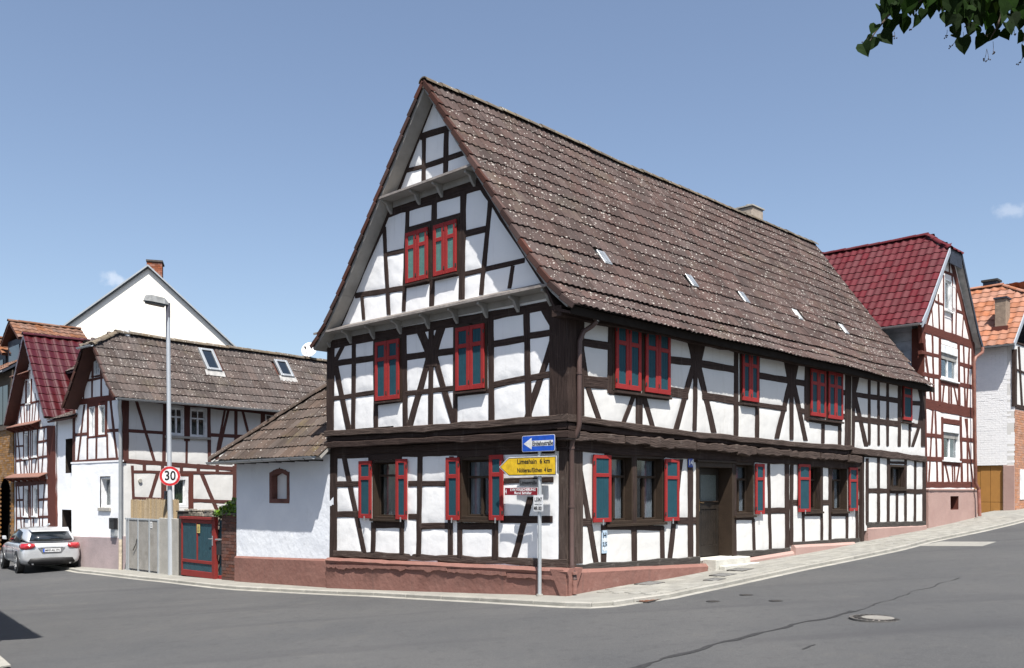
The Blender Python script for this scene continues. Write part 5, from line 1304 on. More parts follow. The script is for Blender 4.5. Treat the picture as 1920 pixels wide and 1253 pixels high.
for a in (xs[0]-.10, xs[1]-.03, xs[2], xs[3], xs[4]):
    mb = MB(); wbox(mb, MW, a-.025, zb-.05, a+.025, zt+.03, -.03, .03); mb.build('gate_upright', GALV, mg, bevel=.004)
mb = MB(); wbox(mb, MW, xs[4], zt-.02, xs[0], zt+.03, -.02, .02); mb.build('top_rail', GALV, mg, bevel=.004)
mb = MB(); a = MW.m(284.5, 985); wbox(mb, MW, a[0]-.07, a[1]-.08, a[0]+.07, a[1]+.10, .012, .016); nn = mb.build('notice', WHITE, mg)
for k in range(3):
    mb = MB(); wbox(mb, MW, a[0]-.045, a[1]-.04+k*.04, a[0]+.04, a[1]-.03+k*.04, .0165, .0175); mb.build('notice_line', DKB, nn)
mb = MB(); p = MW.m(258, 1020); q_ = MW.m(252, 1032); mb.tube([MW.p3(p[0], p[1]+.15, .02), MW.p3(p[0], p[1], .05), MW.p3(q_[0], q_[1], .04)], .012, 6); mb.build('gate_chain', IRON, mg)
cp_ = thing('concrete_pier', 'streaked concrete wall piece behind the lamp post', 'wall', (MF.ox, MF.oy, 0), MF.a)
CW = Wall(MF, 0, .03, cp_); a, b = CW.m(334, 1078)[0], CW.m(298, 1078)[0]; 
for (a_, b_) in ((a, a+.55), (a+.56, b)):
    mb = MB(); wbox(mb, CW, a_, -.8, b_, CW.m(315, 972)[1], -.12, .0); mb.build('concrete_slab', CONC, cp_, bevel=.01)
rs = thing('reed_screen', 'brown reed matting fixed above the grey gate', 'screen', (MF.ox, MF.oy, 0), MF.a)
RW = Wall(MF, 0, .10, rs); REED = mat('dry_reed', (.30, .235, .15), .95, .7, 20, col2=(.17, .13, .085), isl=.25)
a, b = RW.m(336, 960)[0], RW.m(246, 960)[0]; zt2 = RW.m(290, 940)[1]; zb2 = zt-.05
for (a_, b_) in ((a, a+.95), (a+.97, a+2.0), (a+2.02, b)):
    mb = MB(); x = a_; tp = random.random()*.05
    while x < b_:
        h_ = zt2+random.random()*.05+tp; mb.add([RW.p3(x, zb2, 0), RW.p3(x+.009, zb2, .012), RW.p3(x+.018, zb2, 0), RW.p3(x+random.gauss(0,.004), h_, 0), RW.p3(x+.009, h_, .012), RW.p3(x+.018, h_, 0)], [(0,1,4,3), (1,2,5,4)]); x += .017
    mb.build('reed_mat', REED, rs)

# ================================================================= HOUSE 2 (grey-brown half-hipped roof)
FB = Frame(*MF.world(0, 17.2).xy, R(49.55))
h2 = thing('gabled_house', 'white half-timbered house with red-brown beams and grey half-hipped roof with two skylights', 'house', (FB.ox, FB.oy, 0), FB.a)
BF = Wall(FB, 0, 0.0, h2); BS = Wall(FB, 1, 0.0, h2)
W2 = 3.15
f2 = [('H', ZD, 160, 1117, ZD, 545, 1092, 34), ('V', ZD, 166, 655, ZD, 163, 1115, 20), ('H', ZD, 158, 903, ZD, 275, 892, 25),
 ('H', ZD, 420, 869, ZD, 545, 862, 26), ('B', ZD, 246, 665, ZD, 195, 1112, 14), ('B', ZD, 450, 630, ZD, 502, 1098, 17),
 ('V', ZD, 270, 925, ZD, 270, 1108, 13), ('V', ZD, 342, 925, ZD, 339, 1105, 13), ('V', ZD, 424, 895, ZD, 429, 1098, 13),
 ('V', ZD, 532, 610, ZD, 532, 1095, 14)]
f2r = [('H', ZD, 170, 650, ZD, 530, 600, 46), ('V', ZD, 277, 640, ZD, 275, 922, 16), ('V', ZD, 343, 640, ZD, 342, 910, 24), ('V', ZD, 418, 625, ZD, 416, 905, 18),
       ('H', ZD, 275, 672, ZD, 420, 655, 26), ('H', ZD, 268, 922, ZD, 425, 905, 16)]
f2a = [('H', ZD, 215, 488, ZD, 440, 440, 20), ('V', ZD, 241, 485, ZD, 240, 625, 10), ('V', ZD, 307, 460, ZD, 307, 612, 12), ('V', ZD, 379, 440, ZD, 378, 600, 12),
       ('V', ZD, 446, 440, ZD, 445, 590, 14), ('V', ZD, 311, 270, ZD, 311, 455, 16), ('V', ZD, 379, 260, ZD, 379, 445, 18), ('H', ZD, 290, 290, ZD, 395, 265, 20), ('H', ZD, 300, 446, ZD, 392, 428, 12)]
Q2 = frame_up(BF, f2, TIMBER_R2) + frame_up(BF, f2r, TIMBER_R) + frame_up(BF, f2a, TIMBER_R2)
wa = rect_px(BF, 284, 684, 330, 910, ZD); wb = rect_px(BF, 357, 670, 408, 898, ZD); wc = rect_px(BF, 321, 292, 368, 432, ZD)
for r_, mu, tr in ((wa, 1, 0), (wb, 0, 0)): window(BF, r_, m=WPVC, mull=mu, transom=tr, depth=.05, casing=.03, sash=.035, sill=False, curtain=CURT, hbar=0)
window(BF, wc, m=WPVC, mull=1, transom=0, depth=.04, casing=.035, sash=.02, sill=False, hbar=2, curtain=None)
zb2_ = 2.60
panels(BF, [Vector(p) for p in ((.02, zb2_), (W2, zb2_), (W2, 4.45), (2.05, 5.95), (.95, 5.95), (-.02, 4.6))], Q2, [rquad(wa), rquad(wb), rquad(wc)], PLASTER_G, res=.05)
wg = rect_px(BF, *[ (ZE_ := (468, 775, 515, 915))[i] for i in range(4)], ZE)
window(BF, wg, m=WPVC, mull=0, transom=0, depth=.12, casing=.04, sill=False, curtain=GREYC)
mb = MB(); wbox(mb, BF, wg[0]-.06, wg[1]-.10, wg[2]+.06, wg[1], -.02, .10); mb.build('window_sill', CONC, h2, bevel=.006)
PW_ = mat('bright_white_render', (.80, .81, .825), .92, .4, .8, bump=.25, bscale=12, col2=(.75, .765, .785), spec=.2)
panels(BF, [Vector(p) for p in ((-.06, -.3), (W2+.05, -.3), (W2+.05, zb2_), (-.06, zb2_))], [], [rquad(wg)], PW_, res=.06, bulge=0, edge=.05, name='rendered_wall')
mb = MB(); wbox(mb, BF, -.08, zb2_-.02, W2+.06, zb2_+.03, -.02, .065); mb.build('render_ledge', PW_, h2)
plinth(BF, [(-.07, BF.m(229, 1006)[1]), (W2+.05, BF.m(136, 1003)[1])], lambda a: -1.2, .065, MAUVE, rough=.003)
# side wall
s2 = [('V', ZD, 567, 605, ZD, 567, 1110, 46), ('H', ZD, 585, 868, ZD, 870, 886, 26), ('B', ZD, 645, 620, ZD, 790, 1105, 24), ('V', ZD, 872, 630, ZD, 865, 1115, 28),
 ('V', ZD, 1048, 640, ZD, 1045, 950, 46), ('V', ZD, 1044, 940, ZD, 1042, 1120, 18), ('V', ZD, 1216, 650, ZD, 1222, 1125, 27), ('H', ZD, 560, 600, ZG, 330, 362, 60, 36),
 ('B', ZD, 1383, 655, ZD, 1274, 1120, 22), ('V', ZG, 115, 330, ZG, 113, 660, 16), ('B', ZG, 142, 330, ZG, 184, 495, 14), ('H', ZD, 1220, 900, ZG, 260, 492, 28, 18),
 ('H', ZD, 545, 1104, ZG, 330, 670, 36, 24), ('V', ZG, 252, 345, ZG, 250, 500, 22), ('V', ZG, 345, 360, ZG, 345, 500, 20), ('H', ZD, 860, 648, ZD, 1230, 672, 20),
 ('B', ZG, 60, 340, ZG, 12, 600, 12),
 ('H', ZF, 205, 290, ZF, 1120, 303, 26), ('V', ZF, 213, 238, ZF, 224, 545, 26), ('V', ZF, 313, 210, ZF, 315, 282, 30), ('V', ZF, 467, 215, ZF, 467, 290, 28),
 ('V', ZF, 625, 220, ZF, 626, 290, 28), ('V', ZF, 767, 225, ZF, 768, 295, 30), ('V', ZF, 926, 230, ZF, 926, 300, 30), ('V', ZF, 1078, 240, ZF, 1078, 640, 46),
 ('B', ZF, 430, 295, ZF, 360, 525, 34), ('V', ZF, 471, 290, ZF, 470, 560, 30), ('H', ZF, 215, 510, ZF, 485, 522, 26), ('B', ZF, 790, 295, ZF, 935, 640, 38), ('H', ZF, 715, 530, ZF, 1090, 546, 32)]
s2r = [('V', ZF, 705, 300, ZF, 705, 640, 46), ('H', ZF, 590, 312, ZF, 725, 320, 26), ('V', ZF, 492, 300, ZF, 490, 600, 18)]
Qs = frame_up(BS, s2, TIMBER_R2) + frame_up(BS, s2r, TIMBER_R)
u1 = rect_px(BS, 905, 678, 1022, 908, ZD); u2 = rect_px(BS, 1068, 692, 1198, 922, ZD); u3 = rect_px(BS, 264, 366, 335, 440, ZG); u4 = rect_px(BS, 540, 330, 684, 590, ZF)
for r_ in (u1, u2): window(BS, r_, m=WPVC, mull=1, transom=.33, depth=.04, casing=.05, sash=.03, sill=False, upper_bars=1, curtain=None)
window(BS, u3, m=WPVC, mull=1, transom=.0, depth=.04, casing=.04, sill=False, hbar=1, curtain=None)
window(BS, u4, m=WPVC, mull=0, transom=0, depth=.08, casing=.10, sill=False, curtain=mat('green_pane_reflection', (.10, .14, .05), .9, .8, 9, col2=(.03, .05, .02)))  # green reflection of the glass, painted on the sheet behind the pane
mb = MB(); p = BS.m(*zp(ZD, 870, 915)); q_ = BS.m(*zp(ZD, 1222, 940)); wbox(mb, BS, p[0], q_[1]-.0, q_[0], q_[1]+.07, -.02, .09); mb.build('window_sill', CONC, h2, bevel=.005)
panels(BS, [Vector(p) for p in ((.05, 2.57), (9.0, 2.55), (9.0, 4.46), (.05, 4.46))], Qs, [rquad(r_) for r_ in (u1, u2, u3)], PLASTER, res=.05)
panels(BS, [Vector(p) for p in ((-.04, -.6), (9.0, -.6), (9.0, 2.56), (-.04, 2.56))], Qs, [rquad(u4)], PLASTER, res=.06, edge=.012, bulge=.008)
lp = BS.m(*zp(ZF, 275, 365)); mb = MB(); mb.tube([BS.p3(lp[0], lp[1], .0), BS.p3(lp[0], lp[1], .06)], .06, 12); mb.build('wall_vent', CONC, h2)
mb = MB(); mb.box((.85, .85, -1.2), (9, W2-.2, 4.3)); mb.build('light_block_core', DARK, h2)
mb = MB(); mb.box((.06, W2-.08, -1.2), (9, W2+.04, 4.4)); mb.build('side_wall', PLASTER_G, h2)
YR = 1.18; ZR = 6.50
SOFR = mat('red_brown_soffit', (.075, .028, .020), .8, .6, 4, col2=(.045, .018, .014))
RB = RoofPlane((-.47, 0, 0), (1, 0, 0), (0, 1, 0), [(-.52, 4.38), (-.05, 4.86), (YR, ZR)])
RB2 = RoofPlane((-.47, 2*YR+.52, 0), (1, 0, 0), (0, -1, 0), [(0, 4.30), (.47, 4.84), (YR+.52, ZR)])
HX, HZ = .88, 6.02      # run of the half hip, height of its eave
def hipclip(rf):
    qh = None
    for i in range(200):
        if rf.at(0, rf.len*i/199)[0].z >= HZ: qh = rf.len*i/199; break
    return qh
qh = hipclip(RB); qh2 = hipclip(RB2)
sk = [[(370, 657), (398, 660), (412, 700), (385, 697)], [(512, 678), (535, 681), (549, 711), (523, 708)]]
SK = []
for s_ in sk:
    L_ = [on_slope(RB, FB, px, py, 0, 0) for px, py in s_]; a0 = (L_[0][0]+L_[3][0])/2; a1 = (L_[1][0]+L_[2][0])/2; q1 = (L_[0][1]+L_[1][1])/2; q0 = (L_[2][1]+L_[3][1])/2; SK.append((a0, a1, q0, q1))
RB.tiles(h2, 10.2, TILE2, E=.335, clip=lambda a, q_: q_ < qh or a > HX*(q_-qh)/(RB.len-qh), skip=lambda a, q_: any(s_[0] < a < s_[1] and s_[2]-.05 < q_ < s_[3]+.05 for s_ in SK), sag=.04)
RB2.tiles(h2, 10.2, TILE2, E=.335, clip=lambda a, q_: q_ < qh2 or a > HX*(q_-qh2)/(RB2.len-qh2), n_ind=0, name='roof_tile')
RB.deck(h2, [(0.02, .01), (10.2, .01), (10.2, RB.len), (HX+.05, RB.len), (.04, qh)], .05, SOFR); RB2.deck(h2, [(0.02, .01), (10.2, .01), (10.2, RB2.len), (HX+.05, RB2.len), (.04, qh2)], .05, SOFR)
ya = RB.at(0, qh)[0].y; yb = RB2.at(0, qh2)[0].y
HP = RoofPlane((-.50, ya-.04, 0), (0, 1, 0), (1, 0, 0), [(0, HZ+.02), (HX+.03, ZR+.02)])
HP.tiles(h2, yb-ya+.08, TILE2, E=.30, W=.30, clip=lambda a, q_: q_*(yb-ya+.3)/2/HP.len < a+.1 and q_*(yb-ya+.3)/2/HP.len < (yb-ya+.18)-a, name='hip_roof_tile')
HP.deck(h2, [(0, 0), (yb-ya+.08, 0), ((yb-ya)/2+.06, HP.len), ((yb-ya)/2+.02, HP.len)], .04, SOFR)
ridge_run(h2, (-.47+HX, YR, ZR+.08), (9.7, YR, ZR+.08), RIDGE, .12, .38, sag=.04)
for e_ in ((-.50, ya-.02, HZ+.07), (-.50, yb+.02, HZ+.07)): ridge_run(h2, e_, (-.47+HX, YR, ZR+.08), RIDGE, .11, .36, name='hip_tile')
gutter(h2, (-.56, ya-.12, HZ+.02), (-.56, yb+.12, HZ+.02), .05, GALV)
gutter(h2, (-.45, -.585, 4.40), (9.8, -.585, 4.40), .06, ZINC)
verge(h2, RB, 0, .335, VERGE, h=.09, w0=.03, clip=lambda q_: q_ < qh-.2); verge(h2, RB2, 0, .335, VERGE, h=.12, w0=.03, clip=lambda q_: q_ < qh2-.2)
for (a0, a1, q0, q1) in SK:
    B0, T, Nn = RB.at(a0, q0, .05); H_ = q1-q0; X = RB.A; Wd = a1-a0; mb = MB(); t_ = .09
    for (x0, x1, y0, y1) in ((0, t_, 0, H_), (Wd-t_, Wd, 0, H_), (t_, Wd-t_, 0, t_), (t_, Wd-t_, H_-t_, H_)):
        mb.prism([B0+X*x0+T*y0, B0+X*x1+T*y0, B0+X*x1+T*y1, B0+X*x0+T*y1], Nn*.09)
    f = mb.build('skylight_frame', ZINC, h2, bevel=.006)
    mb = MB(); mb.prism([B0+X*t_+T*t_+Nn*.04, B0+X*(Wd-t_)+T*t_+Nn*.04, B0+X*(Wd-t_)+T*(H_-t_)+Nn*.04, B0+X*t_+T*(H_-t_)+Nn*.04], Nn*.015)
    mb.build('skylight_pane', mat('dark_sky_glass', (.012, .018, .026), .06, .1, 3, spec=1.0), f)
    mb = MB(); mb.prism([B0-X*.08-T*.20+Nn*.00, B0+X*(Wd+.08)-T*.20+Nn*.0, B0+X*(Wd+.08)+T*.01+Nn*.03, B0-X*.08+T*.01+Nn*.03], Nn*.012); mb.build('skylight_flashing', mat('lead_flashing', (.48, .47, .45), .6, .4, 6, metal=.3), f)
def pipe(parent, pts, m, r=.045, name='downpipe'): mb = MB(); mb.tube(pts, r, 10); return shade_flat_by_angle(mb.build(name, m, parent))
e0 = FB.hit(1, -.10, 224, 1060); pp = [Vector((-.35, -.58, 4.33)), Vector((-.32, -.50, 4.15)), Vector((-.10, -.14, 3.80)), Vector((-.10, -.12, 3.6)), Vector((-.10, -.12, .3))]
pipe(h2, pp, ZINC, .05); pipe(h2, [pp[-1], Vector((-.10, -.12, -.62))], mat('cream_pipe', (.55, .47, .36), .5, .4, 6), .052, 'downpipe_foot')
mb = MB(); mb.tube([FB.hit(1, YR, 224, 626)+Vector((.1,0,0)), FB.hit(1, YR, 224, 618)+Vector((.1,0,0))], .09, 10); mb.tube([Vector((.75, YR, ZR)), Vector((.75, YR, ZR+.2))], .10, 10); mb.build('vent_cowl', WPVC, h2)
mbx = thing('mailbox', 'black letterbox hung on the white house wall beside its downpipe', 'letterbox', (FB.ox, FB.oy, 0), FB.a)
MX = Wall(FB, 0, -.06, mbx); r_ = rect_px(MX, 212, 971, 221.5, 992, ZP); mb = MB(); wbox(mb, MX, r_[0], r_[1], r_[2], r_[3], .0, .13); mb.build('box_body', mat('black_letterbox', (.02,.02,.022)), mbx, bevel=.01)
mb = MB(); wbox(mb, MX, r_[0]+.02, r_[1]-.22, r_[2]-.02, r_[1]-.002, .0, .09); mb.build('newspaper_tray', ZINC, mbx, bevel=.01); mb = MB(); wbox(mb, MX, r_[0]+.03, r_[3]-.10, r_[2]-.03, r_[3]-.07, .13, .14); mb.build('letter_slot', DKB, mbx)
# satellite dish above the far end of that roof
dp = FB.hit(1, YR, 580, 657); dsh = thing('satellite_dish', 'white satellite dish at the far end of the grey tiled roof', 'satellite dish', FB.world(dp.x, dp.y, dp.z), MF.a)
vs_, fs = [], []; K = 24
ax = Vector((-.75, -.55, .35)).normalized(); s_ = ax.cross(Vector((0,0,1))).normalized(); u_ = s_.cross(ax)
for sh in (0, -.012):
    for r_ in range(5):
        rr = .29*r_/4
        for k in range(K): t = 2*math.pi*k/K; vs_.append(s_*math.cos(t)*rr + u_*math.sin(t)*rr*1.05 + ax*(.45*rr*rr*1.2+sh))
for lay in (0, 1):
    for r_ in range(4):
        for k in range(K): b = lay*5*K; fs.append((b+r_*K+k, b+r_*K+(k+1) % K, b+(r_+1)*K+(k+1) % K, b+(r_+1)*K+k))
for k in range(K): fs.append((4*K+k, 4*K+(k+1) % K, 9*K+(k+1) % K, 9*K+k))
mesh('reflector', vs_, fs, WPVC, dsh, smooth=True)
mb = MB(); mb.tube([u_*-.36, ax*.42-u_*.12], .012, 6); mb.tube([ax*.38-u_*.13, ax*.46-u_*.11], .035, 8); mb.build('feed_arm', IRON, dsh)
mb = MB(); mb.tube([-ax*.03, -ax*.12, -ax*.12-Vector((0,0,.9))], .022, 8); mb.build('mast', GALV, dsh)

# ================================================================= HOUSE 5 (glazed maroon roof), link, brick house
FC = Frame(*MF.world(0, 22.3).xy, R(43.5))
h5 = thing('maroon_roofed_house', 'narrow half-timbered gable house with glazed maroon roof and two small pent roofs', 'house', (FC.ox, FC.oy, 0), FC.a)
C5 = Wall(FC, 0, 0.0, h5)
t5 = [('V', ZI, 165, 150, ZI, 166, 610, 12), ('H', ZI, 165, 312, ZI, 245, 306, 20), ('H', ZI, 385, 270, ZI, 490, 252, 26), ('H', ZI, 165, 460, ZI, 490, 412, 24),
 ('V', ZI, 247, 160, ZI, 246, 440, 10), ('V', ZI, 297, 155, ZI, 297, 430, 12), ('V', ZI, 336, 150, ZI, 334, 425, 10), ('V', ZI, 389, 140, ZI, 388, 425, 12),
 ('B', ZI, 184, 160, ZI, 220, 615, 10), ('V', ZI, 250, 460, ZI, 251, 612, 9), ('B', ZI, 262, 460, ZI, 287, 608, 9), ('V', ZI, 303, 450, ZI, 306, 604, 8), ('V', ZI, 328, 445, ZI, 328, 602, 8),
 ('B', ZI, 376, 440, ZI, 356, 600, 10), ('V', ZI, 393, 430, ZI, 399, 596, 9), ('B', ZI, 457, 120, ZI, 430, 592, 11), ('V', ZI, 316, 150, ZI, 316, 430, 7),
 ('H', ZI, 150, 165, ZI, 500, 110, 24), ('H', ZI, 160, 700, ZI, 500, 670, 50), ('H', ZI, 165, 862, ZI, 245, 858, 22), ('H', ZI, 390, 860, ZI, 495, 850, 26), ('H', ZI, 165, 1046, ZI, 500, 1030, 26),
 ('V', ZI, 170, 680, ZI, 172, 1190, 12), ('V', ZI, 244, 700, ZI, 244, 1030, 10), ('V', ZI, 298, 700, ZI, 300, 1030, 12), ('V', ZI, 336, 700, ZI, 336, 1030, 10), ('V', ZI, 393, 700, ZI, 398, 1030, 12),
 ('B', ZI, 190, 690, ZI, 225, 1190, 10), ('V', ZI, 251, 1040, ZI, 250, 1190, 10), ('V', ZI, 312, 700, ZI, 322, 1190, 9), ('V', ZI, 346, 1040, ZI, 346, 1190, 8), ('B', ZI, 404, 1040, ZI, 412, 1190, 9), ('B', ZI, 458, 690, ZI, 432, 1190, 11)]
t5r = [('V', ZI, 526, 100, ZI, 538, 1190, 84), ('V', ZI, 250, 160, ZI, 250, 430, 5), ('H', ZH, 215, 1018, ZH, 440, 968, 24), ('V', ZH, 357, 720, ZH, 352, 1000, 14), ('V', ZH, 300, 740, ZH, 296, 1010, 20),
       ('B', ZH, 275, 720, ZH, 185, 1245, 18), ('B', ZH, 230, 1030, ZH, 245, 1230, 8), ('V', ZH, 272, 1020, ZH, 282, 1225, 8), ('V', ZH, 305, 1010, ZH, 306, 1220, 8), ('V', ZH, 338, 1005, ZH, 335, 1215, 8), ('B', ZH, 372, 1000, ZH, 360, 1210, 8), ('B', ZH, 405, 990, ZH, 385, 1205, 8), ('V', ZH, 440, 960, ZH, 437, 1190, 8), ('B', ZH, 395, 880, ZH, 418, 990, 8)]
Q5 = frame_up(C5, t5, TIMBER_R2) + frame_up(C5, t5r, TIMBER_R)
w5 = [rect_px(C5, *r_, ZI) for r_ in ((252, 185, 293, 432), (341, 168, 384, 415), (251, 730, 295, 1026), (342, 728, 390, 1024))] + [rect_px(C5, 308, 760, 345, 990, ZH)]
for r_ in w5: window(C5, r_, m=WPVC, mull=0, transom=0, depth=.05, casing=.05, sash=.03, sill=True, curtain=GREYC)
RC = RoofPlane((-.35, 0, 0), (1, 0, 0), (0, 1, 0), [(.05, 4.16), (2.35, 7.16)])
RC2 = RoofPlane((-.35, 4.75, 0), (1, 0, 0), (0, -1, 0), [(0, 4.16), (2.40, 7.16)])
panels(C5, [Vector(p) for p in ((.0, -.9), (4.68, -.9), (4.68, 4.1), (4.55, 4.3), (2.35, 7.0), (.15, 4.25), (.0, 4.1))], Q5, [rquad(r_) for r_ in w5], PLASTER_G, res=.05)
RC.tiles(h5, 8.0, REDGLZ, E=.34, W=.30, pf=prof_pan); RC2.tiles(h5, 8.0, REDGLZ, E=.34, W=.30, pf=prof_pan, n_ind=0, name='roof_tile')
RC.deck(h5, [(0, 0), (8, 0), (8, RC.len), (0, RC.len)], .06, SOFR); RC2.deck(h5, [(0, 0), (8, 0), (8, RC2.len), (0, RC2.len)], .06, SOFR)
ridge_run(h5, (-.37, 2.36, 7.22), (7.6, 2.36, 7.22), REDGLZ, .11, .38); verge(h5, RC, 0, .34, REDGLZ, h=.10, w0=.03); verge(h5, RC2, 0, .34, REDGLZ, h=.12, w0=.03)
mb = MB(); mb.box((.8, .3, -1.5), (8, 4.5, 4.1)); mb.build('light_block_core', DARK, h5); mb = MB(); mb.box((.03, -.02, -1.5), (8, .2, 4.15)); mb.build('side_wall', PLASTER_G, h5); mb = MB(); mb.box((.03, 4.5, -1.5), (8, 4.68, 4.15)); mb.build('side_wall', PLASTER_G, h5)
PENT = mat('pink_brown_pent_roof', (.20, .10, .075), .85, .5, 5, bump=.2, col2=(.14, .07, .05))
for (x0, y0, x1, y1, z) in ((112, 150, 425, 72, ZI), (120, 658, 492, 605, ZI), (212, 712, 350, 662, ZH)):
    p = C5.m(*zp(z, x0, y0)); q_ = C5.m(*zp(z, x1, y1)); dd = .32; a_, b_ = q_[0], min(p[0], 4.9); zz = (p[1]+q_[1])/2
    mb = MB(); mb.prism([C5.p3(a_, zz+.17, .0), C5.p3(b_, zz+.17, .0), C5.p3(b_, zz+.02, dd), C5.p3(a_, zz+.02, dd)], (0, 0, -.035)); pf_ = mb.build('pent_roof', PENT, h5, bevel=.006)
    for k in range(6):
        a = a_+.2+(b_-a_-.4)*k/5; mb = MB(); mb.prism([C5.p3(a, zz+.12, .02), C5.p3(a, zz-.0, .28), C5.p3(a, zz-.06, .28), C5.p3(a, zz-.16, .02)], (0, .06, 0)); mb.build('pent_bracket', TIMBER_R, pf_)
# link building with garage opening
lk = thing('link_building', 'white link building with dark garage opening between the two left timbered houses', 'building', (FC.ox, FC.oy, 0), FC.a)
LK = Wall(FC, 0, .03, lk); y_r = LK.m(140, 900)[0]-.6; y_l = -.0
ho1 = rect_px(LK, 667, 228, 760, 585, ZI); ho2 = rect_px(LK, 632, 948, 740, 1260, ZI)
def flat_wall(w_, outline, holes, m, name='wall', depth=.2, res=.07):
    panels(w_, outline, [], holes, m, res=res, bulge=0, edge=0.0, name=name)
flat_wall(LK, [Vector(p) for p in ((y_r, -1.2), (y_l, -1.2), (y_l, 4.05), (y_r, 4.05))], [rquad(ho1), rquad(ho2)], PW_, 'rendered_wall')
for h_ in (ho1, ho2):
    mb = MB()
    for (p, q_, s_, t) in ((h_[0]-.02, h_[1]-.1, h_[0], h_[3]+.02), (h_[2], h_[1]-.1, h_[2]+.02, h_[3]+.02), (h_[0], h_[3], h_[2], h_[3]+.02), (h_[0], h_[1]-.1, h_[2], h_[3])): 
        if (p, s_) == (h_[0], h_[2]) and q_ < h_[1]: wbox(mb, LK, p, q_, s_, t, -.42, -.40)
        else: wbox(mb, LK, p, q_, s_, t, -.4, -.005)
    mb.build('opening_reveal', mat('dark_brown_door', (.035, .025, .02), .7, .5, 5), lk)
mb = MB(); mb.box((.85, y_r, -1.2), (5, y_l-.05, 4.0)); mb.build('light_block_core', DARK, lk)
RK = RoofPlane((-.3, y_r, 0), (0, 1, 0), (1, 0, 0), [(-.0, 4.03), (1.1, 4.5)]); RK.tiles(lk, y_l-y_r, TILE2, E=.34); RK.deck(lk, [(0, 0), (y_l-y_r, 0), (y_l-y_r, RK.len), (0, RK.len)], .06, SOFR)
DU = Wall(FC, 0, .75, lk); tp = DU.m(95, 708)
SLATE = mat('dark_slate_cladding', (.035, .042, .060), .6, .6, 7, bump=.3, bscale=25)
mb = MB(); mb.prism([(.92, y_r, 4.2), (.92, tp[0]-.15, 4.2), (.92, tp[0]-.15, tp[1]), (.92, y_r, tp[1])], (1.2, 0, 0)); mb.build('dormer_body', SLATE, lk)
RD = RoofPlane((.75, y_r, 0), (0, 1, 0), (1, 0, 0), [(-.05, tp[1]), (1.2, tp[1]+.85)])
RD.tiles(lk, tp[0]-y_r, TILE2, E=.34); RD.deck(lk, [(0, 0), (tp[0]-y_r, 0), (tp[0]-y_r, RD.len), (0, RD.len)], .06, SLATE)
# water pump beside the link wall
wp_ = LK.m(99, 990); pmp = thing('hand_pump', 'small weathered grey pump standing at the red corner post', 'pump', FC.world(-.25, .15, ground_w(*FC.world(-.25, .15).xy)))
mb = MB(); mb.tube([(0,0,0), (0,0,.55), (0,0,1.0), (0,0,1.12)], [.13, .12, .12, .15], 12); mb.build('pump_body', GALV, pmp); mb = MB(); mb.tube([(0,0,1.12), (0,0,1.25), (.12,-.1,1.32)], .03, 8); mb.tube([(-.12,.0,1.2), (.12,0,1.2)], .025, 8); mb.build('pump_handle', GALV, pmp)
# ochre brick house at the far left
FD = Frame(*FC.world(-.05, 4.75).xy, R(43.5))
bh = thing('brick_house', 'ochre brick house at the left edge with arched doorway and orange tiled dormers', 'house', (FD.ox, FD.oy, 0), FD.a)
D5 = Wall(FD, 0, 0.0, bh)
arch = [Vector(p) for p in arch_pts(D5.m(20, 990)[0], D5.m(0, 990)[0], -1.2, D5.m(9, 893)[1], .45)]
archp = arch_pts(D5.m(20, 990)[0], D5.m(0, 990)[0], -1.2, D5.m(9, 893)[1], .45)
flat_wall(D5, [Vector(p) for p in ((0, -1.2), (9, -1.2), (9, 6.2), (0, 6.2))], [arch], MORTAR, 'mortar_wall')
brick_fill(bh, D5, [Vector(p) for p in ((.0, -1.1), (5, -1.1), (5, 4.1), (0, 4.1))], YBRICK, [arch], n_ind=290, d0=-.02, d1=.014)
TANR = mat('tan_brown_render', (.095, .072, .055), .9, .5, 2, bump=.2, bscale=20)
mb = MB(); wbox(mb, D5, 0, 4.1, 8, 6.2, -.01, .03); mb.build('upper_render', TANR, bh)
mb = MB(); wbox(mb, D5, .0, 4.02, 8, 4.12, -.01, .08); mb.build('string_course', TANR, bh)
for px in (12.5, 3):
    a = D5.m(px, 830)[0]; mb = MB(); wbox(mb, D5, a-.3, 4.25, a+.3, 5.7, .005, .045); mb.build('window', mat('dark_window_glass', (.02, .022, .026), .1, .1, 3, spec=.8), bh)
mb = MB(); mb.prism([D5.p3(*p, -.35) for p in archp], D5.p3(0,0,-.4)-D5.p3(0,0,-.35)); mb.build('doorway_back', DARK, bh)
a = D5.m(17, 990)[0]; mb = MB(); wbox(mb, D5, a-.3, -1.1, a+.02, 1.4, -.30, -.26); mb.build('open_door_leaf', mat('pale_blue_door', (.35, .42, .48), .5, .3, 5), bh)
mb = MB(); mb.box((.45, .0, -1.5), (9, 9, 6.1)); mb.build('light_block_core', DARK, bh)
RX = RoofPlane((-.4, 0, 0), (0, 1, 0), (1, 0, 0), [(0, 6.15), (2.2, 7.6)]); RX.tiles(bh, 9, ORANGE2, E=.36, n_ind=0, pf=prof_pan); RX.deck(bh, [(0, 0), (9, 0), (9, RX.len), (0, RX.len)], .08, SLATE)
gutter(bh, (-.47, -.1, 6.16), (-.47, 9, 6.16), .08, ZINC)
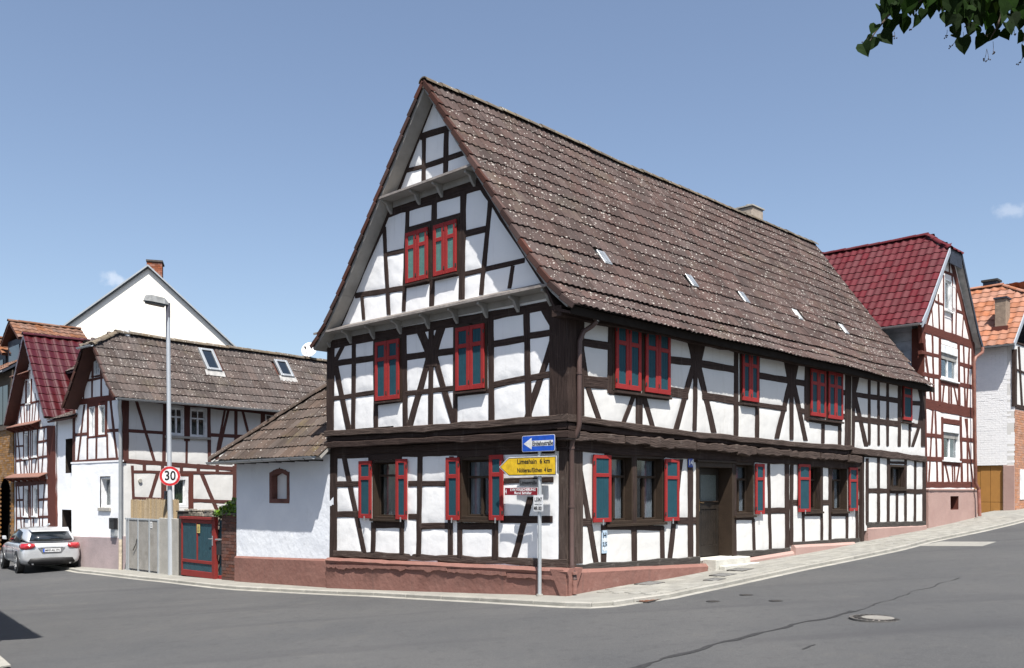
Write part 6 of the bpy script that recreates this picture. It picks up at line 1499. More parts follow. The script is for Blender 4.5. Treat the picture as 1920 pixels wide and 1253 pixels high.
def dormer(y_c, zr, ze, hw, x0, name='dormer'):
    mb = MB(); mb.box((x0+.2, y_c-hw+.25, 6.2), (x0+2.4, y_c+hw-.25, ze)); d_ = mb.build(name, SLATE, bh)
    r1_ = RoofPlane((x0, y_c-hw, 0), (1, 0, 0), (0, 1, 0), [(0, ze-.1), (hw, zr)]); r1_.tiles(bh, 2.6, ORANGE2, E=.30, pf=prof_pan, name='dormer_tile', key='dorm')
    r2_ = RoofPlane((x0, y_c+hw, 0), (1, 0, 0), (0, -1, 0), [(0, ze-.1), (hw, zr)]); r2_.tiles(bh, 2.6, ORANGE2, E=.30, pf=prof_pan, name='dormer_tile', key='dorm', n_ind=0)
    for r_ in (r1_, r2_): r_.deck(bh, [(0, 0), (2.6, 0), (2.6, r_.len), (0, r_.len)], .06, SOFR)
    ridge_run(bh, (x0-.02, y_c, zr+.06), (x0+2.6, y_c, zr+.06), ORANGE2, .10, .36, name='dormer_ridge_tile')
    mb = MB(); wbox(mb, Wall(FD, 0, x0+.2, bh), y_c-hw+.5, 6.5, y_c+hw-.5, ze-.25, .0, .03); mb.build('dormer_window', mat('dark_window_glass', (.02,.022,.026)), d_)
dA = FD.hit(0, .2, 17, 599); dE = FD.hit(0, .2, 34, 640)
dormer(dA.y, dA.z-.1, dA.z-.75, 1.15, .2); dB = FD.hit(0, .2, -3, 616); dormer(dB.y+.7, dB.z-.3, dB.z-.95, 1.15, .2)

# ================================================================= CREAM GABLE BUILDING BEHIND
ce = Vector(((278-CX)/FPX*46, 46, 0)); FE = Frame(ce.x, ce.y, R(16))
cb = thing('cream_gable_building', 'tall cream rendered gable wall rising behind the left houses, brick chimney on top', 'building', (FE.ox, FE.oy, 0), FE.a)
EW = Wall(FE, 1, 0.0, cb)
ap = EW.m(278, 503); lf = EW.m(105, 627); rt = EW.m(442, 655)
sl = (ap[1]-lf[1])/(ap[0]-lf[0]); sr = (ap[1]-rt[1])/(rt[0]-ap[0])
xl = lf[0]-3; xr = rt[0]+3; zl = ap[1]-sl*(ap[0]-xl); zr_ = ap[1]-sr*(xr-ap[0])
mb = MB(); mb.prism([(xl, 0, -2), (xr, 0, -2), (xr, 0, zr_), (ap[0], 0, ap[1]), (xl, 0, zl)], (0, 12, 0)); mb.build('rendered_wall', CREAM, cb)
for (x0, z0, x1, z1) in ((ap[0], ap[1], xl-.6, zl-.6*sl), (ap[0], ap[1], xr+.6, zr_-.6*sr)):
    mb = MB(); mb.prism([(x0, -.16, z0), (x1, -.16, z1), (x1, -.16, z1+.12), (x0, -.16, z0+.12)], (0, 12.3, 0)); mb.build('roof_slab', mat('dark_roof_edge', (.07, .075, .08), .6, .4, 5), cb)
    mb = MB(); mb.prism([(x0, -.20, z0+.06), (x1, -.20, z1+.06), (x1, -.20, z1+.15), (x0, -.20, z0+.15)], (0, .035, 0)); mb.build('verge_trim', ZINC, cb)
CH = Wall(FE, 1, .35, cb); c0 = CH.m(275, 500); c1 = CH.m(304, 492)
mb = MB(); mb.box((c0[0]+.03, .37, c0[1]-1), (c1[0]-.03, 1.3, c1[1])); mb.build('chimney_core', BRICK, cb)
brick_fill(cb, CH, [Vector(p) for p in ((c0[0], c0[1]-1.2), (c1[0], c0[1]-1.2), (c1[0], c1[1]), (c0[0], c1[1]))], mat('orange_red_brick', (.22, .085, .05), .85, .6, 9, col2=(.22, .07, .04), isl=.25), name='chimney_brick', bw=.25, bh=.085, d0=-.05, d1=.0)
mb = MB(); mb.box((c0[0]-.03, .30, c1[1]), (c1[0]+.03, 1.35, c1[1]+.09)); mb.build('chimney_cap', mat('dark_coping', (.09,.075,.065)), cb)

# ================================================================= HOUSE 3 (wine-red roof, right)
FH = Frame(*MF.world(15.85, .1).xy, MF.a)
h3 = thing('red_roofed_house', 'tall narrow half-timbered house with wine-red tile roof and pale pink plinth', 'house', (FH.ox, FH.oy, 0), FH.a)
H3 = Wall(FH, 1, -.05, h3)
ZQ = ZC
t3 = [('H', ZQ, 85, 40, ZQ, 372, 140, 46), ('H', ZQ, 85, 190, ZQ, 190, 215, 22), ('H', ZQ, 300, 255, ZQ, 385, 280, 24), ('H', ZQ, 90, 318, ZQ, 195, 338, 26), ('H', ZQ, 305, 378, ZQ, 388, 396, 26),
 ('H', ZQ, 100, 490, ZQ, 392, 550, 62), ('H', ZQ, 105, 675, ZQ, 205, 685, 24), ('H', ZQ, 310, 700, ZQ, 395, 708, 24), ('H', ZQ, 108, 815, ZQ, 210, 820, 28), ('H', ZQ, 310, 827, ZQ, 398, 832, 24), ('H', ZQ, 100, 968, ZQ, 402, 968, 34),
 ('B', ZQ, 92, 60, ZQ, 142, 470, 12), ('V', ZQ, 148, 80, ZQ, 158, 480, 9), ('V', ZQ, 192, 110, ZQ, 192, 500, 14), ('V', ZQ, 302, 140, ZQ, 306, 500, 14), ('B', ZQ, 332, 150, ZQ, 342, 520, 9), ('B', ZQ, 366, 160, ZQ, 350, 530, 9),
 ('V', ZQ, 386, 130, ZQ, 402, 975, 20), ('B', ZQ, 218, 380, ZQ, 206, 505, 9), ('V', ZQ, 245, 390, ZQ, 246, 510, 8), ('V', ZQ, 258, 390, ZQ, 260, 515, 8), ('B', ZQ, 276, 395, ZQ, 302, 520, 9),
 ('B', ZQ, 152, 530, ZQ, 128, 950, 9), ('V', ZQ, 165, 535, ZQ, 178, 955, 9), ('V', ZQ, 206, 570, ZQ, 210, 960, 12), ('V', ZQ, 314, 570, ZQ, 322, 960, 12), ('B', ZQ, 342, 580, ZQ, 388, 960, 9), ('V', ZQ, 352, 580, ZQ, 356, 960, 8),
 ('B', ZQ, 225, 850, ZQ, 248, 960, 9), ('V', ZQ, 265, 855, ZQ, 268, 960, 7), ('V', ZQ, 278, 855, ZQ, 280, 960, 7), ('B', ZQ, 308, 850, ZQ, 290, 960, 9), ('H', ZQ, 200, 590, ZQ, 318, 606, 30),
 ('V', ZQ, 103, 380, ZQ, 112, 975, 14), ('H', ZQ, 190, 365, ZQ, 310, 392, 24), ('H', ZQ, 205, 840, ZQ, 322, 850, 22),
 # attic
 ('H', ZA, 1115, 400, ZA, 1220, 440, 24), ('B', ZA, 1130, 300, ZA, 970, 850, 16), ('B', ZA, 1180, 320, ZA, 1345, 990, 30), ('V', ZA, 1160, 320, ZA, 1160, 410, 7), ('V', ZA, 1112, 430, ZA, 1112, 900, 9),
 ('V', ZA, 1066, 590, ZA, 1078, 890, 9), ('B', ZA, 1012, 700, ZA, 1024, 870, 8), ('V', ZA, 1184, 440, ZA, 1184, 930, 9), ('V', ZA, 1220, 500, ZA, 1216, 935, 9), ('B', ZA, 1280, 750, ZA, 1268, 955, 9),
 ('H', ZA, 1040, 650, ZA, 1110, 680, 20), ('H', ZA, 1190, 715, ZA, 1275, 750, 26), ('H', ZA, 945, 880, ZA, 1345, 1015, 62), ('V', ZA, 930, 800, ZA, 935, 1000, 8)]
Q3 = frame_up(H3, t3, TIMBER_R)
v = [rect_px(H3, 194, 140, 297, 368, ZQ), rect_px(H3, 207, 610, 306, 830, ZQ), rect_px(H3, 1118, 450, 1180, 745, ZA)]
for r_ in v: window(H3, r_, m=WPVC, mull=0 if r_ is v[2] else 1, transom=0, depth=.06, casing=.05, sash=.05, curtain=CURT, curt_w=.6, sill=True)
for r_ in v[:2]:
    mb = MB(); wbox(mb, H3, r_[0]+.05, r_[3]-.24, r_[2]-.05, r_[3]-.03, -.03, .035); sb_ = mb.build('shutter_box', WPVC, h3, bevel=.004)
    mb = MB(); wbox(mb, H3, r_[0]+.06, r_[3]-.42, r_[2]-.06, r_[3]-.24, -.03, -.01); mb.build('roller_slats', GREYC, h3)
mb = MB(); r_ = v[2]
for k in range(7): 
    a = r_[0]+(r_[2]-r_[0])*k/6; mb.tube([H3.p3(a, r_[1]+.0, .12), H3.p3(a, r_[1]+.75, .12)], .008, 5)
for zz in (.0, .75): mb.tube([H3.p3(r_[0]-.03, r_[1]+zz, .12), H3.p3(r_[2]+.03, r_[1]+zz, .12)], .010, 5)
mb.build('balcony_rail', WPVC, h3)
base = H3.m(1790, 917)[1]
panels(H3, [Vector(p) for p in ((.30, base), (4.72, base), (4.72, 6.45), (4.5, 6.75), (2.9, 8.8), (2.0, 8.8), (.15, 6.9), (.30, 6.4))], Q3, [rquad(r_) for r_ in v], mat('pinkish_white_plaster', (.74, .69, .66), .9, .5, 2, bump=.3, bscale=20, col2=(.68, .62, .59)), res=.05)
HPK = Wall(FH, 1, -.13, h3); cw = rect_px(HPK, 258, 1035, 305, 1110, ZQ)
panels(HPK, [Vector(p) for p in ((.40, .0), (4.80, .0), (4.80, base-.03), (.40, base-.03))], [], [rquad(cw)], PINKPALE, res=.06, bulge=0, edge=.0, name='plinth_wall')
mb = MB(); wbox(mb, HPK, .38, base-.05, 4.82, base-.0, -.08, .03); mb.build('plinth_ledge', PINKPALE, h3, bevel=.006)
mb = MB()
for (p, q_, s_, t) in ((cw[0]-.03, cw[1]-.03, cw[0], cw[3]+.03), (cw[2], cw[1]-.03, cw[2]+.03, cw[3]+.03), (cw[0], cw[3], cw[2], cw[3]+.03), (cw[0], cw[1]-.03, cw[2], cw[1])): wbox(mb, HPK, p, q_, s_, t, -.3, -.004)
wbox(mb, HPK, cw[0], cw[1], cw[2], cw[3], -.34, -.3); mb.build('cellar_window', TIMBER_R, h3)
mb = MB(); mb.box((4.78, -.13, 0), (4.80, 3, base)); mb.box((.40, -.13, 0), (.42, .3, base)); mb.build('plinth_side', PINKPALE, h3)
SIDING = mat('pale_blue_grey_siding', (.50, .52, .58), .8, .4, 2, bump=.1)
zz = 4.2
while zz < 6.5:
    for (a_, b_) in ((.32, 1.35), (1.36, 2.6), (2.61, 5.0)):
        mb = MB(); mb.box((.34, a_, zz), (.37, b_, zz+.275)); mb.build('siding_panel', SIDING, h3, bevel=.004)
    zz += .28
mb = MB(); mb.box((.30, -.06, 0), (.40, .31, 6.5)); mb.build('corner_post', TIMBER_R, h3); mb = MB(); mb.box((.41, .05, 0), (.46, 6, 6.5)); mb.build('side_wall', SIDING, h3)
mb = MB(); mb.box((4.66, .02, base), (4.72, 6, 6.5)); mb.build('side_wall', PINKPALE, h3)
mb = MB(); mb.box((.9, .75, 0), (4.5, 6, 6.4)); mb.build('light_block_core', DARK, h3)
PV = [(-.45, 6.50), (.0, 6.94), (2.4, 9.70)]; PV2 = [(0, 6.42), (.45, 6.86), (2.5, 9.70)]
RE = RoofPlane((0, -.25, 0), (0, 1, 0), (1, 0, 0), PV); RE2 = RoofPlane((4.90, -.25, 0), (0, 1, 0), (-1, 0, 0), PV2)
HZ3 = 9.05; HX3 = .85
def q_at(rf, z):
    for i in range(400):
        if rf.at(0, rf.len*i/399)[0].z >= z: return rf.len*i/399
qa, qb = q_at(RE, HZ3), q_at(RE2, HZ3)
RE.tiles(h3, 7.0, REDTILE, E=.33, W=.235, pf=prof_pan, clip=lambda a, q_: q_ < qa or a > HX3*(q_-qa)/(RE.len-qa), jit=.3)
RE2.tiles(h3, 7.0, REDTILE, E=.345, W=.32, pf=prof_pan, clip=lambda a, q_: q_ < qb or a > HX3*(q_-qb)/(RE2.len-qb), n_ind=0, name='roof_tile', jit=.3)
for r_, q_ in ((RE, qa), (RE2, qb)): r_.deck(h3, [(0, 0), (7, 0), (7, r_.len), (HX3, r_.len), (0, q_)], .06, mat('white_soffit', (.50, .50, .48), .8, .3, 4))
xa, xb = RE.at(0, qa)[0].x, RE2.at(0, qb)[0].x
RHp = RoofPlane((xa-.04, -.28, 0), (1, 0, 0), (0, 1, 0), [(0, HZ3), (HX3+.03, 9.70)])
RHp.tiles(h3, xb-xa+.08, REDTILE, E=.33, W=.32, pf=prof_pan, clip=lambda a, q_: q_*(xb-xa+.2)/2/RHp.len < a+.1 and q_*(xb-xa+.2)/2/RHp.len < (xb-xa+.18)-a, name='hip_roof_tile', jit=.3)
RHp.deck(h3, [(0, 0), (xb-xa+.08, 0), ((xb-xa)/2+.06, RHp.len), ((xb-xa)/2+.02, RHp.len)], .05, SLATE)
ridge_run(h3, (2.4, -.25+HX3, 9.76), (2.4, 6.7, 9.76), REDTILE, .11, .38)
for e_ in ((xa-.02, -.27, HZ3+.05), (xb+.02, -.27, HZ3+.05)): ridge_run(h3, e_, (2.4, -.25+HX3, 9.76), REDTILE, .10, .36, name='hip_tile')
BARG = mat('blue_grey_bargeboard', (.30, .33, .37), .6, .4, 5, col2=(.22, .25, .29))
for rf, q_ in ((RE, qa), (RE2, qb)):
    qs = [0, rf.cum[1]*.5, rf.cum[1], (rf.cum[1]+q_)/2, q_]; mb = MB()
    for u_, v_ in zip(qs, qs[1:]):
        p, T, Nn = rf.at(0, u_); p2, T2, N2 = rf.at(0, v_); up = Vector((0, 0, .07)); dn = Vector((0, 0, -.12)); o_ = Vector((0, -.03, 0))
        mb.prism([p+up+o_, p2+up+o_, p2+dn+o_, p+dn+o_], (0, .032, 0))
    mb.build('bargeboard', BARG if rf is RE else SLATE, h3)
gutter(h3, (-.52, -.25, 6.50), (-.52, 6, 6.50), .06, ZINC)
n = 12
for k in range(n):
    a = xa+(xb-xa)*k/n; mb = MB(); mb.box((a+.01, -.27, 8.62), (a+(xb-xa)/n-.01, -.24, HZ3-.02)); mb.build('gable_slate', SLATE, h3)
pa_ = MF.hit; P_ = [FH.hit(1, -.30, 1843, 652), FH.hit(1, -.30, 1842, 661), FH.hit(1, -.24, 1829, 671), FH.hit(1, -.22, 1826.5, 680), FH.hit(1, -.22, 1829, 905), FH.hit(1, -.27, 1835, 918), FH.hit(1, -.27, 1837, 968)]
pipe(h3, P_[:6], mat('copper_brown_pipe', (.20, .085, .06), .5, .5, 5), .05); pipe(h3, P_[5:], PIPERED, .055, 'downpipe_foot')

# ================================================================= HOUSE 4 (orange roof, far right)
FK = Frame(*MF.world(24.5, .2).xy, MF.a)
h4 = thing('orange_roofed_house', 'white brick house at the right edge with orange tile roof and tan double gate', 'house', (FK.ox, FK.oy, 0), FK.a)
K4 = Wall(FK, 0, 0.0, h4); K4f = Wall(FK, 1, -.30, h4)
WBR = mat('whitewashed_brick', (.79, .79, .79), .9, .5, 5, bump=.4, bscale=25, col2=(.72, .725, .735), isl=.015)
gq = rect_px(K4, 1839.5, 873, 1880, 959, ZP)
mb = MB(); mb.box((.03, -.28, .3), (.3, gq[0]-.0, 7.0)); mb.box((.03, gq[0], gq[3]+.1), (.3, 6, 7.0)); mb.build('side_wall_core', PLASTER_G, h4)
brick_fill(h4, K4, [Vector(p) for p in ((-.30, gq[3]), (3.2, gq[3]), (3.2, 6.95), (-.30, 6.95))], WBR, n_ind=290, bw=.25, bh=.08, gap=.0035, d0=-.03, d1=.0)
mb = MB(); wbox(mb, K4, -.30, .4, gq[0]-.02, gq[3]-.02, -.02, .03); mb.build('pink_pilaster', PINKPALE, h4, bevel=.01)
TAN = mat('tan_gate_paint', (.36, .175, .045), .6, .5, 4, col2=(.28, .135, .038))
gz0, gz1 = .85, gq[3]-.01; g0, g1 = gq[0], gq[0]+.98
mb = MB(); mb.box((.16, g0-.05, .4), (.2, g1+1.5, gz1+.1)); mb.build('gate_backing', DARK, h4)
mid = (g0+g1)/2-.06
for (a_, b_) in ((g0, mid-.006), (mid+.006, g1-.22)):
    for (c, d_) in ((gz0, gz0+.46), (gz0+.475, gz1)):
        mb = MB(); wbox(mb, K4, a_, c, b_, d_, -.10, -.06); mb.build('gate_leaf_panel', TAN, h4, bevel=.004)
mb = MB(); wbox(mb, K4, g1-.215, gz0, g1+1.0, gz1, -.12, -.07); mb.build('gate_side_panel', TAN, h4)
mb = MB(); wbox(mb, K4, g1-.22, gz0+.75, g1-.17, gz0+1.0, -.06, -.02); mb.build('gate_handle', IRON, h4)
mb = MB(); mb.box((-.30, g0-.1, .4), (.16, g1+.5, gz0-.02)); mb.build('gate_threshold', CONC, h4)
# front face: timber over brick
KF = [('V', ZA, 1716, 1000, ZA, 1716, 1253, 18)]
a_hi = 7.0
FBR = mat('pinkish_old_brick', (.42, .22, .14), .9, .7, 6, bump=.4, bscale=25, col2=(.32, .16, .10), isl=.15)
zj = K4f.m(1908, 765)[1]
mb = MB(); mb.box((.0, -.29, .2), (6, -.05, 7.0)); mb.build('wall_core', PLASTER, h4)
brick_fill(h4, K4f, [Vector(p) for p in ((.0, .6), (3.0, .6), (3.0, zj-.1), (.0, zj-.1))], FBR, n_ind=290, bw=.25, bh=.075, name='brick', d0=-.02, d1=.012)
tk = [('H', ZP, 1903, 762, ZP, 1935, 768, 9), ('V', ZP, 1904, 655, ZP, 1904, 762, 3.5), ('H', ZP, 1903, 692, ZP, 1935, 705, 4), ('B', ZP, 1910, 650, ZP, 1916, 762, 3), ('H', ZP, 1903, 642, ZP, 1935, 652, 4)]
frame_up(K4f, tk, TIMBER)
mb = MB(); wbox(mb, K4f, .55, zj-.1-3.2, 2.2, zj-2.2, .015, .03); mb.build('white_door', WPVC, h4)
RF = RoofPlane((0, -.35, 0), (0, 1, 0), (1, 0, 0), [(-.35, 6.92), (2.5, 9.60)])
HXK = 1.15; qk = RF.len*.98
qk0 = q_at(RF, 9.0)
chm = [on_slope(RF, FK, px, py, 0, 0) for px, py in ((1866, 617), (1888, 612))]
RF.tiles(h4, 7.0, ORANGE, E=.33, W=.30, pf=prof_pan, clip=lambda a, q_: q_ < qk0 or a > HXK*(q_-qk0)/(RF.len-qk0))
RF.deck(h4, [(0, 0), (7, 0), (7, RF.len), (HXK, RF.len), (0, qk0)], .06, SLATE)
RF2 = RoofPlane((5.7, -.35, 0), (0, 1, 0), (-1, 0, 0), [(0, 6.92), (3.2, 9.60)]); RF2.tiles(h4, 7.0, ORANGE, E=.33, W=.30, pf=prof_pan, n_ind=0, name='roof_tile'); RF2.deck(h4, [(0, 0), (7, 0), (7, RF2.len), (HXK, RF2.len), (0, qk0)], .06, SLATE)
ridge_run(h4, (2.5, -.35+HXK, 9.66), (2.5, 6.5, 9.66), ORANGE, .11, .38); pk = RF.at(0, qk0)[0]; ridge_run(h4, (pk.x, pk.y, pk.z+.05), (2.5, -.35+HXK, 9.66), ORANGE, .10, .36, name='hip_tile')
KH = RoofPlane((pk.x, -.35, 0), (1, 0, 0), (0, 1, 0), [(0, pk.z), (HXK, 9.6)]); KH.tiles(h4, 1.4, ORANGE, E=.33, W=.30, pf=prof_pan, name='hip_roof_tile', clip=lambda a, q_: a > q_*.55); KH.deck(h4, [(0, 0), (3, 0), (1.2, KH.len), (.8, KH.len)], .05, SLATE)
mb = MB(); p0, p1 = RF.at(0, 0)[0], RF.at(0, qk0)[0]; mb.prism([p0+Vector((0,-.04,.06)), p1+Vector((0,-.04,.06)), p1+Vector((0,-.04,-.16)), p0+Vector((0,-.04,-.16))], (0, .04, 0)); mb.build('bargeboard', BARG, h4)
gutter(h4, (-.42, -.42, 6.93), (-.42, 6, 6.93), .06, ZINC)
cq = RF.at(chm[0][0], chm[0][1])[0]; ct = FK.hit(0, cq.x, 1866, 562)
cwx = (chm[1][0]-chm[0][0])
c0y = min(chm[0][0], chm[1][0])-.35; c1y = max(chm[0][0], chm[1][0])-.35
mb = MB(); mb.box((cq.x-.05, c0y, cq.z-.3), (cq.x+.45, c1y, ct.z)); mb.build('roof_chimney', mat('weathered_brick_chimney', (.26, .20, .15), .9, .7, 7, bump=.5, bscale=20, col2=(.16, .12, .09)), h4, bevel=.01)
mb = MB(); mb.box((cq.x-.09, c0y-.04, ct.z), (cq.x+.49, c1y+.04, ct.z+.06)); mb.build('chimney_cap', SLATE, h4)
mb = MB(); mb.box((cq.x-.16, c0y-.08, cq.z-.3), (cq.x-.05, c1y+.08, cq.z+.06)); mb.build('chimney_flashing', TIMBER_R, h4)
mb = MB(); mb.box((.35, .0, .2), (5.3, 6.4, 6.8)); mb.build('light_block_core', DARK, h4)
bc = FK.hit(0, 4.0, 1843, 545); bc2 = FK.hit(0, 4.0, 1868, 526)
h6 = thing('far_house_roof', 'grey house ridge with dark chimney just visible behind the orange roof', 'house', (FK.ox, FK.oy, 0), FK.a)
mb = MB(); mb.box((4.0, bc2.y, 8), (4.5, bc.y, bc2.z)); mb.build('chimney', SLATE, h6); mb = MB(); mb.box((3.95, bc2.y-.06, bc2.z), (4.55, bc.y+.06, bc2.z+.08)); mb.build('chimney_cap', IRON, h6)
rr1 = FK.hit(1, 1.6, 1880, 537); rr2 = FK.hit(1, 1.6, 1925, 531)
mb = MB(); mb.prism([(3.2, 1.6, 9.4), (12, 1.6, 10.0), (12, 6.5, 10.0), (3.2, 6.5, 9.4)], (0, 0, .25)); mb.build('roof_ridge', TILE2, h6)
mb = MB(); mb.box((5.9, 1.2, 0), (12, 6.4, 9.3)); mb.build('house_body', PLASTER_G, h6)
# ================================================================= SIGNPOST
SP = ghit(1012, 1117.5); sp_t, sp_u = SP.x, SP.y
post = thing('signpost', 'slim grey steel signpost carrying five signs in front of the pink plinth', 'signpost', (MF.ox, MF.oy, 0), MF.a)
gz = ground_l(sp_t, sp_u)
mb = MB(); mb.tube([(sp_t, sp_u, gz-.2), (sp_t, sp_u, MF.hit(0, sp_t, 1012, 818).z)], .033, 14); shade_flat_by_angle(mb.build('pole', GALV, post))
mb = MB(); mb.tube([(sp_t, sp_u, gz+.0), (sp_t, sp_u, gz+.03)], .055, 14); mb.build('pole_foot', CONC, post)
SGW = Wall(MF, 0, sp_t-.045, post)
def sgpt(x, y): p = SGW.m(920 + x/3.8, 800 + y/3.8); return p
YEL = mat('sign_yellow', (.72, .46, .02), .45, .2, 9); WHITES = mat('sign_white_face', (.74, .75, .76), .45, .2, 9); SBLUE = mat('sign_blue', (.015, .09, .50), .4, .2, 9)
SRED = mat('sign_dark_red', (.24, .012, .022), .45, .2, 9); SGREY = mat('sign_back_grey', (.10, .105, .115), .6, .3, 9); SRR = mat('sign_bright_red', (.50, .02, .025), .45, .2, 9)
def plate(name, pts, m, d0, d1, parent, w_=None, bevel=.0):
    w__ = w_ or SGW; mb = MB(); mb.prism([w__.p3(a, z, d0) for a, z in pts], w__.p3(0, 0, d1)-w__.p3(0, 0, d0)); return mb.build(name, m, parent, bevel=bevel)
def rounded(a0, z0, a1, z1, r=.03, n=4):
    P = []
    for (cx, cz, t0) in ((a1-r, z1-r, 0), (a0+r, z1-r, 90), (a0+r, z0+r, 180), (a1-r, z0+r, 270)):
        for k in range(n+1): t = R(t0+90*k/n); P.append((cx+r*math.cos(t), cz+r*math.sin(t)))
    return P
def rr_of(x0, y0, x1, y1):
    a, b = sgpt(x0, y0), sgpt(x1, y1); return (min(a[0], b[0]), min(a[1], b[1]), max(a[0], b[0]), max(a[1], b[1]))
# one-way sign
tl, tr_, bl = sgpt(225, 70), sgpt(459, 52), sgpt(230, 185); br_ = sgpt(460, 170)
a0, a1 = tr_[0], tl[0]; z1_ = (tl[1]+tr_[1])/2; z0_ = (bl[1]+br_[1])/2
one = plate('one_way_sign', rounded(a0, z0_, a1, z1_), WHITES, 0, .004, post)
plate('blue_field', rounded(a0+.008, z0_+.008, a1-.008, z1_-.008, .026), SBLUE, .004, .006, one)
W_, H_ = a1-a0, z1_-z0_; zc = (z0_+z1_)/2
plate('white_arrow', [(a1-.05*W_, zc), (a1-.30*W_, zc+.36*H_), (a1-.30*W_, zc+.17*H_), (a0+.05*W_, zc+.17*H_), (a0+.05*W_, zc-.17*H_), (a1-.30*W_, zc-.17*H_), (a1-.30*W_, zc-.36*H_)], WHITES, .006, .0075, one)
text_mesh('lettering', 'Einbahnstraße', .10, DKB, one, wall_mtx(SGW, a0+.365*W_, zc-.005, .0085), width=.62*W_)
# yellow direction arrow
P5 = [sgpt(62, 300), sgpt(130, 225), sgpt(472, 202), sgpt(468, 347), sgpt(130, 356)]
zt = (P5[1][1]+P5[2][1])/2; zb_ = (P5[3][1]+P5[4][1])/2; aR = (P5[2][0]+P5[3][0])/2; aL = P5[1][0]; aT = P5[0][0]; zm = (zt+zb_)/2
def arrow(e): return [(aT-e*1.35, zm), (aL-e*.4, zt-e), (aR+e, zt-e), (aR+e, zb_+e), (aL-e*.4, zb_+e)]
ysn = plate('direction_sign', arrow(0), WHITES, 0, .005, post); plate('black_border', arrow(.012), DKB, .005, .0062, ysn); plate('yellow_face', arrow(.024), YEL, .0062, .0075, ysn)
Wt = aL-aR
text_mesh('lettering', 'Limeshain  6 km', .115, DKB, ysn, wall_mtx(SGW, aR+.47*Wt, zm+.078, .0085), width=.68*Wt)
text_mesh('lettering', 'Nidderau/Eichen  4 km', .10, DKB, ysn, wall_mtx(SGW, aR+.45*Wt, zm-.068, .0085), width=.72*Wt)
# grey street name plate, seen almost from behind
a0, z0, a1, z1 = rr_of(205, 376, 335, 424)
stn = plate('street_name_sign', rounded(a0, z0, a1, z1, .01), SGREY, -.01, .0, post); text_mesh('lettering', 'Limesstraße', .085, DKB, stn, wall_mtx(SGW, (a0+a1)/2, (z0+z1)/2, .001), width=(a1-a0)*.9)
a0, z0, a1, z1 = rr_of(102, 435, 336, 490)
rsn = plate('insurance_sign', rounded(a0, z0, a1, z1, .008), WHITES, 0, .004, post); plate('red_field', rounded(a0+.005, z0+.005, a1-.005, z1-.005, .006), SRED, .004, .0055, rsn)
H_ = z1-z0; W_ = a1-a0
text_mesh('lettering', 'LVM VERSICHERUNG', .062, WHITES, rsn, wall_mtx(SGW, a0+.44*W_, z0+.70*H_, .0065), width=.76*W_)
text_mesh('lettering', 'René Schäfer', .062, WHITES, rsn, wall_mtx(SGW, a0+.44*W_, z0+.28*H_, .0065), width=.52*W_)
plate('small_arrow', [(a1-.02*W_, z0+.5*H_), (a1-.055*W_, z0+.85*H_), (a1-.055*W_, z0+.15*H_)], WHITES, .0055, .0065, rsn)
a0, z0, a1, z1 = rr_of(306, 485, 374, 605)
wsn = plate('route_sign', rounded(a0, z0, a1, z1, .012), WHITES, 0, .004, post); W_, H_ = a1-a0, z1-z0
text_mesh('lettering', 'L3347', .09, DKB, wsn, wall_mtx(SGW, (a0+a1)/2, z0+.70*H_, .005), width=.78*W_)
text_mesh('lettering', '–– –', .07, DKB, wsn, wall_mtx(SGW, (a0+a1)/2, z0+.42*H_, .005), width=.75*W_)
text_mesh('lettering', 'MR 001', .09, DKB, wsn, wall_mtx(SGW, (a0+a1)/2, z0+.17*H_, .005), width=.86*W_)
for z_ in (zc, zm, (z0+z1)/2):
    mb = MB(); mb.tube([(sp_t, sp_u, z_-.02), (sp_t, sp_u, z_+.02)], .038, 12); mb.box((sp_t-.044, sp_u-.02, z_-.02), (sp_t, sp_u+.02, z_+.02)); mb.build('sign_clamp', GALV, post)

# ================================================================= STREET LAMP with speed-limit sign
LP = ghit(321, 1078); lt, lu = LP.x-.0, LP.y; lz = ground_l(lt, lu)
lam = thing('street_lamp', 'tall pale grey street lamp with box-shaped lantern in front of the yard gates', 'street lamp', (MF.ox, MF.oy, 0), MF.a)
LWl = Wall(MF, 0, lt, lam); zt = LWl.m(315, 572)[1]; zm1 = LWl.m(318, 905)[1]; au = LWl.m(318, 905)[0]; at_ = LWl.m(315, 572)[0]
mb = MB(); mb.tube([(lt, lu, lz-.3), (lt, lu+.02, lz+1.2), (lt, (lu+at_)/2, zm1), (lt, at_, zt)], [.085, .082, .062, .052], 14); shade_flat_by_angle(mb.build('pole', mat('pale_grey_lamp_pole', (.44, .47, .50), .45, .4, 4, metal=.3, col2=(.37, .40, .43)), lam))
mb = MB(); mb.tube([(lt, at_, zt-.95), (lt, at_, zt+.05)], .060, 12); mb.build('pole_sleeve', mat('dark_sleeve', (.10, .10, .12), .5, .3, 5), lam)
